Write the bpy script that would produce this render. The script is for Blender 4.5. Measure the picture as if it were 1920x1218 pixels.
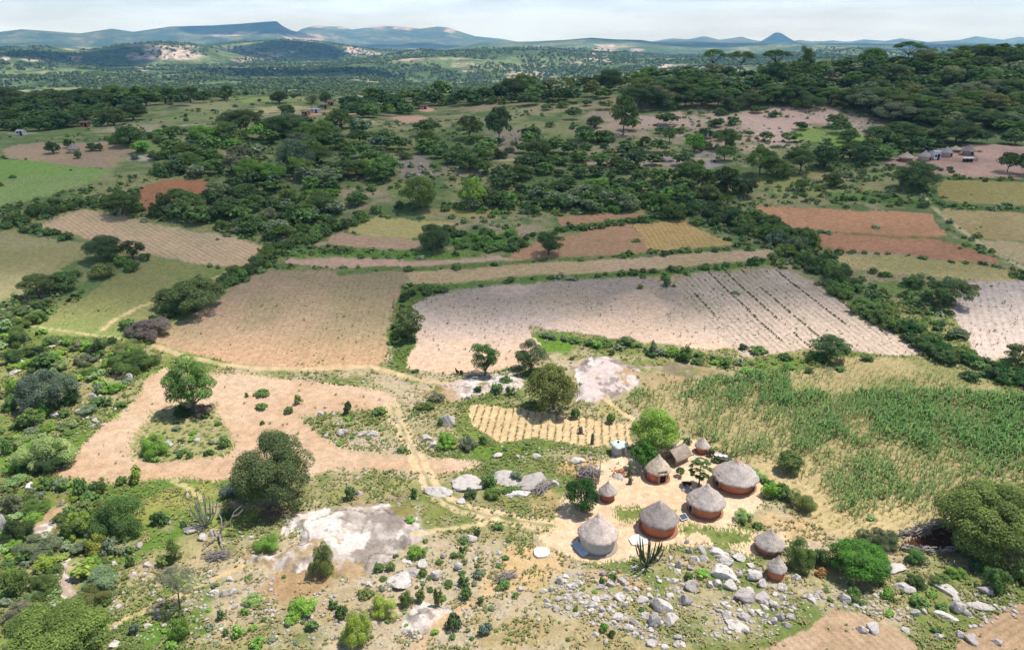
import bpy, bmesh, math, random
import numpy as np
from mathutils import Vector, Matrix

for o in list(bpy.data.objects):
    bpy.data.objects.remove(o)
C = bpy.context.scene.collection
SC = bpy.context.scene
rng = np.random.default_rng(7)
random.seed(7)
R_ = math.radians

# ------------------------------------------------------------------ camera
CAMH, PITCH, FPX = 55.0, R_(21.3), 1371.0
cam_d = bpy.data.cameras.new("camera")
cam = bpy.data.objects.new("camera", cam_d)
C.objects.link(cam)
cam.location = (0, 0, CAMH)
cam.rotation_euler = (R_(90) - PITCH, 0, 0)
cam_d.sensor_width = 36.0
cam_d.lens = 36.0 * FPX / 1920.0
cam_d.clip_start, cam_d.clip_end = 1.0, 90000.0
SC.camera = cam

# ------------------------------------------------------------------ sun, sky, exposure
SUN_EL, SUN_AZ = R_(69), R_(78)          # azimuth clockwise from +Y (straight ahead)
SUN = np.array([math.cos(SUN_EL) * math.sin(SUN_AZ), math.cos(SUN_EL) * math.cos(SUN_AZ), math.sin(SUN_EL)])
sd = bpy.data.lights.new("sun", 'SUN')
sd.energy, sd.angle, sd.color = 4.6, R_(0.53), (1.0, 0.968, 0.925)
so = bpy.data.objects.new("sun", sd)
C.objects.link(so)
so.rotation_euler = Vector((-SUN[0], -SUN[1], -SUN[2])).to_track_quat('-Z', 'Y').to_euler()

W = bpy.data.worlds.new("World")
SC.world = W
W.use_nodes = True
nt = W.node_tree
nt.nodes.clear()
def nn(tree, typ, **kw):
    n = tree.nodes.new(typ)
    for k, v in kw.items():
        setattr(n, k, v)
    return n
sky = nn(nt, 'ShaderNodeTexSky')
sky.sky_type = 'NISHITA'
sky.sun_disc = False
sky.sun_elevation, sky.sun_rotation = SUN_EL, SUN_AZ
sky.altitude, sky.air_density, sky.dust_density, sky.ozone_density = 1100, 1.0, 1.2, 1.0
bg = nn(nt, 'ShaderNodeBackground')
bg.inputs['Strength'].default_value = 0.085
out = nn(nt, 'ShaderNodeOutputWorld')
tc = nn(nt, 'ShaderNodeTexCoord')
mp = nn(nt, 'ShaderNodeMapping')
mp.inputs['Scale'].default_value = (1.5, 1.5, 10.0)
nz = nn(nt, 'ShaderNodeTexNoise')
nz.inputs['Scale'].default_value = 3.2
nz.inputs['Detail'].default_value = 6
nz.inputs['Roughness'].default_value = 0.58
rp = nn(nt, 'ShaderNodeValToRGB')
rp.color_ramp.elements[0].position, rp.color_ramp.elements[0].color = 0.38, (0.52, 0.52, 0.52, 1)
rp.color_ramp.elements[1].position, rp.color_ramp.elements[1].color = 0.60, (1.0, 1.0, 1.0, 1)
mx = nn(nt, 'ShaderNodeMix', data_type='RGBA')
mx.inputs['B'].default_value = (9.35, 11.9, 16.6, 1)
L = nt.links.new
L(tc.outputs['Generated'], mp.inputs['Vector'])
L(mp.outputs['Vector'], nz.inputs['Vector'])
L(nz.outputs['Fac'], rp.inputs['Fac'])
sxyz = nn(nt, 'ShaderNodeSeparateXYZ')
L(tc.outputs['Generated'], sxyz.inputs[0])
zr = nn(nt, 'ShaderNodeMapRange')          # less cloud overhead than towards the horizon
zr.inputs['From Min'].default_value, zr.inputs['From Max'].default_value = 0.05, 0.40
zr.inputs['To Min'].default_value, zr.inputs['To Max'].default_value = 1.0, 0.14
L(sxyz.outputs['Z'], zr.inputs['Value'])
zm = nn(nt, 'ShaderNodeMath', operation='MULTIPLY')
L(rp.outputs['Color'], zm.inputs[0]); L(zr.outputs['Result'], zm.inputs[1])
L(zm.outputs[0], mx.inputs['Factor'])
L(sky.outputs['Color'], mx.inputs['A'])
L(mx.outputs['Result'], bg.inputs['Color'])
L(bg.outputs['Background'], out.inputs['Surface'])

SC.view_settings.view_transform = 'Standard'
SC.view_settings.look = 'None'
SC.view_settings.exposure = 0.22
SC.view_settings.gamma = 1.0
SC.cycles.max_bounces = 5
SC.cycles.diffuse_bounces = 3
SC.cycles.glossy_bounces = 1
SC.cycles.transmission_bounces = 3
SC.cycles.transparent_max_bounces = 12
SC.cycles.volume_bounces = 1
SC.cycles.use_denoising = True
SC.cycles.denoiser = 'OPENIMAGEDENOISE'
SC.cycles.denoising_input_passes = 'RGB_ALBEDO_NORMAL'
SC.cycles.denoising_prefilter = 'ACCURATE'
SC.cycles.caustics_reflective = False
SC.cycles.caustics_refractive = False

# ------------------------------------------------------------------ numeric helpers
def lin(r, g, b):
    f = lambda c: (c / 255 / 12.92) if c <= 10 else ((c / 255 + 0.055) / 1.055) ** 2.4
    return np.array([f(r), f(g), f(b)])
def S(r, g, b):            # base colour of a surface that looks (r,g,b) in full sun
    return lin(r, g, b) / 1.42
def SH(r, g, b):           # base colour of a surface that looks (r,g,b) under a cloud
    return np.minimum(lin(r, g, b) / 0.66, 0.8)

def _hash(i, j, seed):
    h = (i.astype(np.int64) * 374761393 + j.astype(np.int64) * 668265263 + seed * 2147483647) & 0xFFFFFFFF
    h = ((h ^ (h >> 13)) * 1274126177) & 0xFFFFFFFF
    h = h ^ (h >> 16)
    return (h & 0xFFFFFF) / float(0xFFFFFF)
def vnoise(x, y, seed=0):
    i, j = np.floor(x), np.floor(y)
    fx, fy = x - i, y - j
    fx, fy = fx * fx * (3 - 2 * fx), fy * fy * (3 - 2 * fy)
    i, j = i.astype(np.int64), j.astype(np.int64)
    a, b = _hash(i, j, seed), _hash(i + 1, j, seed)
    c, d = _hash(i, j + 1, seed), _hash(i + 1, j + 1, seed)
    return (a + (b - a) * fx) * (1 - fy) + (c + (d - c) * fx) * fy
def fbm(x, y, scale, octaves=4, seed=0, gain=0.5):
    x, y = x / scale, y / scale
    t, a, n = 0, 1.0, 0
    for k in range(octaves):
        t = t + a * vnoise(x + 17.3 * k, y - 9.1 * k, seed + k * 31)
        n += a
        a *= gain
        x, y = x * 2.03, y * 2.03
    return t / n
def sst(a, b, x):
    t = np.clip((x - a) / (b - a), 0, 1)
    return t * t * (3 - 2 * t)

# ------------------------------------------------------------------ terrain
_kn = np.array([(0, -1), (55, 0), (100, 0.3), (130, 1.6), (163, 5), (205, 10), (251, 16), (310, 19), (361, 20),
                (470, 20), (552, 19), (640, 10), (760, -4), (1100, -27), (1800, -38), (4000, -40), (60000, -40)], float)
_gx = np.arange(0, 2400, 1.0)
_gz = np.interp(_gx, _kn[:, 0], _kn[:, 1])
_k = np.hanning(61); _k /= _k.sum()
_gz = np.convolve(np.pad(_gz, 30, mode='edge'), _k, 'valid')
def ray_of(px, py):
    u, v = (np.asarray(px, float) - 960) / FPX, (609 - np.asarray(py, float)) / FPX
    d = np.stack([u, math.cos(PITCH) + v * math.sin(PITCH), -math.sin(PITCH) + v * math.cos(PITCH)], -1)
    return d / np.linalg.norm(d, axis=-1, keepdims=True)
RIDGES = [  # distance, half depth, crest line as seen in the picture
    (11000, 1500, [(-300, 70), (-100, 62), (0, 60), (40, 55), (110, 60), (150, 63), (210, 54), (250, 60), (320, 50), (400, 48), (450, 45), (500, 41), (518, 40), (530, 49), (545, 57), (580, 66), (640, 82)]),
    (15000, 1800, [(520, 84), (545, 66), (565, 55), (590, 48), (620, 50), (640, 50), (660, 56), (690, 52), (720, 49), (760, 51), (790, 54), (820, 50), (840, 52), (870, 62), (890, 68), (940, 73), (1000, 84)]),
    (15500, 1300, [(1380, 92), (1420, 81), (1440, 70), (1450, 63), (1456, 61), (1464, 62), (1472, 67), (1485, 75), (1500, 82), (1540, 92)]),
    (18500, 1000, [(1200, 80), (1230, 77), (1260, 72), (1290, 74), (1320, 68), (1350, 75), (1390, 69), (1410, 75), (1440, 79), (1480, 78), (1500, 75), (1530, 79), (1560, 76), (1590, 79), (1620, 74), (1660, 77), (1690, 72), (1740, 79), (1800, 75), (1830, 68), (1850, 71), (1880, 75), (1910, 69), (1960, 75), (2200, 82)]),
    (7500, 1500, [(820, 96), (900, 80), (1000, 78), (1060, 75), (1110, 71), (1150, 74), (1200, 75), (1240, 81), (1300, 86), (1400, 90)]),
    (9500, 1600, [(1150, 90), (1240, 80), (1330, 80), (1420, 82), (1560, 82), (1700, 83), (1920, 82), (2200, 84)]),
    (3900, 420, [(60, 118), (120, 104), (180, 93), (230, 84), (300, 79), (350, 82), (400, 91), (440, 101), (500, 112)]),
    (5200, 600, [(330, 100), (400, 84), (460, 79), (520, 76), (560, 75), (610, 80), (660, 88), (720, 94), (800, 97), (900, 104)]),
    (3300, 380, [(-200, 108), (-60, 104), (0, 103), (70, 107), (140, 116), (200, 124)]),
]
_RD = []
for D, w, pts in RIDGES:
    p = np.array(pts, float)
    d = ray_of(p[:, 0], p[:, 1])
    az = np.arctan2(d[:, 0], d[:, 1])
    zc = CAMH + D * d[:, 2] / np.hypot(d[:, 0], d[:, 1])
    _RD.append((D, w, az, zc))
def T(X, Y):
    X, Y = np.asarray(X, float), np.asarray(Y, float)
    R = np.hypot(X, Y)
    az = np.arctan2(X, Y)
    z = np.interp(R, _gx, _gz)
    rid = np.interp(X, [-90, -30, 45, 75, 130, 175, 240, 300, 420], [0, 1.5, 8, 11, 14.5, 18, 23.5, 29, 34]) * np.exp(-np.abs((Y - 430) / np.where(Y < 430, 88, 130)) ** 2.2)
    z = z + rid * (0.86 + 0.28 * fbm(X, Y, 60, 2, 5))
    z = z + (fbm(X, Y, 45, 2, 11) - 0.5) * 3.2 * sst(150, 320, R) * (1 - sst(900, 1500, R))
    z = z + (fbm(X, Y, 9, 2, 12) - 0.5) * 0.5 * (1 - sst(160, 260, R))
    far = sst(1300, 2600, R)
    z = z + far * (fbm(X, Y, 1150, 4, 21) - 0.5) * 210
    if np.any(R > 1500):
        base = z.copy()
        for k, (D, w, a, zc) in enumerate(_RD):
            crest = np.interp(az, a, zc, left=-60, right=-60)
            rad = np.exp(-((R - D) / w) ** 2)
            rough = (fbm(X, Y, w * 0.5, 4, 40 + k) - 0.5) * 0.35
            add = np.maximum(crest + 40, 0) * rad * (1 + rough * (1 - rad) * 2.0)
            z = np.maximum(z, -40 + add + (base + 40) * (1 - rad))
    return z
_tx, _ty = np.arange(-760, 761, 1.0), np.arange(0, 1121, 1.0)
_TG = T(*np.meshgrid(_tx, _ty))
def TF(X, Y):
    """The near terrain from a one metre raster."""
    x, y = np.clip(X + 760, 0, 1519.99), np.clip(Y, 0, 1119.99)
    i, j = x.astype(int), y.astype(int)
    fx, fy = x - i, y - j
    return (_TG[j, i] * (1 - fx) + _TG[j, i + 1] * fx) * (1 - fy) + (_TG[j + 1, i] * (1 - fx) + _TG[j + 1, i + 1] * fx) * fy
def P(px, py, dz=0.0):
    """Points of the terrain (raised by dz) seen at these places of the 1920 px picture."""
    px, py = np.atleast_1d(np.asarray(px, float)), np.atleast_1d(np.asarray(py, float))
    d = ray_of(px, py)
    dz = np.broadcast_to(np.asarray(dz, float), px.shape)
    t = np.geomspace(35, 1100, 260)
    X, Y, Z = d[:, :1] * t, d[:, 1:2] * t, CAMH + d[:, 2:] * t
    below = Z < TF(X, Y) + dz[:, None]
    below[:, -1] = True
    k = np.maximum(below.argmax(1), 1)
    lo, hi = t[k - 1], t[k]
    for _ in range(22):
        m = 0.5 * (lo + hi)
        b = CAMH + d[:, 2] * m < TF(d[:, 0] * m, d[:, 1] * m) + dz
        hi = np.where(b, m, hi)
        lo = np.where(b, lo, m)
    x, y = d[:, 0] * hi, d[:, 1] * hi
    return np.stack([x, y, TF(x, y)], -1)
def P1(px, py, dz=0.0):
    return P([px], [py], dz)[0]
def depth_of(p):
    p = np.asarray(p)
    return p[..., 1] * math.cos(PITCH) - (p[..., 2] - CAMH) * math.sin(PITCH)
def pix_of(p):
    p = np.asarray(p, float)
    zc = depth_of(p)
    yc = p[..., 1] * math.sin(PITCH) + (p[..., 2] - CAMH) * math.cos(PITCH)
    return 960 + FPX * p[..., 0] / zc, 609 - FPX * yc / zc
def inpoly(x, y, poly):
    poly = np.asarray(poly, float)
    x, y = np.asarray(x), np.asarray(y)
    r = np.zeros(x.shape, bool)
    n = len(poly)
    j = n - 1
    for i in range(n):
        xi, yi, xj, yj = *poly[i], *poly[j]
        c = ((yi > y) != (yj > y)) & (x < (xj - xi) * (y - yi) / ((yj - yi) or 1e-9) + xi)
        r ^= c
        j = i
    return r

# ------------------------------------------------------------------ object helpers
def tag(o, label=None, cat=None, group=None, kind=None):
    if label: o['label'] = label
    if cat: o['category'] = cat
    if group: o['group'] = group
    if kind: o['kind'] = kind
    return o
def empty(name, loc, rz=0.0, sc=1.0):
    o = bpy.data.objects.new(name, None)
    C.objects.link(o)
    o.location, o.rotation_euler, o.scale = loc, (0, 0, rz), (sc, sc, sc)
    o.empty_display_size = 0.3
    return o
def link(name, mesh, mat=None, parent=None, smooth=False):
    o = bpy.data.objects.new(name, mesh)
    C.objects.link(o)
    if mat is not None and not mesh.materials:
        mesh.materials.append(mat)
    if parent is not None:
        o.parent = parent
    if smooth:
        mesh.polygons.foreach_set('use_smooth', np.ones(len(mesh.polygons), bool))
    return o
def np_mesh(name, V, F, attrs=None, smooth=False):
    """Mesh from arrays: F is (n,3) or (n,4); attrs name -> (domain, type, array)."""
    V, F = np.ascontiguousarray(V, np.float32), np.ascontiguousarray(F, np.int32)
    me = bpy.data.meshes.new(name)
    n, k = F.shape
    me.vertices.add(len(V)); me.vertices.foreach_set('co', V.ravel())
    me.loops.add(n * k); me.loops.foreach_set('vertex_index', F.ravel())
    me.polygons.add(n); me.polygons.foreach_set('loop_start', np.arange(0, n * k, k, dtype=np.int32))
    if smooth:
        me.polygons.foreach_set('use_smooth', np.ones(n, bool))
    for an, (dom, typ, arr) in (attrs or {}).items():
        a = me.attributes.new(an, typ, dom)
        a.data.foreach_set('color' if 'COLOR' in typ else 'vector' if typ == 'FLOAT_VECTOR' else 'value', np.ascontiguousarray(arr, np.float32).ravel())
    me.update(calc_edges=True)
    return me
class MB:
    """Collects boxes, tubes and lathed shapes into one mesh."""
    def __init__(s): s.V, s.F = [], []
    def add(s, V, F):
        b = len(s.V)
        s.V += [tuple(v) for v in V]
        s.F += [tuple(b + i for i in f) for f in F]
    def box(s, c, size, rz=0.0, rx=0.0, ry=0.0):
        m = Matrix.Translation(c) @ Matrix.Rotation(rz, 4, 'Z') @ Matrix.Rotation(ry, 4, 'Y') @ Matrix.Rotation(rx, 4, 'X')
        V = [m @ Vector((x * size[0] / 2, y * size[1] / 2, z * size[2] / 2)) for z in (-1, 1) for y in (-1, 1) for x in (-1, 1)]
        s.add(V, [(0, 2, 3, 1), (4, 5, 7, 6), (0, 1, 5, 4), (2, 6, 7, 3), (0, 4, 6, 2), (1, 3, 7, 5)])
    def tube(s, pts, rad, n=6, cap=True):
        pts = [Vector(p) for p in pts]
        rad = rad if hasattr(rad, '__len__') else [rad] * len(pts)
        V, F = [], []
        for i, p in enumerate(pts):
            t = (pts[min(i + 1, len(pts) - 1)] - pts[max(i - 1, 0)]).normalized()
            a = t.cross(Vector((0.31, 0.95, 0.07)) if abs(t.y) < 0.9 else Vector((1, 0, 0))).normalized()
            b = t.cross(a)
            for k in range(n):
                an = 2 * math.pi * k / n
                V.append(p + (a * math.cos(an) + b * math.sin(an)) * rad[i])
        for i in range(len(pts) - 1):
            for k in range(n):
                F.append((i * n + k, i * n + (k + 1) % n, (i + 1) * n + (k + 1) % n, (i + 1) * n + k))
        if cap:
            F.append(tuple(range(n))[::-1]); F.append(tuple((len(pts) - 1) * n + k for k in range(n)))
        s.add(V, F)
    def lathe(s, prof, n=40, jit=None, close=False):
        V, F = [], []
        for i, (r, z) in enumerate(prof):
            for k in range(n):
                an = 2 * math.pi * k / n
                dr, dz = jit(i, k) if jit else (0, 0)
                V.append(((r + dr) * math.cos(an), (r + dr) * math.sin(an), z + dz))
        for i in range(len(prof) - 1):
            for k in range(n):
                F.append((i * n + k, i * n + (k + 1) % n, (i + 1) * n + (k + 1) % n, (i + 1) * n + k))
        if close:
            F.append(tuple(range(n))[::-1]); F.append(tuple((len(prof) - 1) * n + k for k in range(n)))
        s.add(V, F)
    def mesh(s, name):
        me = bpy.data.meshes.new(name)
        me.from_pydata(s.V, [], s.F)
        bm = bmesh.new(); bm.from_mesh(me)
        bmesh.ops.recalc_face_normals(bm, faces=bm.faces)
        bm.to_mesh(me); bm.free()
        return me
    def obj(s, name, mat, parent=None, smooth=False):
        return link(name, s.mesh(name), mat, parent, smooth)

# ------------------------------------------------------------------ materials
def new_mat(name, rough=0.9, spec=0.15):
    m = bpy.data.materials.new(name)
    m.use_nodes = True
    t = m.node_tree
    b = t.nodes['Principled BSDF']
    b.inputs['Roughness'].default_value = rough
    b.inputs['Specular IOR Level'].default_value = spec
    return m, t, b
def tnoise(t, scale, detail=3, rough=0.55, vec=None):
    n = nn(t, 'ShaderNodeTexNoise')
    n.inputs['Scale'].default_value, n.inputs['Detail'].default_value, n.inputs['Roughness'].default_value = scale, detail, rough
    if vec is not None: t.links.new(vec, n.inputs['Vector'])
    return n
def tramp(t, fac, stops):
    r = nn(t, 'ShaderNodeValToRGB')
    e = r.color_ramp.elements
    while len(e) < len(stops): e.new(0.5)
    for q, (p, c) in zip(e, stops):
        q.position = p
        q.color = (*(c if hasattr(c, '__len__') else (c, c, c)), 1)
    t.links.new(fac, r.inputs['Fac'])
    return r.outputs['Color']
def tmix(t, a, b, fac, blend='MIX'):
    m = nn(t, 'ShaderNodeMix', data_type='RGBA', blend_type=blend)
    for k, v in (('A', a), ('B', b), ('Factor', fac)):
        s = m.inputs[k]
        if hasattr(v, 'is_linked'): t.links.new(v, s)
        elif k == 'Factor': s.default_value = v
        else: s.default_value = (*v, 1)
    return m.outputs['Result']
def tmath(t, op, a, b=0.0, clamp=False):
    m = nn(t, 'ShaderNodeMath', operation=op, use_clamp=clamp)
    for i, v in enumerate((a, b)):
        if hasattr(v, 'is_linked'): t.links.new(v, m.inputs[i])
        else: m.inputs[i].default_value = v
    return m.outputs[0]
def tbump(t, b, h, strength, dist):
    n = nn(t, 'ShaderNodeBump')
    n.inputs['Strength'].default_value, n.inputs['Distance'].default_value = strength, dist
    t.links.new(h, n.inputs['Height'])
    t.links.new(n.outputs['Normal'], b.inputs['Normal'])
def tattr(t, name):
    a = nn(t, 'ShaderNodeAttribute')
    a.attribute_name = name
    return a
def simple(name, c1, c2, scale, rough=0.9, spec=0.15, bump=0.0, detail=4):
    m, t, b = new_mat(name, rough, spec)
    co = nn(t, 'ShaderNodeTexCoord').outputs['Object']
    n = tnoise(t, scale, detail, 0.6, co)
    t.links.new(tramp(t, n.outputs['Fac'], [(0.3, c1), (0.7, c2)]), b.inputs['Base Color'])
    if bump: tbump(t, b, n.outputs['Fac'], 0.6, bump)
    return m

def ground_material():
    m, t, b = new_mat('ground_soil', 0.95, 0.08)
    g = nn(t, 'ShaderNodeNewGeometry').outputs['Position']
    base = tattr(t, 'col').outputs['Color']
    ru, ra = tattr(t, 'rowu').outputs['Fac'], tattr(t, 'rowamp').outputs['Fac']
    veg, sto = tattr(t, 'veg').outputs['Fac'], tattr(t, 'stony').outputs['Fac']
    n1 = tnoise(t, 0.9, 6, 0.65, g)
    n2 = tnoise(t, 4.5, 4, 0.6, g)
    n3 = tnoise(t, 0.16, 3, 0.5, g)
    v = tramp(t, n1.outputs['Fac'], [(0.25, 0.72), (0.75, 1.26)])
    col = tmix(t, base, v, 1.0, 'MULTIPLY')
    v2 = tramp(t, n2.outputs['Fac'], [(0.28, 0.78), (0.72, 1.2)])
    col = tmix(t, col, v2, 1.0, 'MULTIPLY')
    # drill rows: ridges of soil with sparse growth in the furrows
    wob = tmath(t, 'MULTIPLY', tmath(t, 'SUBTRACT', n1.outputs['Fac'], 0.5), 0.55)
    ph = tmath(t, 'MULTIPLY', tmath(t, 'ADD', ru, wob), 2 * math.pi)
    sn = tmath(t, 'MULTIPLY_ADD', tmath(t, 'SINE', ph), 0.5)
    t.nodes[-1].inputs[2].default_value = 0.5
    brk = tramp(t, n3.outputs['Fac'], [(0.3, 0.35), (0.62, 1.0)])
    rowf = tmath(t, 'MULTIPLY', tmath(t, 'POWER', sn, 2.2), tmath(t, 'MULTIPLY', ra, brk))
    col = tmix(t, col, tmix(t, col, (0.30, 0.27, 0.17), 1.0, 'MULTIPLY'), rowf)
    # low growth: specks of green
    vo = nn(t, 'ShaderNodeTexVoronoi'); vo.inputs['Scale'].default_value = 1.15
    t.links.new(g, vo.inputs['Vector'])
    sp = tmath(t, 'SUBTRACT', tmath(t, 'ADD', tmath(t, 'MULTIPLY', n1.outputs['Fac'], 0.9), tmath(t, 'MULTIPLY', veg, 0.7)), tmath(t, 'ADD', vo.outputs['Distance'], 0.42))
    sp = tmath(t, 'MULTIPLY', tmath(t, 'MULTIPLY', sp, 4.0, True), tmath(t, 'GREATER_THAN', veg, 0.02))
    gcol = tramp(t, n2.outputs['Fac'], [(0.3, (0.055, 0.085, 0.022)), (0.7, (0.15, 0.19, 0.05))])
    col = tmix(t, col, gcol, sp)
    # loose stones lying on the soil
    vs = nn(t, 'ShaderNodeTexVoronoi'); vs.inputs['Scale'].default_value = 2.1
    t.links.new(g, vs.inputs['Vector'])
    st = tmath(t, 'SUBTRACT', tmath(t, 'MULTIPLY', sto, tmath(t, 'ADD', n1.outputs['Fac'], 0.12)), tmath(t, 'MULTIPLY', vs.outputs['Distance'], 0.95))
    st = tmath(t, 'MULTIPLY', st, 9.0, True)
    scol = tmix(t, (0.40, 0.35, 0.31), (0.62, 0.59, 0.54), n2.outputs['Fac'])
    col = tmix(t, col, scol, st)
    t.links.new(col, b.inputs['Base Color'])
    h = tmath(t, 'ADD', tmath(t, 'MULTIPLY', n1.outputs['Fac'], 0.5), tmath(t, 'ADD', tmath(t, 'MULTIPLY', sp, 0.5), tmath(t, 'ADD', tmath(t, 'MULTIPLY', st, 0.5), tmath(t, 'MULTIPLY', rowf, -0.5))))
    tbump(t, b, h, 0.55, 0.5)
    return m

def leaf_material(name='foliage'):
    m, t, b = new_mat(name, 0.7, 0.12)
    oi = nn(t, 'ShaderNodeObjectInfo')
    ti = tattr(t, 'tint').outputs['Fac']
    k = tramp(t, ti, [(0.0, 0.55), (0.5, 0.95), (1.0, 1.6)])
    col = tmix(t, oi.outputs['Color'], k, 1.0, 'MULTIPLY')
    warm = tmix(t, col, (1.25, 1.02, 0.7), tmath(t, 'MULTIPLY', ti, 0.35), 'MULTIPLY')
    t.links.new(warm, b.inputs['Base Color'])
    tr = nn(t, 'ShaderNodeBsdfTranslucent')
    t.links.new(tmix(t, warm, (1.2, 1.25, 0.55), 1.0, 'MULTIPLY'), tr.inputs['Color'])
    mix = nn(t, 'ShaderNodeMixShader')
    mix.inputs[0].default_value = 0.28
    t.links.new(b.outputs[0], mix.inputs[1]); t.links.new(tr.outputs[0], mix.inputs[2])
    t.links.new(mix.outputs[0], t.nodes['Material Output'].inputs['Surface'])
    return m
def leaf_vcol_material():
    """foliage whose leaf colour is stored per plant (for the uncounted plants)."""
    m, t, b = new_mat('foliage_mass', 0.75, 0.1)
    c = tattr(t, 'pcol').outputs['Color']
    t.links.new(c, b.inputs['Base Color'])
    tr = nn(t, 'ShaderNodeBsdfTranslucent')
    t.links.new(tmix(t, c, (1.2, 1.25, 0.55), 1.0, 'MULTIPLY'), tr.inputs['Color'])
    mix = nn(t, 'ShaderNodeMixShader'); mix.inputs[0].default_value = 0.25
    t.links.new(b.outputs[0], mix.inputs[1]); t.links.new(tr.outputs[0], mix.inputs[2])
    t.links.new(mix.outputs[0], t.nodes['Material Output'].inputs['Surface'])
    return m
def rock_material():
    m, t, b = new_mat('granite', 0.85, 0.2)
    co = nn(t, 'ShaderNodeTexCoord').outputs['Object']
    g = nn(t, 'ShaderNodeNewGeometry').outputs['Position']
    oi = nn(t, 'ShaderNodeObjectInfo')
    n1, n2 = tnoise(t, 1.5, 7, 0.68, g), tnoise(t, 7.0, 4, 0.65, g)
    c = tramp(t, n1.outputs['Fac'], [(0.33, (0.20, 0.18, 0.17)), (0.42, (0.56, 0.51, 0.475)), (0.56, (0.65, 0.61, 0.565))])
    c = tmix(t, c, tramp(t, n2.outputs['Fac'], [(0.3, 0.75), (0.7, 1.12)]), 1.0, 'MULTIPLY')
    c = tmix(t, c, tramp(t, oi.outputs['Random'], [(0, (0.72, 0.68, 0.66)), (1, (1.12, 1.1, 1.06))]), 1.0, 'MULTIPLY')
    t.links.new(c, b.inputs['Base Color'])
    tbump(t, b, tmath(t, 'ADD', n2.outputs['Fac'], n1.outputs['Fac']), 0.8, 0.12)
    return m
def thatch_material():
    m, t, b = new_mat('thatch', 0.95, 0.05)
    uv = nn(t, 'ShaderNodeUVMap').outputs['UV']
    mp = nn(t, 'ShaderNodeMapping'); mp.inputs['Scale'].default_value = (70, 2.6, 1)
    t.links.new(uv, mp.inputs['Vector'])
    n1 = tnoise(t, 1.0, 4, 0.6, mp.outputs['Vector'])
    mp2 = nn(t, 'ShaderNodeMapping'); mp2.inputs['Scale'].default_value = (7, 1.6, 1)
    t.links.new(uv, mp2.inputs['Vector'])
    n2 = tnoise(t, 1.0, 4, 0.6, mp2.outputs['Vector'])
    mp3 = nn(t, 'ShaderNodeMapping'); mp3.inputs['Scale'].default_value = (4, 22, 1)
    t.links.new(uv, mp3.inputs['Vector'])
    n3 = tnoise(t, 1.0, 2, 0.5, mp3.outputs['Vector'])
    oi = nn(t, 'ShaderNodeObjectInfo')
    c = tmix(t, oi.outputs['Color'], tramp(t, n1.outputs['Fac'], [(0.28, 0.72), (0.72, 1.25)]), 1.0, 'MULTIPLY')
    c = tmix(t, c, tramp(t, n2.outputs['Fac'], [(0.3, (0.74, 0.71, 0.70)), (0.7, (1.22, 1.2, 1.18))]), 1.0, 'MULTIPLY')
    c = tmix(t, c, tramp(t, n3.outputs['Fac'], [(0.35, 0.82), (0.65, 1.1)]), 1.0, 'MULTIPLY')
    t.links.new(c, b.inputs['Base Color'])
    tbump(t, b, tmath(t, 'ADD', n1.outputs['Fac'], tmath(t, 'MULTIPLY', n3.outputs['Fac'], 0.7)), 0.55, 0.05)
    return m
def wall_material():
    m, t, b = new_mat('mud_plaster', 0.92, 0.08)
    co = nn(t, 'ShaderNodeTexCoord').outputs['Object']
    oi = nn(t, 'ShaderNodeObjectInfo')
    n1, n2 = tnoise(t, 1.3, 5, 0.6, co), tnoise(t, 9, 3, 0.6, co)
    c = tmix(t, oi.outputs['Color'], tramp(t, n1.outputs['Fac'], [(0.3, (0.84, 0.82, 0.80)), (0.7, (1.12, 1.12, 1.1))]), 1.0, 'MULTIPLY')
    c = tmix(t, c, tramp(t, n2.outputs['Fac'], [(0.3, 0.92), (0.7, 1.06)]), 1.0, 'MULTIPLY')
    sz = nn(t, 'ShaderNodeSeparateXYZ'); t.links.new(co, sz.inputs[0])
    dirt = tmath(t, 'SUBTRACT', tmath(t, 'MULTIPLY', n1.outputs['Fac'], 0.7), tmath(t, 'MULTIPLY', sz.outputs['Z'], 1.1))
    c = tmix(t, c, (0.36, 0.25, 0.15), tmath(t, 'MULTIPLY', dirt, 1.6, True))
    t.links.new(c, b.inputs['Base Color'])
    tbump(t, b, n2.outputs['Fac'], 0.4, 0.03)
    return m
def brick_material():
    m, t, b = new_mat('burnt_brick', 0.9, 0.1)
    uv = nn(t, 'ShaderNodeUVMap').outputs['UV']
    br = nn(t, 'ShaderNodeTexBrick')
    br.inputs['Scale'].default_value = 1.0
    br.inputs['Brick Width'].default_value, br.inputs['Row Height'].default_value = 0.30, 0.11
    br.inputs['Mortar Size'].default_value = 0.012
    br.inputs['Color1'].default_value, br.inputs['Color2'].default_value, br.inputs['Mortar'].default_value = (1.15, 1.0, 0.95, 1), (0.75, 0.7, 0.66, 1), (0.85, 0.95, 1.0, 1)
    t.links.new(uv, br.inputs['Vector'])
    oi = nn(t, 'ShaderNodeObjectInfo')
    co = nn(t, 'ShaderNodeTexCoord').outputs['Object']
    n1 = tnoise(t, 1.6, 4, 0.6, co)
    c = tmix(t, oi.outputs['Color'], br.outputs['Color'], 1.0, 'MULTIPLY')
    c = tmix(t, c, tramp(t, n1.outputs['Fac'], [(0.3, 0.72), (0.7, 1.22)]), 1.0, 'MULTIPLY')
    t.links.new(c, b.inputs['Base Color'])
    tbump(t, b, br.outputs['Fac'], -0.4, 0.02)
    return m
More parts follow.
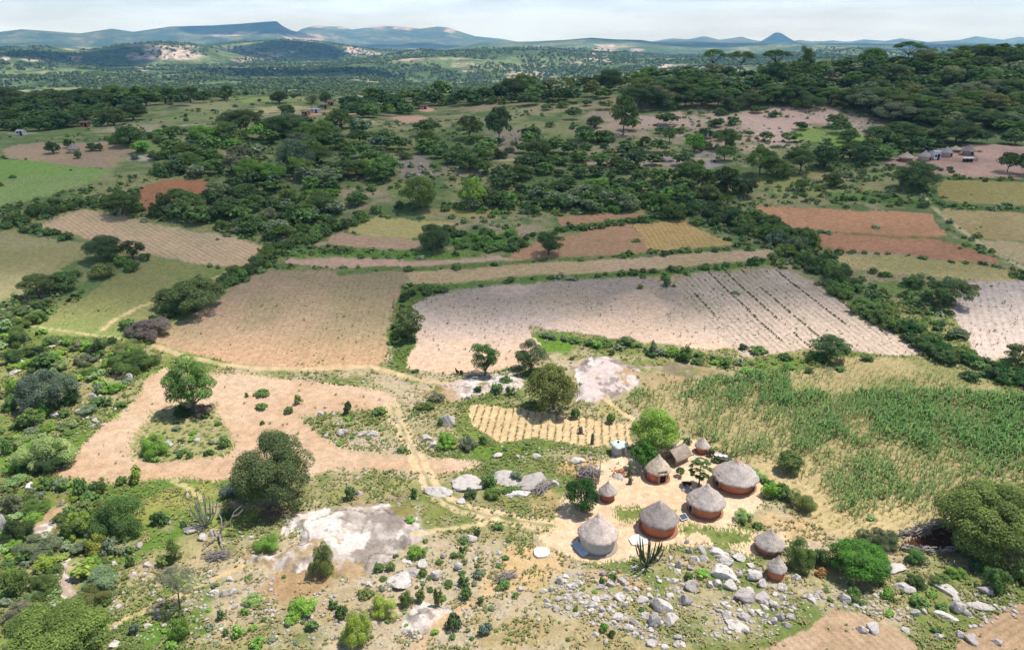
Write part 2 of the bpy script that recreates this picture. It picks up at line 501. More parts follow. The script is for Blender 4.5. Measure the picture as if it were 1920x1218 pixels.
M = dict(ground=ground_material(), leaf=leaf_material(), leafm=leaf_vcol_material(), rock=rock_material(), thatch=thatch_material(),
         wall=wall_material(), brick=brick_material(),
         bark=simple('bark', (0.075, 0.06, 0.048), (0.21, 0.175, 0.14), 3.0, bump=0.05),
         stick=simple('dry_wood', (0.16, 0.135, 0.12), (0.40, 0.35, 0.31), 5.0, bump=0.02),
         dark=simple('dark_interior', (0.012, 0.009, 0.008), (0.03, 0.022, 0.018), 3.0),
         iron=simple('black_iron', (0.012, 0.012, 0.012), (0.035, 0.032, 0.03), 6.0, 0.5, 0.4),
         white=simple('white_cloth', (0.62, 0.62, 0.62), (0.8, 0.8, 0.79), 3.0),
         grey=simple('cement', (0.30, 0.29, 0.28), (0.44, 0.42, 0.41), 2.0),
         concrete=simple('pale_concrete', (0.60, 0.55, 0.49), (0.72, 0.68, 0.62), 2.5),
         tin=simple('tin_sheet', (0.36, 0.40, 0.45), (0.55, 0.58, 0.62), 1.5, 0.35, 0.5),
         green=simple('green_sheet', (0.38, 0.54, 0.45), (0.70, 0.79, 0.73), 2.2, 0.6),
         redbrick=simple('loose_brick', (0.32, 0.11, 0.06), (0.50, 0.21, 0.12), 2.5),
         euph=simple('succulent_skin', (0.035, 0.05, 0.03), (0.10, 0.115, 0.06), 5.0, 0.6),
         goat=simple('black_hair', (0.010, 0.009, 0.008), (0.028, 0.022, 0.018), 8.0),
         greyeuph=simple('grey_succulent', (.11, .115, .085), (.24, .24, .19), 4.0),
         redroof=simple('rusty_sheet', (.20, .10, .07), (.32, .19, .14), 1.5),
         ash=simple('ash', (0.30, 0.26, 0.23), (0.50, 0.45, 0.40), 3.0))
#@@PART2
# ------------------------------------------------------------------ ground: fields, tracks and rock sheets on one terrain
PINK, TAN, SAND = S(222, 184, 150), S(205, 178, 138), S(240, 206, 164)
FIELDS = [  # name, label, outline in the picture, two colours, rows (from, to, metres between rows, depth), growth, stones
    ('field', 'large tan ploughed field with fine rows left of the green strip', [(285, 636), (363, 588), (433, 543), (470, 522), (497, 508), (600, 505), (757, 506), (764, 514), (737, 567), (728, 617), (723, 673), (708, 689), (600, 694), (480, 687), (370, 666), (300, 647)],
     S(204, 173, 141), S(184, 165, 126), ((655, 520), (600, 690), 1.15, 0.12), 0.30, 0),
    ('field', 'long thin tan strip of ploughed land between two grass banks', [(757, 510), (900, 501), (1080, 489), (1280, 474), (1447, 468), (1462, 480), (1380, 492), (1280, 503), (1107, 515), (907, 527), (840, 533), (765, 532)],
     SH(172, 146, 118), SH(160, 138, 104), ((780, 520), (1440, 475), 0.9, 0.4), 0.25, 0),
    ('field', 'pale sandy field with sparse seedlings in the middle of the valley', [(773, 570), (800, 555), (847, 541), (893, 535), (1000, 529), (1100, 524), (1190, 519), (1255, 530), (1300, 575), (1345, 620), (1380, 655), (1340, 656), (1280, 650), (1200, 641), (1107, 627), (993, 610), (1005, 632), (1023, 658), (1028, 672), (985, 682), (940, 694), (880, 700), (800, 696), (763, 689), (763, 672), (780, 638), (783, 600)],
     S(240, 208, 178), S(228, 202, 184), ((1050, 530), (1150, 640), 1.1, 0.0), 0.22, 0),
    ('field', 'pale furrowed field with long dark weed lines beside the thick hedge', [(1255, 528), (1313, 511), (1440, 503), (1485, 507), (1513, 524), (1613, 585), (1740, 664), (1680, 666), (1580, 657), (1500, 655), (1430, 668), (1395, 672), (1380, 655), (1345, 620), (1300, 575)],
     SH(160, 142, 126), SH(144, 132, 112), ((1320, 515), (1460, 650), 1.25, 0.34), 0.30, 0),
    ('field', 'pale grey field cut off by the picture edge beyond the hedge', [(1990, 520), (1827, 528), (1800, 545), (1780, 580), (1800, 615), (1820, 645), (1830, 672), (1870, 680), (1890, 668), (1990, 640)],
     SH(172, 152, 138), SH(162, 148, 136), ((1830, 540), (1860, 670), 1.3, 0.2), 0.2, 0),
    ('field', 'tan stubble field between the dark trees and the long hedge', [(67, 424), (100, 410), (135, 396), (185, 398), (280, 418), (400, 438), (508, 462), (485, 490), (440, 504), (395, 500), (300, 480), (220, 462), (167, 447)],
     SH(176, 148, 116), SH(160, 142, 110), ((300, 430), (420, 495), 1.2, 0.3), 0.2, 0),
    ('field', 'rust brown ploughed field walled in by dark thicket', [(258, 356), (270, 346), (300, 340), (345, 335), (400, 342), (433, 349), (420, 360), (375, 366), (330, 376), (280, 396), (262, 390)],
     SH(150, 104, 74), SH(138, 98, 70), ((270, 380), (420, 345), 1.4, 0.25), 0.1, 0),
    ('field', 'bright green grass field below the far round hut', [(-120, 310), (0, 300), (60, 300), (150, 312), (215, 320), (165, 346), (100, 366), (0, 385), (-120, 395)],
     SH(108, 132, 66), SH(122, 132, 82), None, 0.35, 0),
    ('field', 'bare brown plot around the far round hut', [(5, 276), (80, 266), (140, 270), (190, 266), (235, 272), (258, 284), (240, 292), (213, 297), (220, 308), (200, 316), (150, 312), (60, 300), (10, 296)],
     SH(142, 122, 98), SH(150, 128, 102), ((30, 290), (210, 285), 1.4, 0.2), 0.12, 0),
    ('field', 'olive grass meadow crossed by a curved footpath', [(60, 612), (100, 585), (170, 545), (235, 505), (300, 484), (400, 502), (436, 508), (420, 525), (330, 560), (262, 615), (240, 632), (160, 632), (90, 625)],
     SH(118, 116, 72), SH(108, 118, 66), None, 0.3, 0),
    ('field', 'dry olive grass field left of the two dark trees', [(-90, 440), (20, 432), (90, 445), (165, 458), (160, 485), (110, 505), (40, 560), (-90, 575)],
     SH(128, 122, 80), SH(140, 130, 94), None, 0.25, 0),
    ('field', 'yellowish plot on top of the tan terraces', [(650, 432), (680, 410), (760, 411), (860, 419), (790, 440), (760, 449), (690, 445)],
     SH(158, 146, 94), SH(150, 138, 84), ((660, 435), (850, 415), 1.2, 0.3), 0.2, 0),
    ('field', 'pinkish terrace strip left of the lone round tree', [(585, 463), (640, 437), (700, 444), (780, 450), (800, 468), (700, 467), (620, 461)],
     SH(164, 132, 108), SH(156, 130, 104), ((600, 462), (780, 460), 1.1, 0.3), 0.1, 0),
    ('field', 'narrow pink soil strip under the green thicket', [(535, 488), (560, 476), (700, 485), (800, 489), (900, 486), (960, 479), (1000, 470), (1040, 478), (960, 491), (800, 499), (640, 501), (535, 496)],
     SH(168, 136, 114), SH(160, 134, 110), None, 0.1, 0),
    ('field', 'reddish terrace around the dark bushy tree', [(950, 481), (1000, 455), (1060, 440), (1120, 430), (1185, 419), (1222, 472), (1080, 486), (1000, 488)],
     SH(158, 122, 92), SH(150, 120, 90), ((1000, 480), (1200, 440), 1.2, 0.3), 0.22, 0),
    ('field', 'golden orange plot at the end of the terraces', [(1187, 419), (1285, 415), (1380, 462), (1300, 470), (1222, 472)],
     SH(166, 136, 88), SH(152, 130, 82), ((1200, 420), (1230, 470), 1.2, 0.25), 0.16, 0),
    ('field', 'thin red strip against the thicket above the terraces', [(1040, 406), (1120, 402), (1210, 400), (1190, 408), (1130, 416), (1050, 421)],
     SH(158, 120, 90), SH(150, 116, 88), None, 0.15, 0),
    ('field', 'upper red ploughed field of the pair on the right', [(1415, 388), (1480, 387), (1600, 393), (1740, 400), (1782, 440), (1700, 445), (1560, 434), (1490, 432), (1450, 410)],
     SH(170, 126, 92), SH(158, 118, 86), ((1430, 400), (1760, 420), 1.3, 0.25), 0.06, 0),
    ('field', 'lower red ploughed field of the pair on the right', [(1490, 438), (1600, 437), (1760, 448), (1835, 470), (1885, 498), (1780, 490), (1690, 477), (1580, 470), (1520, 455)],
     SH(156, 114, 86), SH(146, 108, 82), ((1500, 445), (1820, 480), 1.3, 0.25), 0.06, 0),
    ('field', 'tan fallow band below the red fields', [(1545, 477), (1680, 479), (1780, 492), (1895, 506), (1900, 526), (1760, 521), (1640, 511), (1580, 496)],
     SH(160, 142, 98), SH(140, 130, 84), None, 0.3, 0),
    ('field', 'golden fallow field beyond the cart track', [(1762, 393), (1990, 398), (1990, 455), (1850, 449), (1815, 440)],
     SH(160, 140, 98), SH(148, 130, 88), ((1780, 400), (1900, 440), 1.2, 0.25), 0.2, 0),
    ('field', 'grey tan field beside the cart track', [(1828, 450), (1990, 457), (1990, 520), (1885, 482)],
     SH(160, 142, 106), SH(152, 136, 100), ((1840, 455), (1920, 490), 1.2, 0.25), 0.2, 0),
    ('field', 'olive yellow field under the far homestead', [(1757, 338), (1990, 340), (1990, 392), (1782, 377), (1748, 360)],
     SH(146, 134, 84), SH(138, 126, 76), ((1770, 345), (1900, 380), 1.3, 0.25), 0.3, 0),
    ('dirt_yard', 'bare pink earth around the far homestead', [(1655, 306), (1690, 296), (1760, 280), (1840, 270), (1990, 274), (1990, 335), (1840, 333), (1760, 326), (1700, 314)],
     SH(168, 136, 118), SH(150, 122, 106), None, 0.04, 0),
    ('field', 'maize field on sandy soil right of the huts', [(1180, 745), (1235, 724), (1300, 716), (1420, 704), (1500, 690), (1560, 672), (1640, 668), (1745, 669), (2000, 785), (2000, 900), (1905, 905), (1780, 925), (1765, 975), (1700, 990), (1590, 1010), (1510, 975), (1470, 930), (1420, 880), (1340, 835), (1270, 800), (1200, 780)],
     S(228, 200, 152), S(208, 186, 134), ((1700, 720), (1400, 840), 0.9, 0.14), 0.30, 0),
    ('field', 'small sandy plot of seedling rows above the compound', [(875, 772), (890, 758), (960, 765), (1060, 778), (1180, 792), (1182, 832), (1110, 837), (1000, 822), (940, 832), (886, 798)],
     S(236, 206, 158), S(228, 198, 148), ((1000, 775), (992, 825), 1.15, 0.24), 0.1, 0),
    ('field', 'ploughed brown plot below the boulders', [(1400, 1235), (1450, 1212), (1510, 1176), (1556, 1143), (1612, 1148), (1680, 1178), (1720, 1205), (1730, 1250), (1400, 1270)],
     S(206, 176, 144), S(192, 162, 128), ((1560, 1150), (1640, 1215), 0.75, 0.2), 0.08, 0),
    ('field', 'ploughed corner plot at the lower right edge', [(1790, 1250), (1800, 1190), (1850, 1160), (1930, 1125), (2000, 1110), (2000, 1260)],
     S(200, 170, 140), S(188, 158, 124), ((1830, 1200), (1930, 1140), 0.8, 0.25), 0.14, 0.1),
    ('dirt_yard', 'bare orange earth clearing curving round the lone trees', [(313, 692), (270, 712), (262, 740), (190, 805), (140, 850), (100, 890), (150, 899), (275, 898), (412, 899), (450, 891), (590, 890), (640, 874), (720, 880), (810, 887), (880, 880), (905, 866), (860, 858), (720, 850), (640, 840), (600, 815), (560, 783), (640, 771), (720, 766), (747, 745), (720, 730), (640, 722), (500, 706), (410, 702), (360, 700)],
     S(226, 194, 162), S(215, 178, 142), None, 0.0, 0.0),
    ('dirt_yard', 'swept pale sand yard of the round hut compound', [(1028, 1000), (1045, 950), (1052, 930), (1095, 895), (1128, 858), (1180, 842), (1235, 826), (1300, 824), (1345, 845), (1420, 885), (1440, 915), (1428, 945), (1390, 965), (1372, 985), (1410, 1000), (1470, 1000), (1475, 1035), (1400, 1040), (1340, 1015), (1260, 1020), (1215, 1040), (1165, 1055), (1100, 1054), (1050, 1038), (1000, 1000)],
     S(250, 221, 186), S(244, 209, 170), None, 0.02, 0.0),
    ('grass_patch', 'long green grass patch between the compound and the boulders', [(1262, 985), (1300, 980), (1350, 985), (1400, 1002), (1410, 1012), (1360, 1020), (1300, 1014), (1270, 1002)],
     S(150, 156, 92), S(128, 142, 74), None, 0.5, 0),
    ('grass_patch', 'small green grass patch beside the dark thatched hut', [(1142, 962), (1165, 952), (1195, 952), (1212, 962), (1205, 976), (1175, 978), (1150, 972)],
     S(154, 156, 92), S(134, 144, 78), None, 0.5, 0),
    ('rock_sheet', 'bald grey and white granite sheet in the scrub', [(455, 1061), (466, 1046), (532, 1034), (590, 1003), (572, 992), (548, 985), (545, 962), (640, 947), (700, 944), (772, 945), (776, 990), (800, 1000), (770, 1014), (722, 1060), (684, 1086), (640, 1080), (600, 1052), (560, 1064), (500, 1066)],
     S(208, 194, 180), S(168, 154, 142), None, 0.0, 0.0),
    ('rock_sheet', 'flat pale rock below the sandy field', [(785, 730), (830, 722), (880, 709), (940, 705), (987, 712), (978, 735), (905, 738), (852, 750), (830, 744)],
     S(222, 200, 184), S(190, 168, 154), None, 0.0, 0.05),
    ('rock_sheet', 'grey streaked white rock sheet right of the umbrella tree', [(1058, 686), (1100, 672), (1150, 668), (1200, 690), (1192, 716), (1186, 735), (1132, 758), (1085, 752), (1092, 715)],
     S(228, 208, 198), S(160, 142, 138), None, 0.0, 0.05),
    ('rock_sheet', 'thin white rock strip above the maize', [(1198, 687), (1290, 682), (1350, 692), (1412, 705), (1390, 714), (1330, 712), (1280, 705), (1230, 700)],
     S(216, 190, 172), S(170, 146, 132), None, 0.03, 0.1),
    ('rock_sheet', 'small bright rock sheet at the lower edge', [(800, 1124), (838, 1140), (836, 1165), (802, 1187), (760, 1181), (772, 1158)],
     S(236, 218, 202), S(206, 188, 174), None, 0.0, 0.1),
    ('rock_sheet', 'mauve rock slab in the left scrub', [(60, 1002), (66, 975), (92, 935), (100, 925), (112, 940), (110, 975), (90, 1005)],
     S(190, 166, 152), S(160, 138, 130), None, 0.02, 0.2),
    ('rock_sheet', 'pale rock gully between the left bushes', [(112, 1125), (118, 1075), (128, 1045), (148, 1040), (150, 1085), (146, 1125), (130, 1145)],
     S(196, 172, 152), S(160, 140, 124), None, 0.04, 0.2),
]
PATHS = [  # name, label, line in the picture, width in metres, colour
    ('path', 'curved footpath through the olive meadow', [(192, 618), (215, 598), (262, 574), (300, 560), (345, 543), (395, 525), (440, 505)], 0.8, SH(176, 152, 112)),
    ('path', 'faint footpath along the lower edge of the meadow', [(55, 611), (110, 618), (165, 627), (230, 634)], 0.45, SH(160, 146, 104)),
    ('path', 'sandy footpath under the large tan field', [(290, 648), (345, 668), (420, 683), (480, 692), (560, 693), (640, 688), (690, 687), (740, 698), (790, 714), (845, 720)], 1.2, S(226, 196, 150)),
    ('path', 'double rutted footpath running down to the compound', [(733, 762), (752, 795), (768, 830), (785, 862), (797, 893), (812, 920), (838, 940), (880, 957), (940, 970), (1000, 980), (1040, 985)], 1.3, S(232, 204, 158)),
    ('path', 'narrow footpath from the granite sheet to the compound', [(775, 1003), (805, 994), (850, 989), (900, 983), (930, 972)], 0.7, S(230, 206, 156)),
    ('path', 'footpath climbing through the lower left stones', [(180, 1200), (215, 1170), (290, 1135), (340, 1112), (390, 1090), (450, 1064)], 0.9, S(224, 196, 146)),
    ('path', 'worn track at the lower edge below the granite', [(770, 1230), (800, 1195), (850, 1150), (900, 1120), (960, 1085), (990, 1060)], 1.0, S(220, 186, 142)),
    ('path', 'footpath from the rock sheet toward the green tree', [(1138, 748), (1150, 760), (1165, 772), (1185, 785)], 0.8, S(232, 204, 156)),
    ('path', 'cart track between the right hand fields', [(1732, 366), (1745, 385), (1765, 402), (1800, 428), (1850, 466), (1935, 510)], 1.1, SH(170, 154, 116)),
    ('path', 'level dirt road at the foot of the stony slope', [(930, 300), (1000, 300), (1080, 304), (1170, 311), (1230, 306), (1290, 298), (1390, 298)], 2.2, SH(176, 150, 126)),
    ('path', 'short footpath from the clearing to the bare branches', [(325, 902), (345, 910), (365, 922), (380, 934)], 0.7, S(226, 206, 150)),
    ('path', 'pale track beside the far left trees', [(255, 252), (330, 236), (405, 232), (440, 228)], 2.5, SH(178, 156, 132)),
    ('grass_bank', 'green grass bank over the long tan strip', [(640, 511), (700, 507), (800, 503), (900, 496), (1000, 490), (1080, 486), (1230, 476), (1380, 464)], 2.6, SH(84, 104, 54)),
    ('grass_bank', 'green grass bank between the long strip and the pale field', [(800, 541), (850, 538), (910, 530), (980, 524), (1150, 515), (1300, 506), (1380, 497), (1450, 488)], 3.2, SH(84, 106, 52)),
    ('grass_bank', 'green grass bank over the reddish terrace', [(975, 450), (1070, 428), (1130, 420), (1200, 412), (1290, 402)], 3.0, SH(84, 104, 54)),
    ('grass_bank', 'green strip between the pinkish terraces', [(570, 478), (640, 472), (720, 474), (800, 478), (880, 478)], 5.0, SH(88, 116, 50)),
    ('grass_bank', 'thin weedy line between the two red fields', [(1450, 433), (1560, 435), (1700, 446), (1782, 443)], 1.3, SH(110, 106, 62)),
    ('grass_bank', 'green bank below the meadow of the far homestead', [(1560, 372), (1650, 375), (1760, 384), (1850, 391), (1935, 395)], 3.5, SH(82, 102, 52)),
    ('grass_bank', 'dark green bank under the far bare yard', [(1745, 332), (1830, 336), (1935, 340)], 3.0, SH(74, 94, 50)),
]
SPLATS = [
    (1250, 226, 120, 16, SH(172, 146, 128), .9), (1150, 246, 80, 14, SH(160, 136, 116), .8), (1620, 240, 56, 20, SH(170, 144, 128), .85), (1350, 262, 110, 16, SH(166, 142, 120), .85), (1420, 222, 70, 14, SH(172, 146, 130), .85), (1130, 220, 50, 14, SH(156, 134, 118), .7), (1040, 200, 60, 9, SH(150, 136, 108), .8),  # px, py, half width, half height, colour, strength
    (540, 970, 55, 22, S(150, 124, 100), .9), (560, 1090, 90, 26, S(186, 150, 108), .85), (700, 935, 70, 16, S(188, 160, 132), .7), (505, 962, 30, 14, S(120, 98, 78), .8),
    (1000, 1045, 60, 30, S(226, 190, 138), .8), (960, 1085, 60, 25, S(222, 186, 130), .7), (1010, 940, 40, 30, S(214, 176, 132), .6), (1080, 870, 45, 22, S(224, 182, 134), .85), (1160, 1085, 55, 16, S(218, 180, 142), .85), (1195, 1100, 35, 14, S(214, 176, 138), .8),
    (1290, 1050, 60, 12, S(196, 168, 138), .5), (1150, 1130, 130, 40, S(170, 164, 100), .5), (1100, 1195, 160, 30, S(176, 158, 104), .6), (960, 1180, 80, 30, S(186, 164, 112), .7), (1640, 1105, 130, 26, S(160, 158, 92), .6),
    (1260, 722, 60, 20, S(190, 160, 116), .7), (1150, 770, 50, 14, S(196, 180, 116), .7), (1500, 985, 60, 20, S(222, 186, 140), .8), (1620, 1000, 60, 18, S(226, 192, 144), .8),
    (760, 640, 26, 62, S(96, 124, 56), .95), (790, 548, 42, 14, S(100, 122, 60), .9), (750, 690, 30, 14, S(110, 130, 64), .8),
    (1060, 648, 66, 24, S(112, 148, 52), .95), (1180, 655, 110, 14, S(132, 146, 76), .8), (1330, 672, 70, 12, S(118, 128, 66), .7), (1480, 690, 80, 18, S(112, 138, 56), .8), (1600, 690, 90, 16, S(136, 146, 76), .6),
    (870, 790, 36, 30, S(126, 150, 62), .85), (960, 845, 110, 14, S(112, 142, 52), .8), (840, 770, 40, 40, S(140, 146, 80), .6), (650, 800, 80, 26, S(150, 148, 92), .6), (1120, 820, 60, 14, S(116, 140, 58), .7),
    (450, 968, 40, 18, S(146, 166, 66), .9), (330, 935, 90, 28, S(172, 168, 92), .8), (690, 920, 110, 16, S(164, 160, 96), .7), (820, 960, 30, 22, S(138, 142, 74), .7), (960, 935, 60, 20, S(140, 144, 78), .7),
    (900, 455, 90, 24, SH(70, 94, 44), .95), (700, 475, 110, 7, SH(96, 126, 52), .9), (1150, 445, 50, 8, SH(100, 110, 62), .6), (720, 498, 160, 5, SH(92, 110, 60), .7),
    (1450, 245, 90, 28, SH(182, 154, 134), .95), (1500, 215, 80, 20, SH(176, 146, 130), .9), (1560, 258, 60, 18, SH(120, 140, 66), .95), (1350, 250, 60, 20, SH(148, 126, 108), .8), (1150, 290, 120, 22, SH(142, 128, 100), .7), (1010, 205, 60, 12, SH(140, 130, 96), .85), (900, 200, 60, 7, SH(150, 128, 104), .7),
    (1280, 300, 80, 16, SH(156, 138, 132), .75), (780, 310, 40, 22, SH(130, 116, 108), .8), (950, 262, 40, 24, SH(136, 118, 106), .7), (850, 320, 70, 22, SH(138, 122, 100), .6), (1130, 300, 90, 16, SH(150, 134, 108), .6), (1650, 215, 60, 30, SH(120, 104, 98), .6), (1760, 245, 100, 10, SH(110, 104, 88), .5),
    (530, 185, 60, 9, SH(140, 146, 88), .9), (490, 187, 50, 7, SH(130, 148, 78), .8), (690, 182, 55, 7, SH(168, 150, 124), .9), (590, 178, 40, 4, SH(126, 160, 70), .9), (540, 204, 60, 9, SH(166, 152, 110), .9), (400, 200, 60, 12, SH(136, 134, 92), .8), (340, 193, 60, 5, SH(128, 118, 98), .7), (640, 212, 60, 8, SH(170, 144, 112), .9), (770, 222, 40, 6, SH(180, 140, 116), .95), (800, 206, 14, 6, SH(190, 148, 120), .9), (590, 212, 24, 8, SH(180, 136, 110), .8), (660, 228, 50, 5, SH(170, 158, 116), .8),
    (130, 180, 90, 12, SH(136, 134, 84), .9), (60, 168, 40, 8, SH(150, 136, 110), .8), (200, 175, 60, 6, SH(146, 146, 100), .7), (180, 140, 100, 5, SH(120, 150, 72), .8), (280, 268, 50, 12, SH(112, 130, 70), .8), (282, 297, 32, 5, SH(164, 150, 140), .9), (90, 245, 60, 8, SH(100, 118, 66), .7), (250, 240, 60, 8, SH(160, 142, 118), .6), (40, 250, 30, 6, SH(150, 136, 112), .5), (350, 222, 60, 8, SH(118, 130, 80), .6),
    (860, 395, 70, 10, SH(150, 138, 84), .8), (760, 355, 40, 16, SH(112, 122, 68), .7), (560, 415, 60, 14, SH(100, 118, 62), .9), (470, 400, 50, 10, SH(100, 116, 62), .7), (960, 395, 60, 10, SH(134, 120, 84), .6),
    (1500, 350, 90, 16, SH(134, 132, 80), .9), (1650, 372, 90, 7, SH(92, 116, 56), .85), (1560, 330, 60, 8, SH(150, 134, 92), .7), (1360, 370, 60, 14, SH(118, 122, 72), .7), (1690, 330, 60, 10, SH(110, 122, 70), .6), (1700, 545, 60, 16, SH(98, 116, 58), .8), (1450, 470, 50, 14, SH(104, 116, 60), .8), (1800, 480, 20, 40, SH(100, 118, 58), .5),
    (200, 715, 40, 30, S(166, 160, 110), .7), (230, 770, 40, 20, S(150, 168, 80), .8), (90, 640, 120, 30, S(112, 132, 62), .7), (320, 800, 50, 25, S(150, 152, 92), .7), (380, 820, 30, 22, S(196, 184, 150), .6),
    (900, 1000, 70, 24, S(170, 158, 100), .6), (330, 1060, 90, 40, S(198, 178, 134), .6), (250, 1100, 60, 30, S(200, 180, 142), .6), (500, 1170, 120, 30, S(190, 170, 126), .5), (640, 1130, 60, 26, S(182, 160, 118), .5), (60, 920, 80, 40, S(132, 138, 80), .5), (1880, 1000, 70, 40, S(120, 124, 70), .5), (1780, 1130, 90, 20, S(150, 150, 86), .6),
    (1850, 1085, 30, 8, S(214, 186, 140), .7), (1740, 1035, 70, 8, S(190, 172, 112), .5),
]
FIELDS.append(('grass_patch', 'stony green island with bushes inside the bare orange clearing', [(286, 772), (330, 755), (405, 757), (412, 790), (440, 825), (428, 852), (340, 866), (262, 864), (248, 840), (258, 806)],
     S(134, 146, 76), S(176, 168, 112), None, 0.6, 0.35))
KRAAL = [(1690, 1010), (1712, 1000), (1760, 990), (1785, 1000), (1790, 1030), (1745, 1035), (1700, 1028)]
FIELDS.append(('dirt_yard', 'dark brown trampled dung floor of the cattle pen', KRAAL, S(98, 68, 50), S(82, 56, 42), None, 0.0, 0.0))

def to_world(poly):
    a = np.array(poly, float)
    return P(a[:, 0], a[:, 1])[:, :2]
def build_ground():
    az = np.concatenate([np.linspace(R_(-85), R_(-48), 120, endpoint=False), np.linspace(R_(-48), R_(48), 1190), np.linspace(R_(48), R_(85), 121)[1:]])
    naz, nr = len(az), 840
    k = np.linspace(0, 1, nr)
    Rr = np.concatenate([np.linspace(6, 34, 40, endpoint=False), 34 * (1500 / 34) ** (0.34 * k[40:] + 0.66 * k[40:] ** 2.1)])
    Rr[40:] = 34 * (1500 / 34) ** (0.34 * np.linspace(0, 1, 800) + 0.66 * np.linspace(0, 1, 800) ** 2.1)
    A, RR = np.meshgrid(az, Rr)
    X, Y = RR * np.sin(A), RR * np.cos(A)
    X, Y = X.ravel(), Y.ravel()
    Z = T(X, Y)
    R = np.hypot(X, Y)
    V = np.stack([X, Y, Z], -1)
    px, py = pix_of(V)
    # base scrub
    n12, n5, n30 = fbm(X, Y, 13, 4, 1), fbm(X, Y, 3.2, 4, 2), fbm(X, Y, 42, 3, 3)
    shade = sst(140, 165, R)[:, None]
    left = sst(560, 330, px)[:, None]
    g1 = (S(122, 136, 72) * (1 - left) + S(108, 140, 58) * left) * (1 - shade) + SH(86, 102, 60) * shade
    g2 = S(168, 162, 106) * (1 - shade) + SH(126, 124, 82) * shade
    so_ = S(202, 183, 150) * (1 - shade) + SH(146, 128, 102) * shade
    mixg = sst(0.38, 0.62, n12 * 0.6 + n5 * 0.4)[:, None]
    col = g1 * (1 - mixg) + g2 * mixg
    dry = sst(0.52, 0.70, -0.06 * left[:, 0] * (py < 1060) + n30 * 0.45 + n5 * 0.3 + 0.25 * n12 + 0.10 * sst(930, 1100, py) * (1 - shade[:, 0]) * sst(180, 420, px) * (1 - 0.55 * sst(1050, 1250, px)))[:, None]
    col = col * (1 - dry) + so_ * dry
    veg = 0.35 + 0.4 * (n12 - 0.5)
    stony = np.where(R < 150, 0.40 * sst(0.5, 0.68, fbm(X, Y, 7, 3, 8)), 0.0) + 0.25 * sst(0.6, 0.7, n30) * (R > 200) * (R < 520)
    rowu, rowa = np.zeros(len(X)), np.zeros(len(X))
    zone = np.zeros(len(X), int)
    ws = np.clip(R / 110, 0.5, 3.5)
    # patches of grass, bare soil and rock waste with frayed edges
    fr = fbm(X, Y, 6, 4, 61) - 0.5
    fr2 = fbm(X / ws, Y / ws, 2.2, 3, 62) - 0.5
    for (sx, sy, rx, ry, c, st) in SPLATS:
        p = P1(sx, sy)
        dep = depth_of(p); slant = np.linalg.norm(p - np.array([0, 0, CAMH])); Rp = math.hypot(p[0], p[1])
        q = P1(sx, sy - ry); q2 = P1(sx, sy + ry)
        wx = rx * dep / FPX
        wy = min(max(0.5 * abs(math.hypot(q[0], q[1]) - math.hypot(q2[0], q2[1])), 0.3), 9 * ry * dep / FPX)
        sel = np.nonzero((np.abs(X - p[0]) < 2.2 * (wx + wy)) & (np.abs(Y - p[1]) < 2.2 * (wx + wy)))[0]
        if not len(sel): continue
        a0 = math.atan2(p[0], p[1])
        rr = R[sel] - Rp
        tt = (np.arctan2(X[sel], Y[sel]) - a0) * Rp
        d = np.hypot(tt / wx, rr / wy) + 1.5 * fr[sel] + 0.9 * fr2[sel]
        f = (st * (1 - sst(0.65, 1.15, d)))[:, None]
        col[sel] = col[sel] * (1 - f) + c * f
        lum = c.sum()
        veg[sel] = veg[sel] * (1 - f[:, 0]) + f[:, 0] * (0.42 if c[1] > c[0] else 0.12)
    # fields
    wx_, wy_ = (fbm(X, Y, 5, 3, 71) - 0.5), (fbm(X, Y, 5, 3, 72) - 0.5)
    hx, hy = (vnoise(X / 0.9, Y / 0.9, 73) - 0.5), (vnoise(X / 0.9, Y / 0.9, 74) - 0.5)
    Xw, Yw = X + ws * (2.0 * wx_ + 0.55 * hx), Y + ws * (2.0 * wy_ + 0.55 * hy)
    for i, (nm, lab, poly, ca, cb, rows, vg, stn) in enumerate(FIELDS):
        wp = to_world(poly)
        lo, hi = wp.min(0) - 4, wp.max(0) + 4
        sel = np.nonzero((X > lo[0]) & (X < hi[0]) & (Y > lo[1]) & (Y < hi[1]))[0]
        kk = {'rock_sheet': 1.7, 'grass_patch': 1.2, 'dirt_yard': .7}.get(nm, 0)
        jt = 0 if nm == 'rock_sheet' else min(kk, 1) * 1.5
        jx, jy = (_hash(sel, sel * 0, 5) - .5) * jt, (_hash(sel, sel * 0, 6) - .5) * jt
        sel = sel[inpoly(Xw[sel] + jx + kk * 2.6 * fr[sel], Yw[sel] + jy + kk * 2.6 * (fbm(X[sel], Y[sel], 6, 4, 63) - .5) * 1.0, wp)]
        if nm == 'grass_patch' and 'island' not in lab: sel = sel[n5[sel] * .6 + n12[sel] * .4 > .40]
        if not len(sel): continue
        if nm == 'rock_sheet':
            q1 = fbm(X[sel], Y[sel] * .8, 3.4, 6, 90 + i, .6)
            a = sst(0.47, 0.60, q1)[:, None]
            c = ca * (1 - a) + cb * a
            wh = sst(0.53, 0.60, fbm(X[sel] + 31, Y[sel], 4.2, 5, 95, .6))[:, None]
            c = c * (1 - wh) + S(240, 228, 216) * wh
            dk = sst(0.60, 0.66, fbm(X[sel] - 13, Y[sel], 2.2, 5, 97, .6))[:, None]
            c = c * (1 - .6 * dk) + S(126, 114, 104) * .6 * dk
            crack = (1 - sst(0.0, 0.022, np.abs(fbm(X[sel] + 9, Y[sel] - 40, 5.5, 4, 98) - .5)))[:, None]
            c = c * (1 - .75 * crack) + S(110, 96, 72) * .75 * crack
            soil = sst(0.57, 0.63, fbm(X[sel], Y[sel] + 77, 5, 5, 96, .6))[:, None]
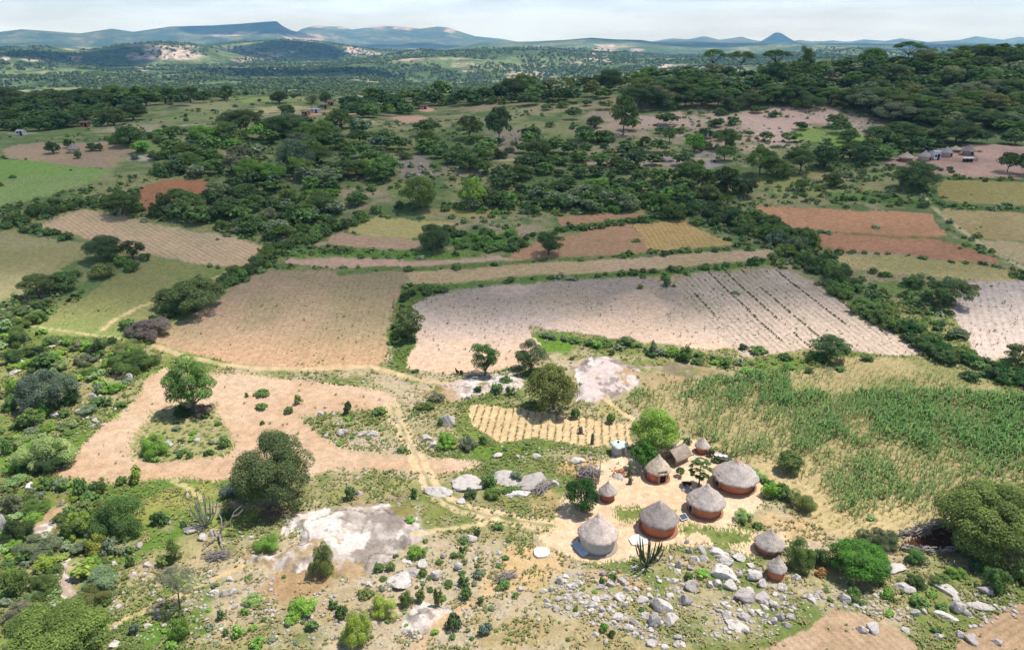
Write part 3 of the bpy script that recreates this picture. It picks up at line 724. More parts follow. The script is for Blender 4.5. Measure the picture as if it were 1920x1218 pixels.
            c = c * (1 - soil) + (S(196, 166, 128) * (1 - a) + S(150, 142, 84) * a) * soil
            vg_ = np.full(len(sel), vg)
            best = np.full(len(sel), 1e9)
            xs, ys = Xw[sel] + kk * 2.6 * fr[sel], Yw[sel] + kk * 2.6 * (fbm(X[sel], Y[sel], 6, 4, 63) - .5)
            for a_, b_ in zip(wp, np.roll(wp, -1, 0)):
                ab = b_ - a_
                t = np.clip(((xs - a_[0]) * ab[0] + (ys - a_[1]) * ab[1]) / max((ab ** 2).sum(), 1e-9), 0, 1)
                best = np.minimum(best, np.hypot(xs - a_[0] - t * ab[0], ys - a_[1] - t * ab[1]))
            Z[sel] += sst(0, 1.6, best) * (.15 + 1.5 * np.maximum(fbm(X[sel], Y[sel], 6, 4, 99) - .36, 0))
        else:
            a = sst(0.35, 0.65, fbm(X[sel], Y[sel], 16, 4, 90 + i) * 0.75 + 0.25 * n5[sel])[:, None]
            c = ca * (1 - a) + cb * a
            vg_ = vg * (0.4 + 1.2 * fbm(X[sel], Y[sel], 22, 3, 130 + i))
        if nm == 'dirt_yard' and 'compound' in lab:
            e = sst(0.45, 0.65, n12[sel])[:, None]
            c = c * (1 - 0.35 * e) + S(232, 186, 142) * 0.35 * e
        if 'maize' in lab:
            far_ = sst(.1, 1.0, ((px[sel] - 1200) * .35 + (930 - py[sel]) * 1.6) / 330)[:, None]
            c = c * (1 - 0.5 * far_) + S(146, 140, 92) * 0.5 * far_
            up = ((py[sel] < 745) & (px[sel] > 1500)).astype(float)[:, None] * sst(0.4, 0.6, n12[sel])[:, None]
            c = c * (1 - 0.6 * up) + S(132, 142, 80) * 0.6 * up
        if 'pale sandy field' in lab:
            gg = sst(0.45, 0.6, n30[sel] * 0.3 + 0.7 * fbm(X[sel], Y[sel], 12, 3, 55))[:, None] * sst(640, 560, py[sel])[:, None]
            c = c * (1 - 0.55 * gg) + S(178, 168, 150) * 0.55 * gg
            upr = sst(590, 550, py[sel])[:, None]
            c = c * (1 - .14 * upr)  # upper end darkened: cloud shade put into the sand colour
            nearb = sst(600, 690, py[sel])[:, None]
            c = c * (1 - 0.6 * nearb) + S(238, 196, 152) * 0.6 * nearb
        if 'large tan' in lab:
            nearb = sst(600, 680, py[sel])[:, None]
            c = c * (1 - 0.6 * nearb) + S(226, 178, 136) * 0.6 * nearb
        col[sel] = c
        veg[sel], stony[sel], zone[sel] = vg_, stn, i + 1
        if rows:
            (x1, y1), (x2, y2), per, amp = rows
            a_, b_ = P1(x1, y1)[:2], P1(x2, y2)[:2]
            d = (b_ - a_) / np.linalg.norm(b_ - a_)
            rowu[sel] = (-(X[sel] - a_[0]) * d[1] + (Y[sel] - a_[1]) * d[0]) / per
            rowa[sel] = amp
        else:
            rowa[sel] = 0
    nz_f = len(FIELDS)
    for i, (nm, lab, line, wid, c) in enumerate(PATHS):
        wp = to_world(line)
        pts = []
        for a, b in zip(wp[:-1], wp[1:]):
            for s in np.linspace(0, 1, 6)[:-1]:
                pts.append(a + (b - a) * s)
        pts = np.array(pts + [wp[-1]])
        ker = np.array([.25, .5, .25])
        for _ in range(4):
            q = pts.copy()
            q[1:-1] = pts[:-2] * .25 + pts[1:-1] * .5 + pts[2:] * .25
            pts = q
        lo, hi = pts.min(0) - 4 * wid, pts.max(0) + 4 * wid
        sel = np.nonzero((X > lo[0]) & (X < hi[0]) & (Y > lo[1]) & (Y < hi[1]))[0]
        best = np.full(len(sel), 1e9)
        xs, ys = X[sel] + 0.9 * wx_[sel] + .4 * hx[sel], Y[sel] + 0.9 * wy_[sel] + .4 * hy[sel]
        for a, b in zip(pts[:-1], pts[1:]):
            ab = b - a
            t = np.clip(((xs - a[0]) * ab[0] + (ys - a[1]) * ab[1]) / max((ab ** 2).sum(), 1e-9), 0, 1)
            best = np.minimum(best, np.hypot(xs - a[0] - t * ab[0], ys - a[1] - t * ab[1]))
        if 'double' in lab:
            best = np.abs(best - 0.75) * 1.5
        f = (1 - sst(0.35, 0.75, best / wid))[:, None] * (0.65 + 0.35 * sst(0.3, 0.6, n5[sel]))[:, None]
        col[sel] = col[sel] * (1 - f) + c * f
        veg[sel] = veg[sel] * (1 - f[:, 0]) + (.6 * f[:, 0] if nm == 'grass_bank' else 0)
        rowa[sel] *= 1 - f[:, 0]
        zone[sel[f[:, 0] > 0.5]] = nz_f + 1 + i
    col = np.clip(col, 0.015, 0.8)
    Z2 = Z.copy()
    # granite sheets swell a little above the soil
    V[:, 2] = Z2
    rgba = np.concatenate([col, np.ones((len(X), 1))], 1)
    idx = np.arange(naz * nr).reshape(nr, naz)
    F = np.stack([idx[:-1, :-1], idx[:-1, 1:], idx[1:, 1:], idx[1:, :-1]], -1).reshape(-1, 4)
    F = F[:, ::-1]
    fz = zone[F[:, 0]]
    names = [('ground', 'scrubby grass and stony soil of the valley floor and slopes')] + [(f[0], f[1]) for f in FIELDS] + [(p[0], p[1]) for p in PATHS]
    for zi, (nm, lab) in enumerate(names):
        f = F[fz == zi]
        if not len(f): continue
        used, inv = np.unique(f, return_inverse=True)
        at = dict(col=('POINT', 'FLOAT_COLOR', rgba[used]), rowu=('POINT', 'FLOAT', rowu[used]), rowamp=('POINT', 'FLOAT', rowa[used]),
                  veg=('POINT', 'FLOAT', veg[used]), stony=('POINT', 'FLOAT', stony[used]))
        me = np_mesh(nm, V[used], inv.reshape(-1, 4), at, True)
        tag(link(nm, me, M['ground']), lab, None, None, 'structure')
build_ground()

# ------------------------------------------------------------------ far country: wooded plain, granite hills, blue ridges
def far_material():
    m, t, b = new_mat('far_woodland', 0.95, 0.05)
    g = nn(t, 'ShaderNodeNewGeometry').outputs['Position']
    base = tattr(t, 'col').outputs['Color']
    n1, n2 = tnoise(t, 1 / 24, 5, 0.7, g), tnoise(t, 1 / 130, 4, 0.6, g)
    v = tramp(t, n1.outputs['Fac'], [(0.36, 0.42), (0.64, 1.5)])
    c = tmix(t, base, v, 1.0, 'MULTIPLY')
    c = tmix(t, c, tramp(t, n2.outputs['Fac'], [(0.3, 0.72), (0.7, 1.28)]), 1.0, 'MULTIPLY')
    t.links.new(c, b.inputs['Base Color'])
    tbump(t, b, n1.outputs['Fac'], 0.9, 9.0)
    return m
BARE = [(300, 97, 62, 15), (345, 106, 40, 8), (255, 103, 26, 10), (575, 71, 55, 7), (668, 95, 26, 8), (700, 100, 20, 5), (1136, 90, 26, 8), (1125, 110, 24, 6), (1190, 95, 16, 4), (62, 112, 30, 8), (140, 110, 18, 8), (10, 112, 12, 7),
        (420, 66, 26, 3), (460, 62, 30, 3), (600, 50, 24, 4), (705, 52, 24, 4), (760, 53, 30, 4), (845, 58, 12, 5), (640, 52, 12, 3), (460, 112, 30, 6), (270, 130, 22, 6), (370, 146, 26, 3), (580, 118, 20, 5), (520, 105, 16, 4), (985, 139, 40, 4), (880, 134, 20, 3), (1270, 125, 70, 4), (1080, 118, 26, 3), (760, 110, 26, 3)]
def build_far():
    naz, nr = 1300, 520
    az = np.linspace(R_(-85), R_(85), naz)
    Rr = np.concatenate([np.geomspace(1480, 20900, nr)])
    A, RR = np.meshgrid(az, Rr)
    X, Y = (RR * np.sin(A)).ravel(), (RR * np.cos(A)).ravel()
    Z = T(X, Y)
    Z[:naz] -= 1.0
    V = np.stack([X, Y, Z], -1)
    px, py = pix_of(V)
    n = fbm(X, Y, 260, 4, 3)
    n2 = fbm(X, Y, 90, 4, 4)
    R = np.hypot(X, Y)
    a = sst(0.42, 0.62, n)[:, None]
    col = np.array([0.070, 0.110, 0.040]) * (1 - a) + np.array([0.135, 0.175, 0.07]) * a
    cl = sst(0.58, 0.68, n2 * 0.6 + n * 0.4)[:, None]
    col = col * (1 - 0.7 * cl) + np.array([0.36, 0.31, 0.20]) * 0.7 * cl
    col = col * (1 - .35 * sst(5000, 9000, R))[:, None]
    fr = fbm(X, Y, 130, 4, 6) - 0.5
    fine = fbm(X, Y, 45, 3, 7)
    for (bx, by, rx, ry) in BARE:
        d = np.hypot((px - bx) / rx, (py - by) / ry) + fr * 1.7
        f = ((1 - sst(0.6, 1.0, d)) * (0.55 + 0.45 * sst(0.4, 0.6, fine)))[:, None]
        col = col * (1 - f) + np.array([0.47, 0.37, 0.31]) * f
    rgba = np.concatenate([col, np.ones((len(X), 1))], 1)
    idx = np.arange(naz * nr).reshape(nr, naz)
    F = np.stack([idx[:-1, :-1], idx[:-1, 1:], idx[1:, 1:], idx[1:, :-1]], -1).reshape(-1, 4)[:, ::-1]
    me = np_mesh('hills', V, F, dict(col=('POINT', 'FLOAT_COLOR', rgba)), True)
    tag(link('hills', me, far_material()), 'wooded plain, bald granite hills and blue ridges out to the horizon', None, None, 'structure')
build_far()
#@@PART3
# ------------------------------------------------------------------ plants
def rand_dirs(n, g):
    d = g.normal(size=(n, 3))
    return d / np.linalg.norm(d, axis=1, keepdims=True)
def leaf_cloud(blobs, n, asp, seed, cover=2.3, up=0.5, shell=(0.74, 1.05), jag=0.55):
    """Leaf-spray faces spread over many clumps; blobs = (x, y, z, rx, ry, rz) with total height 1."""
    g = np.random.default_rng(seed)
    B = np.array(blobs, float)
    area = B[:, 3] * B[:, 4] + B[:, 5] * (B[:, 3] + B[:, 4])
    tot = 4 * math.pi / 3 * area.sum()
    bi = g.choice(len(B), n, p=area / area.sum())
    d = rand_dirs(n, g)
    flip = (d[:, 2] < -0.35) & (g.random(n) < 0.75)
    d[flip, 2] *= -1
    r = g.uniform(*shell, n)
    b = B[bi]
    p = b[:, :3] + d * b[:, 3:] * r[:, None]
    nrm = d / b[:, 3:]
    nrm /= np.linalg.norm(nrm, axis=1, keepdims=True)
    nrm = nrm + jag * rand_dirs(n, g)
    nrm[:, 2] += up
    nrm /= np.linalg.norm(nrm, axis=1, keepdims=True)
    s = math.sqrt(cover * 0.5 * tot / n) * g.uniform(0.55, 1.35, n) * 0.5
    a = np.cross(nrm, rand_dirs(n, g)); a /= np.linalg.norm(a, axis=1, keepdims=True)
    c = np.cross(nrm, a)
    el = g.uniform(0.6, 1.0, n)[:, None]
    s = s[:, None]
    V = np.stack([p + a * s * 1.15, p + c * s * el + nrm * s * 0.25, p - a * s * 1.15, p - c * s * el + nrm * s * 0.1], 1).reshape(-1, 3)
    V[:, :2] /= asp
    V[:, 2] = np.maximum(V[:, 2], 0.0)
    F = np.arange(n * 4).reshape(-1, 4)
    bt = g.random(len(B))
    tint = np.clip(0.5 + 0.42 * (bt[bi] - 0.5) + 0.22 * g.normal(size=n), 0, 1)
    return V, F, np.repeat(tint, 4)
def shape(kind, seed):
    g = np.random.default_rng(seed)
    U = lambda a, b: g.uniform(a, b)
    B = []
    limbs = []
    if kind == 'round':
        asp, fork = 0.54, 0.1
        for k in range(40):
            d = rand_dirs(1, g)[0]
            if d[2] < -0.75: d[2] *= -1
            r = U(.10, .18)
            B.append((d[0] * .40 * U(.85, 1.12), d[1] * .40 * U(.85, 1.12), .51 + d[2] * .36 * U(.9, 1.1), r, r, r * .85))
        B.append((0, 0, .5, .36, .36, .36))
    elif kind == 'umbrella':
        asp, fork = 0.68, 0.26
        for k in range(36):
            an, q = U(0, 6.283), math.sqrt(U(0, 1))
            x, y = q * .55 * math.cos(an), q * .55 * math.sin(an)
            r = U(.11, .19)
            B.append((x, y, .87 - .30 * q * q + U(-.05, .03), r, r, r * .55))
        for k in range(20):
            an, q = U(0, 6.283), U(.3, .98)
            r = U(.10, .16)
            B.append((q * .52 * math.cos(an), q * .52 * math.sin(an), U(.36, .62), r, r, r * .6))
    elif kind == 'spread':    # broad dome on a short trunk
        asp, fork = 0.8, 0.16
        for k in range(44):
            d = rand_dirs(1, g)[0]
            if d[2] < -0.12: d[2] *= -1
            r = U(.11, .19)
            B.append((d[0] * .62 * U(.85, 1.1), d[1] * .62 * U(.85, 1.1), .40 + d[2] * .46 * U(.9, 1.08), r, r, r * .8))
        B.append((0, 0, .46, .52, .52, .34))
    elif kind == 'parasol':   # flat layered crown high on a bare forked trunk
        asp, fork = 0.5, 0.5
        for k in range(30):
            an, q = U(0, 6.283), math.sqrt(U(0, 1))
            r = U(.07, .13)
            B.append((q * .42 * math.cos(an), q * .42 * math.sin(an), .90 - .16 * q * q + U(-.07, .03), r, r, r * .5))
    elif kind == 'open':
        asp, fork = 0.5, 0.18
        for k in range(30):
            d = rand_dirs(1, g)[0]
            q = U(.5, 1.0)
            r = U(.085, .155)
            B.append((d[0] * .41 * q, d[1] * .41 * q, .57 + d[2] * .37 * q, r * 1.1, r * 1.1, r * .8))
    elif kind == 'ball':      # dense rounded crown down to the ground
        asp, fork = 0.66, 0.12
        for k in range(44):
            d = rand_dirs(1, g)[0]
            d[2] = abs(d[2]) if d[2] < -.5 else d[2]
            r = U(.10, .19)
            B.append((d[0] * .50 * U(.9, 1.08), d[1] * .50 * U(.9, 1.08), max(.1, .45 + d[2] * .42), r, r, r * .85))
        B.append((0, 0, .44, .46, .46, .42))
    elif kind == 'dome':      # wide dense bush down to the ground
        asp, fork = 0.85, 0.12
        for k in range(26):
            d = rand_dirs(1, g)[0]
            d[2] = abs(d[2])
            r = U(.11, .27)
            q = U(.7, 1.25)
            B.append((d[0] * .62 * q, d[1] * .62 * q, .16 + d[2] * .62 * U(.75, 1.1), r, r, r * .8))
        B.append((U(-.1, .1), U(-.1, .1), .34, .46, .46, .38))
    elif kind == 'ragged':    # loose uneven shrub
        asp, fork = 0.72, 0.08
        B.append((0, 0, .3, .34, .34, .3))
        for k in range(24):
            an, q = U(0, 6.283), math.sqrt(U(0.02, 1))
            r = U(.10, .22)
            B.append((q * .52 * math.cos(an), q * .52 * math.sin(an), U(.14, .86 - .42 * q), r, r, r * U(.75, 1.1)))
    elif kind == 'column':
        asp, fork = 0.36, 0.1
        for k in range(15):
            an, z = U(0, 6.283), U(.1, .92)
            q = .2 * (1 - .6 * z)
            r = U(.1, .16) * (1.15 - .5 * z)
            B.append((q * math.cos(an), q * math.sin(an), z, r, r, r * 1.1))
    trunk = MB()
    if kind in ('round', 'umbrella', 'open', 'column', 'spread', 'parasol'):
        rt = {'spread': .035, 'parasol': .016, 'round': .032, 'umbrella': .026, 'open': .028, 'column': .02}[kind]
        lean = (U(-.03, .03), U(-.03, .03))
        fx, fy = lean
        trunk.tube([(0, 0, -.04), (fx * .4, fy * .4, fork * .5), (fx, fy, fork)], [rt * 1.35, rt, rt * .9], 7)
        order = [b for b in B if b[3] < .3]
        g.shuffle(order)
        for b in order[:10]:
            m = ((fx + b[0]) * .5 + U(-.04, .04), (fy + b[1]) * .5 + U(-.04, .04), fork + (b[2] - fork) * U(.45, .6))
            trunk.tube([(fx, fy, fork - .01), m, (b[0], b[1], b[2])], [rt * .62, rt * .42, rt * .16], 5)
    else:
        for b in B[:7]:
            trunk.tube([(0, 0, -.03), (b[0] * .5, b[1] * .5, b[2] * .6), b[:3]], [.022, .016, .006], 4)
    trunk.V = [(x / asp, y / asp, z) for x, y, z in trunk.V]
    return B, asp, trunk
NLEAF = dict(huge=30000, hi=14000, mid=3400, lo=560)
_plant = {}
def plant_mesh(kind, lod, var):
    key = (kind, lod, var)
    if key not in _plant:
        seed = 1000 + var * 17 + sum(map(ord, kind))
        B, asp, tr = shape(kind, seed)
        n = NLEAF[lod]
        if kind in ('round', 'dome', 'ball'): n = int(n * 1.3)
        cover = {'huge': 2.1, 'hi': 2.1, 'mid': 2.3, 'lo': 2.6}[lod] * {'open': 1.25, 'umbrella': 1.1, 'ragged': 1.15, 'dome': 1.3, 'ball': 1.25, 'spread': 1.15}.get(kind, 1.0)
        V, F, tint = leaf_cloud(B, n, asp, seed + 5, cover)
        me = np_mesh(kind + '_crown', V, F, dict(tint=('POINT', 'FLOAT', tint)))
        me.materials.append(M['leaf'])
        tm = tr.mesh(kind + '_trunk')
        tm.materials.append(M['bark'])
        _plant[key] = (me, tm, asp, V, F, tint)
    return _plant[key]
COL = dict(dark=(.042, .072, .026), deep=(.024, .066, .018), mid=(.070, .115, .034), bright=(.115, .20, .038), yellow=(.165, .21, .045), olive=(.098, .122, .040),
           grey=(.115, .14, .085), blue=(.072, .10, .078), pale=(.15, .215, .085), greyolive=(.072, .104, .042), lime=(.058, .135, .022), acacia=(.098, .138, .034), dry=(.30, .17, .07), bare=(.14, .11, .10))
SHADECOL = dict(dark=(.060, .096, .042), deep=(.044, .078, .036), mid=(.078, .125, .044), bright=(.10, .19, .045), yellow=(.15, .20, .05), olive=(.11, .125, .055), grey=(.12, .15, .10), blue=(.08, .115, .085))
WORD = dict(dark='dark green', deep='very dark green', mid='mid green', bright='bright green', yellow='yellow green', olive='olive', grey='grey green', blue='blue grey', pale='pale green', greyolive='grey olive', lime='lush green', acacia='yellow green', dry='dry orange', bare='bare twiggy')
for _k in SHADECOL: SHADECOL[_k] = (SHADECOL[_k][0] * 1.5, SHADECOL[_k][1] * 1.42, SHADECOL[_k][2] * 1.15)
for _d in (COL, SHADECOL):
    for _k in _d: _d[_k] = tuple((1.9 if _d is COL and _k not in ('greyolive', 'deep', 'lime') else 1.6) * q for q in _d[_k])
PLANTS = []   # dicts: kind, colour, base point, half width, height, picture size, tree?
def put_tree(cx, ybase, wpx, ytop, kind, colour, label=None, ratio=None, shade=None):
    p = P1(cx, ybase)
    dep = depth_of(p)
    a = 0.5 * wpx * dep / FPX
    lo, hi = 0.6, 60
    hor = math.hypot(p[0], p[1])
    sd_ = (CAMH - p[2]) / math.hypot(hor, CAMH - p[2])
    cd_ = math.sqrt(1 - sd_ * sd_)
    for _ in range(30):
        h = 0.5 * (lo + hi)
        c = {'umbrella': .16, 'spread': .36}.get(kind, .3) * h
        top = ((h - c) * cd_ + math.sqrt((a * sd_) ** 2 * .7 + (c * cd_) ** 2)) * FPX / dep
        if top > ybase - ytop: hi = h
        else: lo = h
    h = max(h, 0.55 * a)
    PLANTS.append(dict(kind=kind, colour=colour, p=p, a=a, h=h, px=wpx, x=cx, y=ybase, tree=True, label=label))
def put_sky(cx, ybase, wpx, ytop, kind, colour, label, D=462):
    d = ray_of(cx, ytop); az = math.atan2(d[0], d[1])
    x, y = D * math.sin(az), D * math.cos(az)
    z = float(TF(np.array([x]), np.array([y]))[0])
    ztop = CAMH + D * d[2] / math.hypot(d[0], d[1])
    p = np.array([x, y, z]); dep = depth_of(p)
    PLANTS.append(dict(kind=kind, colour=colour, p=p, a=.5 * wpx * dep / FPX, h=max(ztop - z, 6.0), px=wpx, x=cx, y=ytop + 30, tree=True, label=label))
def put_bush(x0, x1, ytop, ybot, colour, kind=None, label=None, tree=False):
    cx, cy, wpx, S2 = (x0 + x1) / 2, (ytop + ybot) / 2, x1 - x0, (ybot - ytop) / 2
    h = 1.0
    for _ in range(4):
        p = P1(cx, cy, 0.42 * h)
        dep = depth_of(p + np.array([0, 0, .42 * h]))
        a = 0.5 * wpx * dep / FPX
        hor = math.hypot(p[0], p[1])
        sd_ = (CAMH - p[2]) / math.hypot(hor, CAMH - p[2]); cd_ = math.sqrt(1 - sd_ * sd_)
        Sm = S2 * dep / FPX
        c = math.sqrt(max(Sm * Sm - (a * sd_) ** 2, (0.42 * a) ** 2)) / cd_
        h = 1.9 * c
    PLANTS.append(dict(kind=kind or ('dome' if rng.random() < .45 else 'ragged'), colour=colour, p=p, a=a, h=h, px=wpx, x=cx, y=ybot, tree=tree, label=label))

# single trees read off the picture: x, base y, crown width, top y, kind, colour, label
for a in [
    (518, 945, 146, 809, 'round', 'greyolive', 'huge grey olive tree standing alone at the edge of the orange clearing'),
    (362, 774, 104, 667, 'open', 'mid', 'tall open tree on the stony island in the orange clearing'),
    (95, 766, 116, 689, 'spread', 'blue', 'broad blue grey tree in the left scrub with layered crown'),
    (1037, 767, 110, 680, 'spread', 'olive', 'domed olive umbrella tree beside the streaked rock sheet'),
    (909, 706, 60, 639, 'open', 'mid', 'open tree on the sandy field edge, left of a twin'),
    (995, 696, 66, 637, 'open', 'greyolive', 'greyish open tree between its twin and the domed umbrella tree'),
    (768, 637, 58, 577, 'open', 'greyolive', 'small tree growing in the green strip between two pale fields'),
    (1556, 672, 80, 622, 'umbrella', 'dark', 'small spreading tree at the foot of the furrowed field'),
    (1226, 846, 94, 764, 'round', 'bright', 'tall lime green tree behind the compound'),
    (1206, 876, 56, 826, 'spread', 'lime', 'small bright green tree in front of the tall lime one'),
    (338, 1142, 86, 1060, 'parasol', 'grey', 'small grey green flat topped tree on the stony lower slope'),
    (1078, 784, 20, 764, 'round', 'mid', 'left one of two small round trees on the seedling plot'),
    (1145, 793, 18, 774, 'round', 'mid', 'right one of two small round trees on the seedling plot'),
    (372, 582, 124, 519, 'spread', 'dark', 'broad dark tree at the hedge corner of the tan field'),
    (322, 575, 60, 536, 'round', 'dark', 'lower dark tree leaning on the broad hedge corner tree'),
    (200, 488, 72, 440, 'round', 'dark', 'left and darker tree of the pair beside the meadow'),
    (250, 486, 46, 448, 'open', 'greyolive', 'right and thinner tree of the pair beside the meadow'),
    (74, 558, 66, 508, 'open', 'dark', 'dark tree with visible trunk at the lower end of the dry field'),
    (122, 545, 50, 505, 'round', 'dark', 'round dark tree next to the one with visible trunk'),
    (813, 470, 64, 419, 'round', 'greyolive', 'lone round olive tree on the terraces'),
    (1028, 478, 60, 434, 'open', 'deep', 'dark bushy tree on the reddish terrace'),
    (785, 392, 76, 331, 'round', 'mid', 'dense green round tree in the grass above the terraces'),
    (885, 392, 54, 334, 'round', 'yellow', 'yellow green round tree right of the dense green one'),
    (1715, 354, 86, 303, 'round', 'deep', 'massive dark tree below the far homestead'),
    (1776, 572, 92, 518, 'umbrella', 'deep', 'dark grey leaning tree beside the cut off pale field'),
    (1908, 682, 56, 640, 'open', 'greyolive', 'open tree at the picture edge below the pale field'),
    (524, 194, 36, 172, 'round', 'deep', 'lone dark round tree on the far meadow'),
    (611, 196, 26, 171, 'round', 'dark', 'small dark tree shading the far tiny houses'),
    (587, 194, 30, 170, 'ragged', 'grey', 'greyish tree left of the far tiny houses'),
    (541, 225, 34, 196, 'umbrella', 'dark', 'dark leaning tree left of the far red earth'),
    (428, 188, 26, 160, 'umbrella', 'dark', 'thin trunked umbrella tree on the far meadow edge'),
    (236, 405, 74, 353, 'umbrella', 'dark', 'dark umbrella tree below the rust field'),
    (310, 395, 28, 360, 'open', 'dark', 'small open tree at the lower edge of the rust field'),
    (290, 408, 24, 378, 'open', 'greyolive', 'little greyish tree at the corner of the rust field'),
    (462, 248, 76, 204, 'umbrella', 'dark', 'big dark umbrella tree above the mid thicket'),
    (555, 318, 74, 262, 'round', 'blue', 'pale blue grey tree standing out of the thicket'),
    (800, 256, 58, 223, 'umbrella', 'dark', 'left umbrella tree of three on the middle slope'),
    (880, 262, 56, 216, 'umbrella', 'dark', 'middle umbrella tree of three on the middle slope'),
    (936, 270, 56, 200, 'umbrella', 'deep', 'tall dark umbrella tree, right one of three on the middle slope'),
    (860, 300, 44, 271, 'umbrella', 'dark', 'dark flat tree below the three umbrella trees'),
    (895, 306, 40, 276, 'umbrella', 'mid', 'greener flat tree below the three umbrella trees'),
    (1168, 254, 56, 178, 'umbrella', 'dark', 'tall layered tree at the left end of the stony slope'),
    (1095, 262, 44, 235, 'umbrella', 'dark', 'dark low umbrella tree left of the tall layered one'),
    (1115, 240, 36, 218, 'round', 'dark', 'round dark tree near the tall layered one'),
    (1255, 268, 34, 238, 'umbrella', 'dark', 'slim umbrella tree on the bare stony slope'),
    (1210, 275, 28, 255, 'umbrella', 'greyolive', 'thin pale umbrella tree on the bare stony slope'),
    (1360, 280, 62, 240, 'umbrella', 'dark', 'dark domed tree on the stony slope by the green grass'),
    (1302, 285, 40, 250, 'round', 'bright', 'bright green tree left of the dark domed one'),
    (1358, 302, 42, 271, 'umbrella', 'mid', 'small flat topped green tree beside the dirt road'),
    (1424, 330, 66, 274, 'umbrella', 'dark', 'tall umbrella tree beside the dirt road'),
    (1455, 332, 60, 298, 'round', 'mid', 'green leaning tree right of the tall roadside umbrella tree'),
    (1500, 324, 62, 276, 'umbrella', 'dark', 'dark umbrella tree between the road and the far homestead'),
    (1545, 316, 56, 272, 'round', 'dark', 'dark bushy tree right of the roadside umbrella trees'),
    (1617, 310, 40, 275, 'round', 'deep', 'dark conical tree left of the far homestead'),
    (1590, 268, 40, 243, 'round', 'dark', 'dark tree at the edge of the bright slope grass'),
    (1685, 268, 92, 226, 'umbrella', 'dark', 'broad dark tree right behind the far homestead'),
    (1790, 268, 90, 224, 'umbrella', 'dark', 'broad dark tree on the slope above the far homestead'),
    (1640, 272, 60, 235, 'umbrella', 'dark', 'dark spreading tree behind the far conical tree'),
    (1888, 323, 44, 284, 'umbrella', 'dark', 'left tree of the pair on the far bare yard'),
    (1920, 328, 50, 285, 'umbrella', 'dark', 'right tree of the pair on the far bare yard'),
    (1400, 370, 44, 330, 'open', 'greyolive', 'greyish tree on the flat below the dirt road'),
    (1360, 360, 56, 310, 'umbrella', 'dark', 'dark spreading tree on the flat below the dirt road'),
    (1290, 345, 60, 300, 'umbrella', 'mid', 'green spreading tree on the flat below the dirt road'),
    (1288, 372, 30, 338, 'open', 'greyolive', 'small greyish tree at the flat meadow edge'),
    (1500, 358, 30, 335, 'umbrella', 'mid', 'thin pale umbrella tree on the flat meadow'),
    (1560, 350, 40, 323, 'round', 'dark', 'dark bush like tree on the flat meadow'),
    (100, 288, 28, 265, 'round', 'deep', 'dark round tree left of the far round hut'),
    (130, 277, 20, 260, 'round', 'deep', 'small dark tree behind the far round hut'),
    (173, 283, 22, 268, 'round', 'deep', 'dark round tree right of the far round hut'),
    (147, 297, 15, 283, 'round', 'dark', 'tiny round tree in front of the far round hut'),
    (188, 283, 14, 269, 'round', 'dark', 'small round tree at the far plot edge'),
    (46, 158, 40, 131, 'round', 'deep', 'dark round skyline tree at the far left'),
    (243, 158, 28, 137, 'umbrella', 'dark', 'umbrella tree on the left skyline'),
    (711, 163, 32, 141, 'umbrella', 'dark', 'umbrella tree on the skyline under the domed blue hills'),
    (755, 166, 36, 147, 'round', 'dark', 'round tree right of the skyline umbrella tree'),
    (970, 158, 34, 140, 'umbrella', 'dark', 'dark skyline tree in front of the pale far clearing'),
    (916, 155, 18, 140, 'round', 'dark', 'small skyline tree left of the pale far clearing'),
    (1115, 148, 36, 124, 'round', 'dark', 'round tree where the ridge begins to rise'),
]:
    put_tree(*a[:6], a[6])
for a in [(1339, 125, 42, 88, 'umbrella', 'dark', 'leftmost skyline umbrella tree of the ridge'),
        (1391, 124, 52, 92, 'umbrella', 'dark', 'second skyline umbrella tree of the ridge'),
        (1460, 122, 50, 89, 'umbrella', 'dark', 'wide skyline tree under the pointed blue mountain'),
        (1516, 122, 30, 85, 'open', 'greyolive', 'slim skyline tree right of the pointed blue mountain'),
        (1711, 112, 58, 74, 'umbrella', 'dark', 'highest flat skyline tree on the right of the ridge'),
        (1845, 112, 60, 80, 'umbrella', 'mid', 'wide pale skyline tree near the right edge'),
        (1805, 112, 40, 82, 'umbrella', 'dark', 'dark skyline tree beside the wide pale one')]:
    put_sky(a[0], a[1], a[2] * 1.15, a[3], 'parasol' if a[4] == 'umbrella' else a[4], a[5], a[6])
for x0_, x1_, y0_, y1_, c_, lab_ in [(1764, 1968, 903, 1058, 'acacia', 'giant yellow green spreading tree shading the cattle pen'), (-10, 206, 1138, 1275, 'acacia', 'wide yellow green crown at the lower left corner'),
        (1056, 1126, 897, 969, 'deep', 'dense dark round tree in the yard above the grey hut'), (1554, 1667, 1008, 1096, 'lime', 'dense bright green round tree below the cattle pen'), (1456, 1508, 844, 890, 'mid', 'small round tree alone on the sand beside the maize')]:
    put_bush(x0_, x1_, y0_, y1_, c_, 'ball', lab_, True)
def boxes(x0, y0, sc, rows):
    for (a, b, c, d, colr, *lb) in rows:
        put_bush(x0 + a / sc, x0 + b / sc, y0 + c / sc, y0 + d / sc, colr, None, lb[0] if lb else None)
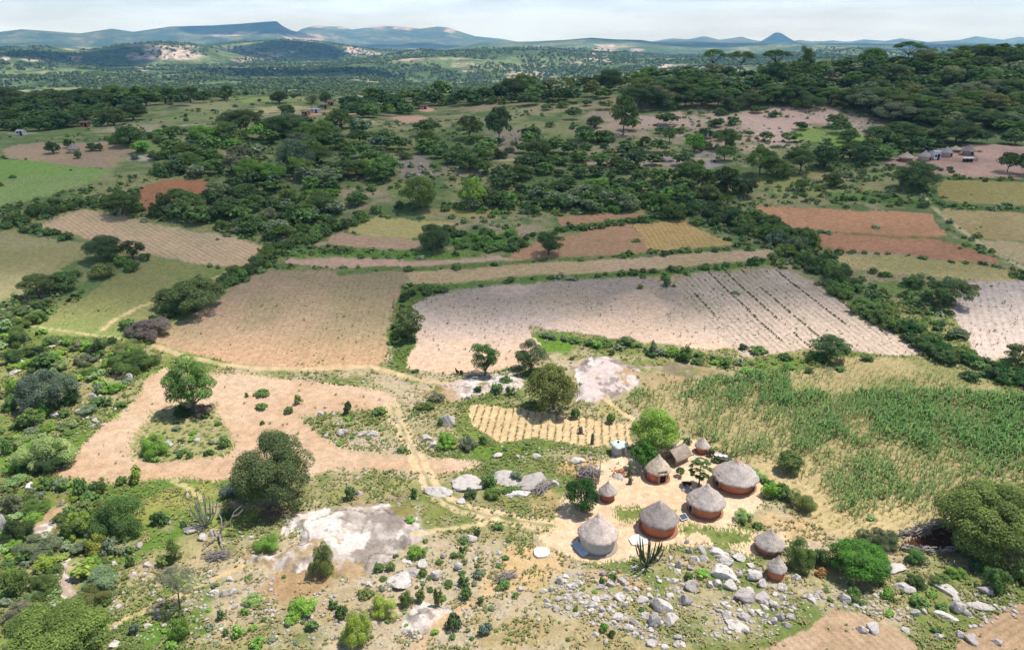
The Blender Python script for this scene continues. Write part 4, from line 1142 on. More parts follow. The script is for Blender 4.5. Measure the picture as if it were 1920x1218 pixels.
boxes(0, 800, 2.914, [(750, 930, 20, 170, 'bright'), (1185, 1260, 40, 120, 'mid'), (690, 790, 195, 320, 'yellow'), (630, 700, 265, 320, 'mid'), (205, 290, 265, 350, 'mid'), (300, 370, 290, 360, 'mid'), (400, 480, 265, 400, 'mid'), (480, 600, 260, 370, 'mid'),
    (0, 110, 180, 260, 'bright'), (0, 150, 250, 350, 'pale'), (0, 130, 350, 480, 'grey'), (100, 270, 380, 490, 'mid'), (0, 170, 480, 640, 'dark'), (820, 915, 450, 545, 'dark'), (1190, 1345, 285, 400, 'blue'), (1190, 1290, 440, 500, 'mid'), (980, 1025, 510, 550, 'dark'),
    (75, 330, 570, 720, 'grey'), (165, 310, 680, 800, 'yellow'), (0, 150, 740, 940, 'mid'), (140, 320, 790, 930, 'mid'), (380, 500, 620, 700, 'grey'), (450, 600, 570, 720, 'yellow'), (540, 640, 590, 720, 'grey'), (430, 560, 700, 810, 'bright'), (430, 700, 770, 900, 'grey'), (380, 620, 850, 1000, 'olive'),
    (680, 740, 640, 700, 'mid'), (680, 735, 690, 770, 'mid'), (840, 930, 680, 770, 'olive'), (1370, 1550, 565, 700, 'bright'), (0, 230, 950, 1080, 'grey'), (340, 500, 450, 610, 'yellow'), (480, 770, 345, 615, 'mid', 'large mid green bushy tree with a dark hollow in the left scrub'),
    (700, 770, 1050, 1140, 'grey'), (920, 1040, 1035, 1180, 'bright'), (900, 970, 1160, 1225, 'bright'), (1180, 1230, 995, 1060, 'mid'), (1120, 1180, 1070, 1110, 'grey'), (1210, 1250, 1100, 1145, 'mid'), (1260, 1330, 1080, 1160, 'bright'), (1350, 1410, 1070, 1120, 'bright'), (1360, 1460, 1135, 1210, 'bright'), (1310, 1370, 980, 1030, 'bright'), (1320, 1440, 900, 980, 'pale'), (1530, 1620, 1020, 1080, 'bright'), (1570, 1730, 910, 1040, 'bright'), (1660, 1750, 1040, 1120, 'mid'), (1790, 1860, 930, 1000, 'mid'), (1670, 1850, 610, 830, 'olive'),
    (1830, 1900, 960, 1050, 'mid'), (40, 200, 30, 120, 'pale'), (80, 400, 20, 250, 'pale', 'wide pale green bush beside the orange clearing'), (150, 380, 120, 260, 'dark'), (0, 60, 60, 160, 'mid'), (1010, 1060, 130, 170, 'mid'), (960, 1010, 120, 170, 'mid'), (1110, 1170, 115, 160, 'mid'), (820, 880, 155, 195, 'bright'), (270, 400, 120, 200, 'mid')])
put_tree(329, 1052, 34, 1003, 'column', 'mid', 'narrow upright dark shrub on the stony lower slope')
boxes(640, 800, 2.914, [(0, 80, 300, 410, 'greyolive'), (375, 425, 320, 395, 'mid'), (340, 405, 475, 530, 'bright'), (500, 640, 20, 120, 'bright'), (640, 740, 40, 130, 'grey'), (750, 800, 40, 100, 'mid'), (760, 860, 250, 340, 'mid'), (770, 880, 330, 395, 'mid'), (650, 750, 320, 400, 'dark'), (875, 945, 320, 365, 'mid'), (935, 1000, 310, 360, 'mid'), (920, 1000, 235, 300, 'grey'), (720, 770, 540, 600, 'dark'), (820, 900, 510, 570, 'mid'), (640, 700, 590, 640, 'mid'), (640, 690, 640, 700, 'mid'), (350, 490, 640, 720, 'bright'), (160, 240, 730, 800, 'mid'), (640, 710, 800, 880, 'mid'), (645, 720, 870, 950, 'mid'), (720, 780, 770, 830, 'grey'), (500, 560, 860, 990, 'olive'), (740, 790, 910, 970, 'mid'), (570, 660, 1000, 1110, 'greyolive'), (735, 830, 1055, 1150, 'blue'), (150, 330, 890, 1060, 'yellow'), (300, 400, 880, 990, 'mid'), (0, 190, 1000, 1215, 'yellow', 'tall yellow green bush cut by the lower picture edge'), (850, 930, 840, 880, 'mid'), (1410, 1460, 1060, 1120, 'bright'), (1460, 1500, 1100, 1150, 'mid'), (1405, 1450, 810, 860, 'mid'), (1455, 1515, 785, 850, 'mid'), (400, 470, 860, 960, 'olive'), (90, 180, 880, 930, 'olive'), (300, 370, 100, 145, 'mid'), (240, 300, 730, 790, 'olive'), (560, 610, 840, 880, 'mid'), (420, 470, 760, 820, 'olive'), (590, 640, 680, 720, 'mid')])
boxes(1280, 800, 2.914, [(335, 450, 205, 300, 'pale'), (425, 540, 280, 400, 'bright'), (500, 600, 300, 400, 'mid'), (545, 745, 320, 470, 'olive', 'loose olive bush beside the low green hedge by the big hut'), (270, 400, 430, 530, 'pale'), (380, 440, 510, 560, 'mid'), (545, 740, 585, 800, 'mid', 'large mid green bush right of the low brown granary'), (690, 820, 640, 770, 'dark'), (960, 1180, 545, 670, 'greyolive'), (1480, 1620, 600, 730, 'greyolive'), (1640, 1800, 730, 920, 'mid'), (1790, 1930, 700, 860, 'mid'), (1210, 1340, 660, 760, 'mid'), (1340, 1470, 790, 870, 'mid'), (1210, 1330, 800, 880, 'dark'), (1440, 1560, 760, 820, 'bright'), (880, 990, 860, 950, 'mid'), (1080, 1160, 870, 940, 'bright'), (1240, 1340, 920, 980, 'mid'), (1350, 1420, 1080, 1130, 'mid'), (130, 180, 115, 168, 'dark'), (185, 235, 150, 190, 'dark'), (230, 280, 150, 195, 'mid'), (60, 150, 760, 830, 'bright'), (0, 60, 780, 840, 'mid'), (725, 790, 760, 820, 'dry', 'dry orange bush between the dark bush and the bright green tree'), (0, 50, 55, 100, 'dark'), (1000, 1060, 480, 510, 'pale'), (1560, 1640, 720, 790, 'dark'), (1380, 1450, 960, 1000, 'mid')])
boxes(0, 400, 3.0, [(480, 610, 690, 810, 'dark'), (600, 800, 710, 790, 'olive'), (620, 880, 765, 880, 'mid'), (600, 660, 690, 735, 'dark'), (210, 390, 770, 860, 'bright'), (140, 260, 740, 800, 'dark'), (0, 190, 620, 750, 'mid'), (0, 140, 740, 860, 'dark'), (440, 570, 860, 930, 'mid'), (0, 130, 900, 1040, 'bright'), (0, 120, 1000, 1120, 'mid'), (160, 300, 1060, 1160, 'bright'), (1430, 1520, 980, 1030, 'mid'), (1370, 1400, 1000, 1035, 'mid'), (1650, 1700, 1015, 1080, 'olive'), (1425, 1510, 1060, 1105, 'mid'), (1595, 1650, 1080, 1130, 'mid'), (1460, 1490, 1160, 1190, 'mid'), (940, 1090, 1060, 1150, 'dark'), (1080, 1220, 1050, 1140, 'bare'), (500, 660, 270, 370, 'olive'), (690, 800, 255, 330, 'mid'), (620, 740, 225, 300, 'mid'), (780, 860, 210, 270, 'dark'), (380, 460, 310, 365, 'dark'), (150, 300, 470, 530, 'dark'), (150, 260, 540, 620, 'mid'), (0, 150, 520, 590, 'dark'), (710, 960, 570, 700, 'bare', 'grey brush of bare twigs in the hedge by the tan field'), (660, 760, 590, 660, 'mid'), (350, 450, 980, 1080, 'mid'), (560, 640, 1020, 1090, 'mid'), (640, 720, 1050, 1100, 'mid'), (520, 590, 950, 1010, 'grey'), (40, 220, 560, 640, 'mid')])
boxes(640, 400, 3.0, [(355, 410, 385, 412, 'dark'), (510, 600, 400, 445, 'dark'), (830, 920, 940, 1020, 'mid'), (890, 965, 905, 970, 'mid'), (920, 990, 960, 1030, 'mid'), (400, 530, 1040, 1120, 'mid'), (470, 600, 990, 1060, 'grey'), (0, 65, 1045, 1140, 'dark'), (175, 255, 1085, 1140, 'mid'), (1540, 1660, 690, 750, 'mid'), (1800, 1860, 358, 415, 'dark'), (1280, 1320, 800, 825, 'dark'), (1720, 1790, 700, 800, 'grey'), (1700, 1780, 760, 810, 'mid'), (1500, 1540, 760, 800, 'mid'), (1880, 1990, 730, 840, 'mid'), (740, 800, 960, 1010, 'dark'), (1010, 1060, 890, 920, 'mid'), (390, 440, 870, 900, 'dark'), (530, 600, 1130, 1200, 'mid'), (270, 350, 640, 700, 'mid'), (330, 400, 640, 700, 'mid')])
boxes(1280, 400, 3.0, [(310, 370, 730, 770, 'dark'), (380, 480, 740, 790, 'mid'), (700, 830, 770, 840, 'mid'), (1000, 1080, 790, 830, 'mid'), (860, 930, 850, 890, 'mid'), (540, 620, 780, 830, 'dark'), (680, 740, 860, 900, 'dark'), (1880, 1990, 310, 370, 'deep'), (1230, 1400, 340, 410, 'dark'), (1100, 1180, 320, 360, 'mid'), (1500, 1620, 640, 700, 'grey'), (200, 300, 800, 870, 'mid')])

# filled belts: hedges and thickets
PATHPOLY = [f[2] for f in FIELDS]
def in_field(x, y):
    for q in PATHPOLY:
        if inpoly(np.array([x]), np.array([y]), q)[0]: return True
    return False
_occ = []
def belt(line, half, n, wr, cols, kinds=None, seed=1, squash=0.62):
    g = np.random.default_rng(seed)
    line = np.array(line, float)
    seg = np.linalg.norm(np.diff(line, axis=0), axis=1)
    cum = np.concatenate([[0], np.cumsum(seg)])
    for k in range(n):
        s = (k + g.random()) / n * cum[-1]
        i = min(np.searchsorted(cum, s, 'right') - 1, len(seg) - 1)
        p = line[i] + (line[i + 1] - line[i]) * (s - cum[i]) / seg[i]
        y = p[1] + g.uniform(-half, half); x = p[0] + g.uniform(-half, half)
        w = g.uniform(*wr)
        hh = w * squash * g.uniform(.8, 1.2)
        put_bush(x - w / 2, x + w / 2, y - hh * .6, y + hh * .4, str(g.choice(cols)), 'dome' if g.random() < .65 else 'ragged')
belt([(1215, 380), (1290, 390), (1400, 415), (1455, 435), (1500, 468), (1560, 512), (1620, 562), (1700, 618), (1780, 668), (1850, 698), (1940, 722)], 18, 125, (26, 50), ['dark', 'mid', 'mid', 'dark', 'deep', 'mid'], seed=2)
belt([(1440, 425), (1520, 462)], 14, 10, (34, 50), ['dark', 'mid', 'blue'], seed=3, squash=.8)
belt([(246, 622), (300, 592), (345, 576)], 8, 16, (20, 32), ['mid', 'dark'], seed=4)
belt([(412, 530), (455, 508), (490, 488), (505, 470), (560, 450), (625, 425), (680, 402)], 8, 52, (22, 40), ['mid', 'dark', 'mid'], seed=5)
belt([(40, 432), (75, 430), (130, 445)], 5, 10, (16, 30), ['mid', 'dark'], seed=6)
belt([(0, 415), (60, 398), (150, 384), (230, 375), (262, 398)], 12, 30, (20, 40), ['mid', 'dark', 'dark'], seed=7)
belt([(830, 440), (900, 450), (980, 452)], 18, 34, (16, 30), ['mid', 'dark', 'bright'], seed=8)
belt([(975, 450), (1070, 428), (1200, 412), (1290, 400)], 5, 24, (12, 24), ['mid', 'dark'], seed=9)
belt([(640, 512), (750, 505), (900, 496), (1080, 486), (1380, 464)], 2.5, 11, (6, 24), ['mid', 'dark'], seed=10)
belt([(850, 538), (980, 524), (1150, 515), (1300, 506), (1450, 488)], 3, 13, (6, 26), ['mid', 'dark'], seed=11)
belt([(735, 640), (745, 600), (762, 545), (830, 540)], 6, 14, (14, 26), ['mid', 'dark'], seed=12)
belt([(1000, 620), (1100, 640), (1200, 655), (1330, 672), (1400, 690)], 8, 26, (12, 30), ['bright', 'mid', 'mid', 'grey'], seed=13)
belt([(1560, 372), (1650, 374), (1760, 384)], 5, 9, (8, 24), ['mid', 'dark'], seed=14)
belt([(1760, 333), (1920, 338)], 2, 6, (6, 14), ['mid', 'dark'], seed=15)
belt([(1760, 383), (1920, 392)], 2, 12, (6, 11), ['dark'], seed=16)
belt([(1690, 300), (1780, 318), (1800, 322)], 3, 8, (10, 18), ['dark'], seed=17)
belt([(200, 258), (262, 275), (272, 288)], 4, 14, (12, 24), ['dark', 'mid'], seed=18)
belt([(1690, 560), (1740, 590), (1790, 650)], 10, 10, (14, 26), ['mid', 'dark'], seed=19)
belt([(1345, 862), (1390, 885), (1440, 905), (1465, 925)], 6, 12, (14, 26), ['pale', 'bright', 'mid'], seed=20)
def thicket(poly, n, wr, cols, p_tree, tops, sx, sy, seed, kinds=('umbrella', 'round', 'open'), avoid=True):
    """Random plants inside an outline, kept apart by (sx, sy)."""
    g = np.random.default_rng(seed)
    q = np.array(poly, float)
    lo, hi = q.min(0), q.max(0)
    got, tries = [], 0
    while len(got) < n and tries < n * 40:
        tries += 1
        x, y = g.uniform(lo[0], hi[0]), g.uniform(lo[1], hi[1])
        if not inpoly(np.array([x]), np.array([y]), poly)[0]: continue
        if avoid and in_field(x, y): continue
        if any(abs(x - a) < sx and abs(y - b) < sy for a, b in got): continue
        if math.hypot(*P1(x, y)[:2]) > 640: continue
        got.append((x, y))
    for x, y in sorted(got, key=lambda t: t[1]):
        w = g.uniform(*wr)
        c = str(g.choice(cols))
        if g.random() < p_tree:
            put_tree(x, y, w, y - w * g.uniform(*tops), str(g.choice(kinds)), c)
        else:
            w *= .72
            put_bush(x - w / 2, x + w / 2, y - w * .42, y + w * .2, c)
RIDGEC = ['dark', 'dark', 'deep', 'mid', 'dark', 'olive', 'mid', 'grey']
thicket([(1200, 150), (1290, 142), (1400, 136), (1530, 127), (1640, 118), (1760, 111), (1930, 104), (1930, 126), (1760, 128), (1600, 138), (1450, 148), (1300, 158), (1200, 164)], 72, (24, 46), ['mid', 'yellow', 'olive', 'dark', 'mid', 'dark'], .8, (.42, .62), 13, 5, 31)
thicket([(940, 165), (1130, 152), (1250, 140), (1500, 135), (1700, 125), (1930, 120), (1930, 180), (1700, 190), (1480, 185), (1250, 178), (1060, 190), (940, 188)], 150, (34, 60), RIDGEC + ['mid'], .85, (.5, .7), 17, 6, 32)
thicket([(1190, 185), (1480, 186), (1700, 190), (1930, 182), (1930, 262), (1830, 240), (1720, 236), (1640, 222), (1570, 203), (1500, 196), (1420, 204), (1280, 206), (1210, 208)], 84, (44, 84), RIDGEC, .9, (.42, .62), 24, 8, 33, ('umbrella', 'umbrella', 'round'))
thicket([(0, 152), (240, 150), (500, 150), (700, 152), (940, 152), (940, 170), (700, 172), (400, 170), (200, 166), (0, 160)], 105, (16, 34), ['dark', 'mid', 'deep', 'mid'], .75, (.5, .75), 8, 4, 34)
thicket([(0, 185), (70, 192), (180, 185), (300, 178), (420, 178), (420, 192), (260, 205), (250, 235), (150, 240), (0, 252)], 90, (28, 60), ['dark', 'deep', 'dark', 'mid'], .8, (.45, .65), 13, 6, 35)
thicket([(640, 195), (700, 190), (780, 185), (940, 178), (1080, 192), (1060, 202), (930, 196), (820, 200), (760, 215), (690, 225), (640, 215)], 66, (24, 48), ['dark', 'mid', 'deep'], .75, (.5, .7), 12, 5, 36)
thicket([(260, 245), (330, 255), (430, 240), (520, 235), (640, 240), (760, 250), (780, 290), (740, 330), (700, 370), (640, 405), (560, 395), (480, 350), (380, 335), (300, 330), (250, 310), (230, 290)], 118, (28, 62), ['dark', 'mid', 'dark', 'grey', 'blue', 'mid', 'bright'], .7, (.5, .72), 14, 6, 37, ('umbrella', 'round', 'round', 'open'))
thicket([(430, 355), (560, 395), (640, 410), (560, 440), (500, 450), (460, 440), (400, 425), (290, 405), (300, 385), (380, 370)], 66, (30, 56), ['dark', 'mid', 'dark', 'mid', 'grey'], .6, (.5, .7), 13, 6, 38)
thicket([(700, 395), (800, 395), (980, 400), (1180, 395), (1270, 375), (1200, 360), (1080, 360), (960, 375), (900, 385), (760, 385)], 70, (24, 50), ['dark', 'mid', 'mid', 'grey', 'bright'], .45, (.55, .75), 12, 5, 39)
thicket([(780, 280), (1000, 255), (1170, 265), (1300, 300), (1420, 330), (1380, 380), (1280, 395), (1180, 390), (1000, 380), (860, 330)], 130, (24, 52), ['dark', 'mid', 'dark', 'mid', 'greyolive'], .5, (.5, .75), 20, 8, 40)
thicket([(0, 590), (60, 600), (120, 640), (200, 660), (280, 650), (260, 700), (180, 760), (130, 830), (90, 890), (140, 910), (230, 915), (180, 980), (240, 1010), (240, 1120), (190, 1140), (0, 1140)], 165, (26, 58), ['mid', 'bright', 'grey', 'mid', 'olive', 'yellow', 'pale'], .06, (.6, .8), 14, 9, 41)
thicket([(1560, 300), (1680, 262), (1920, 262), (1920, 275), (1700, 290), (1660, 300)], 20, (30, 56), ['dark', 'deep', 'mid'], .8, (.5, .65), 24, 7, 42)
thicket([(1000, 195), (1240, 190), (1460, 215), (1600, 235), (1560, 290), (1420, 290), (1200, 275), (1000, 260)], 34, (20, 46), ['dark', 'mid', 'dark'], .6, (.5, .7), 30, 11, 43)
thicket([(250, 1060), (480, 1080), (760, 1070), (980, 1050), (1000, 1200), (700, 1210), (260, 1210)], 46, (12, 26), ['mid', 'bright', 'olive', 'grey'], 0, (.6, .8), 26, 14, 44)
thicket([(640, 1000), (960, 990), (960, 1060), (800, 1110), (720, 1090)], 26, (12, 24), ['mid', 'olive', 'mid'], 0, (.6, .8), 16, 9, 45)
thicket([(560, 775), (730, 770), (760, 830), (900, 835), (880, 800), (1000, 830), (1140, 838), (1120, 850), (900, 862), (640, 838)], 34, (9, 22), ['mid', 'bright', 'olive'], 0, (.6, .8), 14, 8, 46)
thicket([(1480, 1090), (1920, 1060), (1920, 1120), (1700, 1160), (1560, 1130)], 34, (12, 30), ['mid', 'bright', 'mid', 'olive'], 0, (.6, .8), 18, 9, 47)
thicket([(1040, 1080), (1460, 1060), (1460, 1200), (1040, 1200)], 26, (9, 18), ['mid', 'bright'], 0, (.6, .8), 24, 12, 48)
thicket([(1420, 340), (1720, 320), (1740, 380), (1430, 382)], 26, (8, 18), ['mid', 'dark'], .1, (.6, .8), 18, 8, 49)
thicket([(1400, 680), (1720, 675), (1500, 710), (1420, 705)], 16, (12, 24), ['mid', 'bright'], 0, (.6, .8), 18, 7, 50)
thicket([(0, 120), (300, 135), (700, 140), (1000, 140), (1000, 150), (0, 150)], 34, (10, 20), ['mid', 'dark', 'bright'], .5, (.5, .7), 12, 3, 51)
thicket([(250, 170), (640, 165), (640, 235), (260, 250)], 30, (8, 18), ['dark', 'mid'], .4, (.6, .8), 22, 8, 52)

def make_plants():
    trees = sorted([q for q in PLANTS if q['tree']], key=lambda q: (-1 if q['label'] else 0, -q['px']))
    bush = sorted([q for q in PLANTS if not q['tree']], key=lambda q: (-1 if q['label'] else 0, -q['px']))
    solo = trees[:298] + bush[:298]
    rest = trees[298:] + bush[298:]
    print('trees', len(trees), 'bushes', len(bush))
    g = np.random.default_rng(99)
    for q in solo:
        lod = 'huge' if q['px'] > 125 else 'hi' if q['px'] > 58 else 'mid' if q['px'] > 20 else 'lo'
        far = math.hypot(*q['p'][:2]) > 152
        base = np.array((SHADECOL if far else COL).get(q['colour'], COL[q['colour']]))
        col = np.clip(base * g.uniform(.82, 1.2) * (1 + g.normal(size=3) * .05), .01, .5)
        me, tm, asp, *_ = plant_mesh(q['kind'], lod, int(g.integers(0, 3 if lod in ('hi', 'huge') else 4)))
        nm = {'umbrella': 'umbrella_tree', 'round': 'tree', 'open': 'tree', 'spread': 'spreading_tree', 'parasol': 'umbrella_tree', 'ball': 'spreading_tree', 'column': 'shrub', 'dome': 'bush', 'ragged': 'bush'}[q['kind']]
        if q['tree'] and nm == 'bush': nm = 'spreading_tree'
        if q['colour'] == 'bare': nm = 'dry_bush'
        root = empty(nm, q['p'] - np.array([0, 0, .02]), g.uniform(0, 6.28))
        root.scale = (q['a'], q['a'], q['h'])
        if q['tree'] or q['px'] > 30:
            t = bpy.data.objects.new('trunk' if q['tree'] else 'stems', tm); C.objects.link(t); t.parent = root
        c = bpy.data.objects.new('crown' if q['tree'] else 'foliage', me); C.objects.link(c); c.parent = root
        c.color = (*col, 1)
        q['obj'], q['cat'], q['n'] = root, 'tree' if q['tree'] else 'bush', nm
    # plants too many and too small to count: one mass
    VV, FF, CC, nv = [], [], [], 0
    for q in rest:
        me, tm, asp, V, F, tint = plant_mesh(q['kind'], 'lo' if q['px'] < 26 or rng.random() < 0 else 'lo', int(g.integers(0, 4)))
        far = math.hypot(*q['p'][:2]) > 152
        base = np.array((SHADECOL if far else COL).get(q['colour'], COL[q['colour']])) * g.uniform(.82, 1.2)
        an = g.uniform(0, 6.28)
        c_, s_ = math.cos(an), math.sin(an)
        W_ = np.stack([(V[:, 0] * c_ - V[:, 1] * s_) * q['a'], (V[:, 0] * s_ + V[:, 1] * c_) * q['a'], V[:, 2] * q['h']], 1) + q['p']
        VV.append(W_); FF.append(F + nv); nv += len(V)
        k = (0.55 + 1.05 * tint)[:, None]
        CC.append(np.clip(base * k, .01, .6))
    if VV:
        col = np.concatenate(CC)
        me = np_mesh('undergrowth', np.concatenate(VV), np.concatenate(FF), dict(pcol=('POINT', 'FLOAT_COLOR', np.concatenate([col, np.ones((len(col), 1))], 1))))
        tag(link('undergrowth', me, M['leafm']), 'small bushes and far trees filling the thickets and field edges', 'undergrowth', None, 'stuff')
thicket([(262, 800), (300, 775), (400, 765), (425, 830), (400, 852), (280, 858)], 22, (9, 30), ['mid', 'bright', 'grey', 'olive'], 0, (.6, .8), 12, 8, 53, avoid=False)
make_plants()
#@@PART4
# ------------------------------------------------------------------ the compound: round huts
def cone_uv(me, n, prof):
    uv = me.uv_layers.new(name='UVMap')
    acc = np.concatenate([[0], np.cumsum([math.hypot(b[0] - a[0], b[1] - a[1]) for a, b in zip(prof[:-1], prof[1:])])])
    for poly in me.polygons:
        ks = []
        for li in poly.loop_indices:
            vi = me.loops[li].vertex_index
            ks.append((vi % n, acc[min(vi // n, len(acc) - 1)]))
        wrap = max(k for k, _ in ks) - min(k for k, _ in ks) > n / 2
        for li, (k, v) in zip(poly.loop_indices, ks):
            uv.data[li].uv = (((k + n) if wrap and k < n / 2 else k) / n, v)
def hut(name, apex, eave, base_y, wall_w, roofcol, wallcol, label, brick=False, door=None, cat='hut', steep=None, skirt=True, cap=None):
    """apex (x, y), eave (x0, x1), lowest wall point y, wall width: as read in the picture."""
    ex = 0.5 * (eave[0] + eave[1])
    p0 = P1(ex, base_y)
    dep = depth_of(p0); k = dep / FPX
    rw, re = 0.5 * wall_w * k, 0.5 * (eave[1] - eave[0]) * k
    c = p0.copy()
    d2 = np.array([p0[0], p0[1]]) / math.hypot(p0[0], p0[1])
    c[:2] += d2 * rw
    c[2] = TF(c[0], c[1])
    dep = depth_of(c); k = dep / FPX
    # wall height and apex height from picture rows
    hor = math.hypot(c[0], c[1]); sl = math.hypot(hor, CAMH - c[2]); cd_ = hor / sl
    ya = pix_of(c)[1]
    H = (ya - apex[1]) * k / cd_
    hw = H * 0.50 if steep is None else H * (1 - steep)
    seed = int(apex[0] * 7 + apex[1])
    g = np.random.default_rng(seed)
    root = empty(name, (c[0], c[1], c[2]))
    tag(root, label, cat, 'round thatched huts of the compound')
    n = 56
    pl = MB(); pl.lathe([(rw * 1.22, -.3), (rw * 1.20, .10), (rw * 1.12, .17), (0.05, .18)], 40)
    o = pl.obj('plinth', M['wall'], root, True); o.color = (wallcol[0] * .62, wallcol[1] * .6, wallcol[2] * .58, 1)  # mud step; its darker tone also paints in the shadow band at the wall foot
    prof = [(rw * 1.0, .15), (rw * 1.025, hw * .35), (rw * 1.02, hw * .7), (rw * .985, max(hw * .8, hw - .10 * H + .02 + (H - hw + .10 * H) * (1 - rw / re) * .8))]
    w = MB(); w.lathe(prof, n)
    me = w.mesh('wall'); cone_uv(me, n, prof)
    me.uv_layers[0].data.foreach_get('uv', buf := np.zeros(len(me.loops) * 2, np.float32))
    buf[0::2] *= 2 * math.pi * rw
    me.uv_layers[0].data.foreach_set('uv', buf)
    o = link('wall', me, M['brick'] if brick else M['wall'], root, True); o.color = (*wallcol, 1)
    # thatch: top coat in overlapping courses, ragged eave with real thickness
    m_ = 15
    rag = [g.uniform(-1, 1) for _ in range(n)]
    lump = [[g.normal() for _ in range(n)] for _ in range(m_ + 6)]
    eh = hw - 0.10 * H
    prof = [(re * .80, eh + .10), (re * .975, eh - .02), (re, eh + .05)]
    for i in range(1, m_):
        t = i / m_
        r = re * (1 - t) ** 1.03
        z = eh + .07 + (H - eh) * (t ** 0.98) + .02 * ((i % 3) == 0)
        prof.append((r, z))
    prof += [(re * .035, H + .02), (0.02, H + .10)]
    def jit(i, k):
        if i > m_: return (0, 0)
        s = 1.0 if i <= 3 else .55
        return (s * .085 * rag[k] * re / 2.5 + .016 * lump[i][k], s * (-.11 * abs(rag[k]) if i <= 3 else 0) + .026 * lump[i][k])
    r_ = MB(); r_.lathe(prof, n, jit)
    me = r_.mesh('thatch_roof'); cone_uv(me, n, prof)
    ro = link('thatch_roof', me, M['thatch'], root, True); ro.color = (*roofcol, 1)
    kp = MB(); kp.lathe([(re * .17, H - .17 * (H - eh) * .97), (re * .11, H - .05), (re * .06, H + .10), (.03, H + .22), (.0, H + .24)], 20, lambda i, k: (.015 * g.normal(), .015 * g.normal()))
    me = kp.mesh('ridge_cap'); cone_uv(me, 20, [(0, 0), (0, .2), (0, .4), (0, .6), (0, .7)])
    o = link('ridge_cap', me, M['thatch'], ro, True); o.color = (*[min(.9, q * f) for q, f in zip(roofcol, cap or (1.15, 1.12, 1.1))], 1)
    # rafters showing under the eave
    rf = MB()
    for kk in range(18):
        a = 2 * math.pi * kk / 18
        rf.tube([(rw * .98 * math.cos(a), rw * .98 * math.sin(a), hw * .98), (re * .95 * math.cos(a), re * .95 * math.sin(a), eh + .02)], .035, 4)
    rf.obj('rafters', M['stick'], root)
    if door is not None:
        a = R_(door); w2, h2 = min(.42, rw * .34), min(1.85, hw * .93)
        ca, sa = math.cos(a), math.sin(a)
        d = MB(); d.box((rw * 1.005 * ca, rw * 1.005 * sa, .15 + h2 / 2), (.16, w2 * 2, h2), a)
        dd = d.obj('door', M['dark'], root)  # solid near-black box paints the shade inside the open doorway
        fr = MB()
        for s in (-1, 1):
            fr.box((rw * 1.02 * ca - s * (w2 + .09) * sa, rw * 1.02 * sa + s * (w2 + .09) * ca, .15 + h2 / 2), (.22, .17, h2 + .06), a)
        fr.box((rw * 1.02 * ca, rw * 1.02 * sa, .15 + h2 + .08), (.22, w2 * 2 + .36, .12), a)
        o = fr.obj('door_frame', M['wall'], dd); o.color = (.36, .27, .22, 1)
    return root, c, rw, H
RED = (.44, .155, .085)
ORG = (.47, .19, .10)
TH_GREY, TH_DARK, TH_TAN, TH_PINK = (.47, .41, .365), (.33, .285, .255), (.56, .465, .355), (.58, .49, .425)
H1 = hut('round_hut', (1118, 967), (1080, 1158), 1043, 65, TH_PINK, (.44, .42, .40), 'round hut with pale grey cement wall and pinkish grey thatch')
H2 = hut('round_hut', (1232, 941), (1195, 1270), 1009, 62, TH_DARK, RED, 'red walled round hut with the darkest thatch, behind the candelabra plant', cap=(1.7, 1.65, 1.6))
H3 = hut('round_hut', (1319, 910), (1283, 1357), 973, 57, TH_GREY, ORG, 'red walled round hut with grey thatch below the biggest hut', door=190)
H4 = hut('round_hut', (1374, 862), (1331, 1418), 927, 68, TH_GREY, ORG, 'biggest round hut, wide grey thatch with a brown tip and orange wall', door=190, cap=(1.15, .85, .62), steep=.52)
H5 = hut('round_hut', (1232, 854), (1207, 1256), 906, 40, TH_TAN, RED, 'round brick hut with tan thatch and a dark doorway facing the yard', brick=True, door=-75)
H6 = hut('granary_hut', (1138, 904), (1121, 1156), 942, 24, TH_GREY, (.36, .13, .07), 'tiny brick granary hut beside the dense dark round tree', brick=True, cat='granary', steep=.45)
H7 = hut('granary_hut', (1314, 819), (1301, 1329), 852, 21, TH_PINK, (.38, .13, .075), 'small red granary hut at the edge of the maize', cat='granary', steep=.5)
H8 = hut('granary_hut', (1438, 994), (1411, 1467), 1043, 43, TH_GREY, (.33, .16, .09), 'low brown round hut above the boulders, left of the dark bush', cat='granary', steep=.55)
H9 = hut('granary_hut', (1452, 1044), (1434, 1471), 1089, 30, TH_GREY, (.43, .17, .085), 'smallest orange granary hut standing among the white boulders', cat='granary', steep=.45)

# far homesteads: simpler huts, a few picture dots wide
def far_hut(name, apex, eave, base_y, wall_w, roofcol, wallcol, label, door=None, open_=False):
    r = hut(name, apex, eave, base_y, wall_w, roofcol, wallcol, label, door=door, cat='hut')
    r[0]['group'] = 'huts of the far homesteads'
    return r
far_hut('round_hut', (1699, 286), (1682, 1713), 304, 22, TH_TAN, (.36, .2, .15), 'far hut with low tent like thatch, left end of the far homestead')
far_hut('round_hut', (1734, 283), (1720, 1745), 303, 21, TH_GREY, (.5, .40, .34), 'far pale walled hut left of the white building', door=-60)
far_hut('round_hut', (1775, 276), (1761, 1785), 295, 19, TH_GREY, (.5, .40, .34), 'far pale walled hut right of the white building', door=-60)
far_hut('round_hut', (1790, 274), (1778, 1802), 286, 17, TH_TAN, (.40, .26, .2), 'far hut half hidden behind the others, in the middle of the far homestead')
far_hut('round_hut', (1815, 273), (1800, 1828), 292, 19, TH_DARK, (.42, .30, .25), 'far dark roofed hut, right end of the far homestead', door=-80)
far_hut('round_hut', (137, 269), (127, 152), 288, 19, TH_DARK, (.55, .46, .36), 'grey thatched hut alone among round trees on the far left plot')
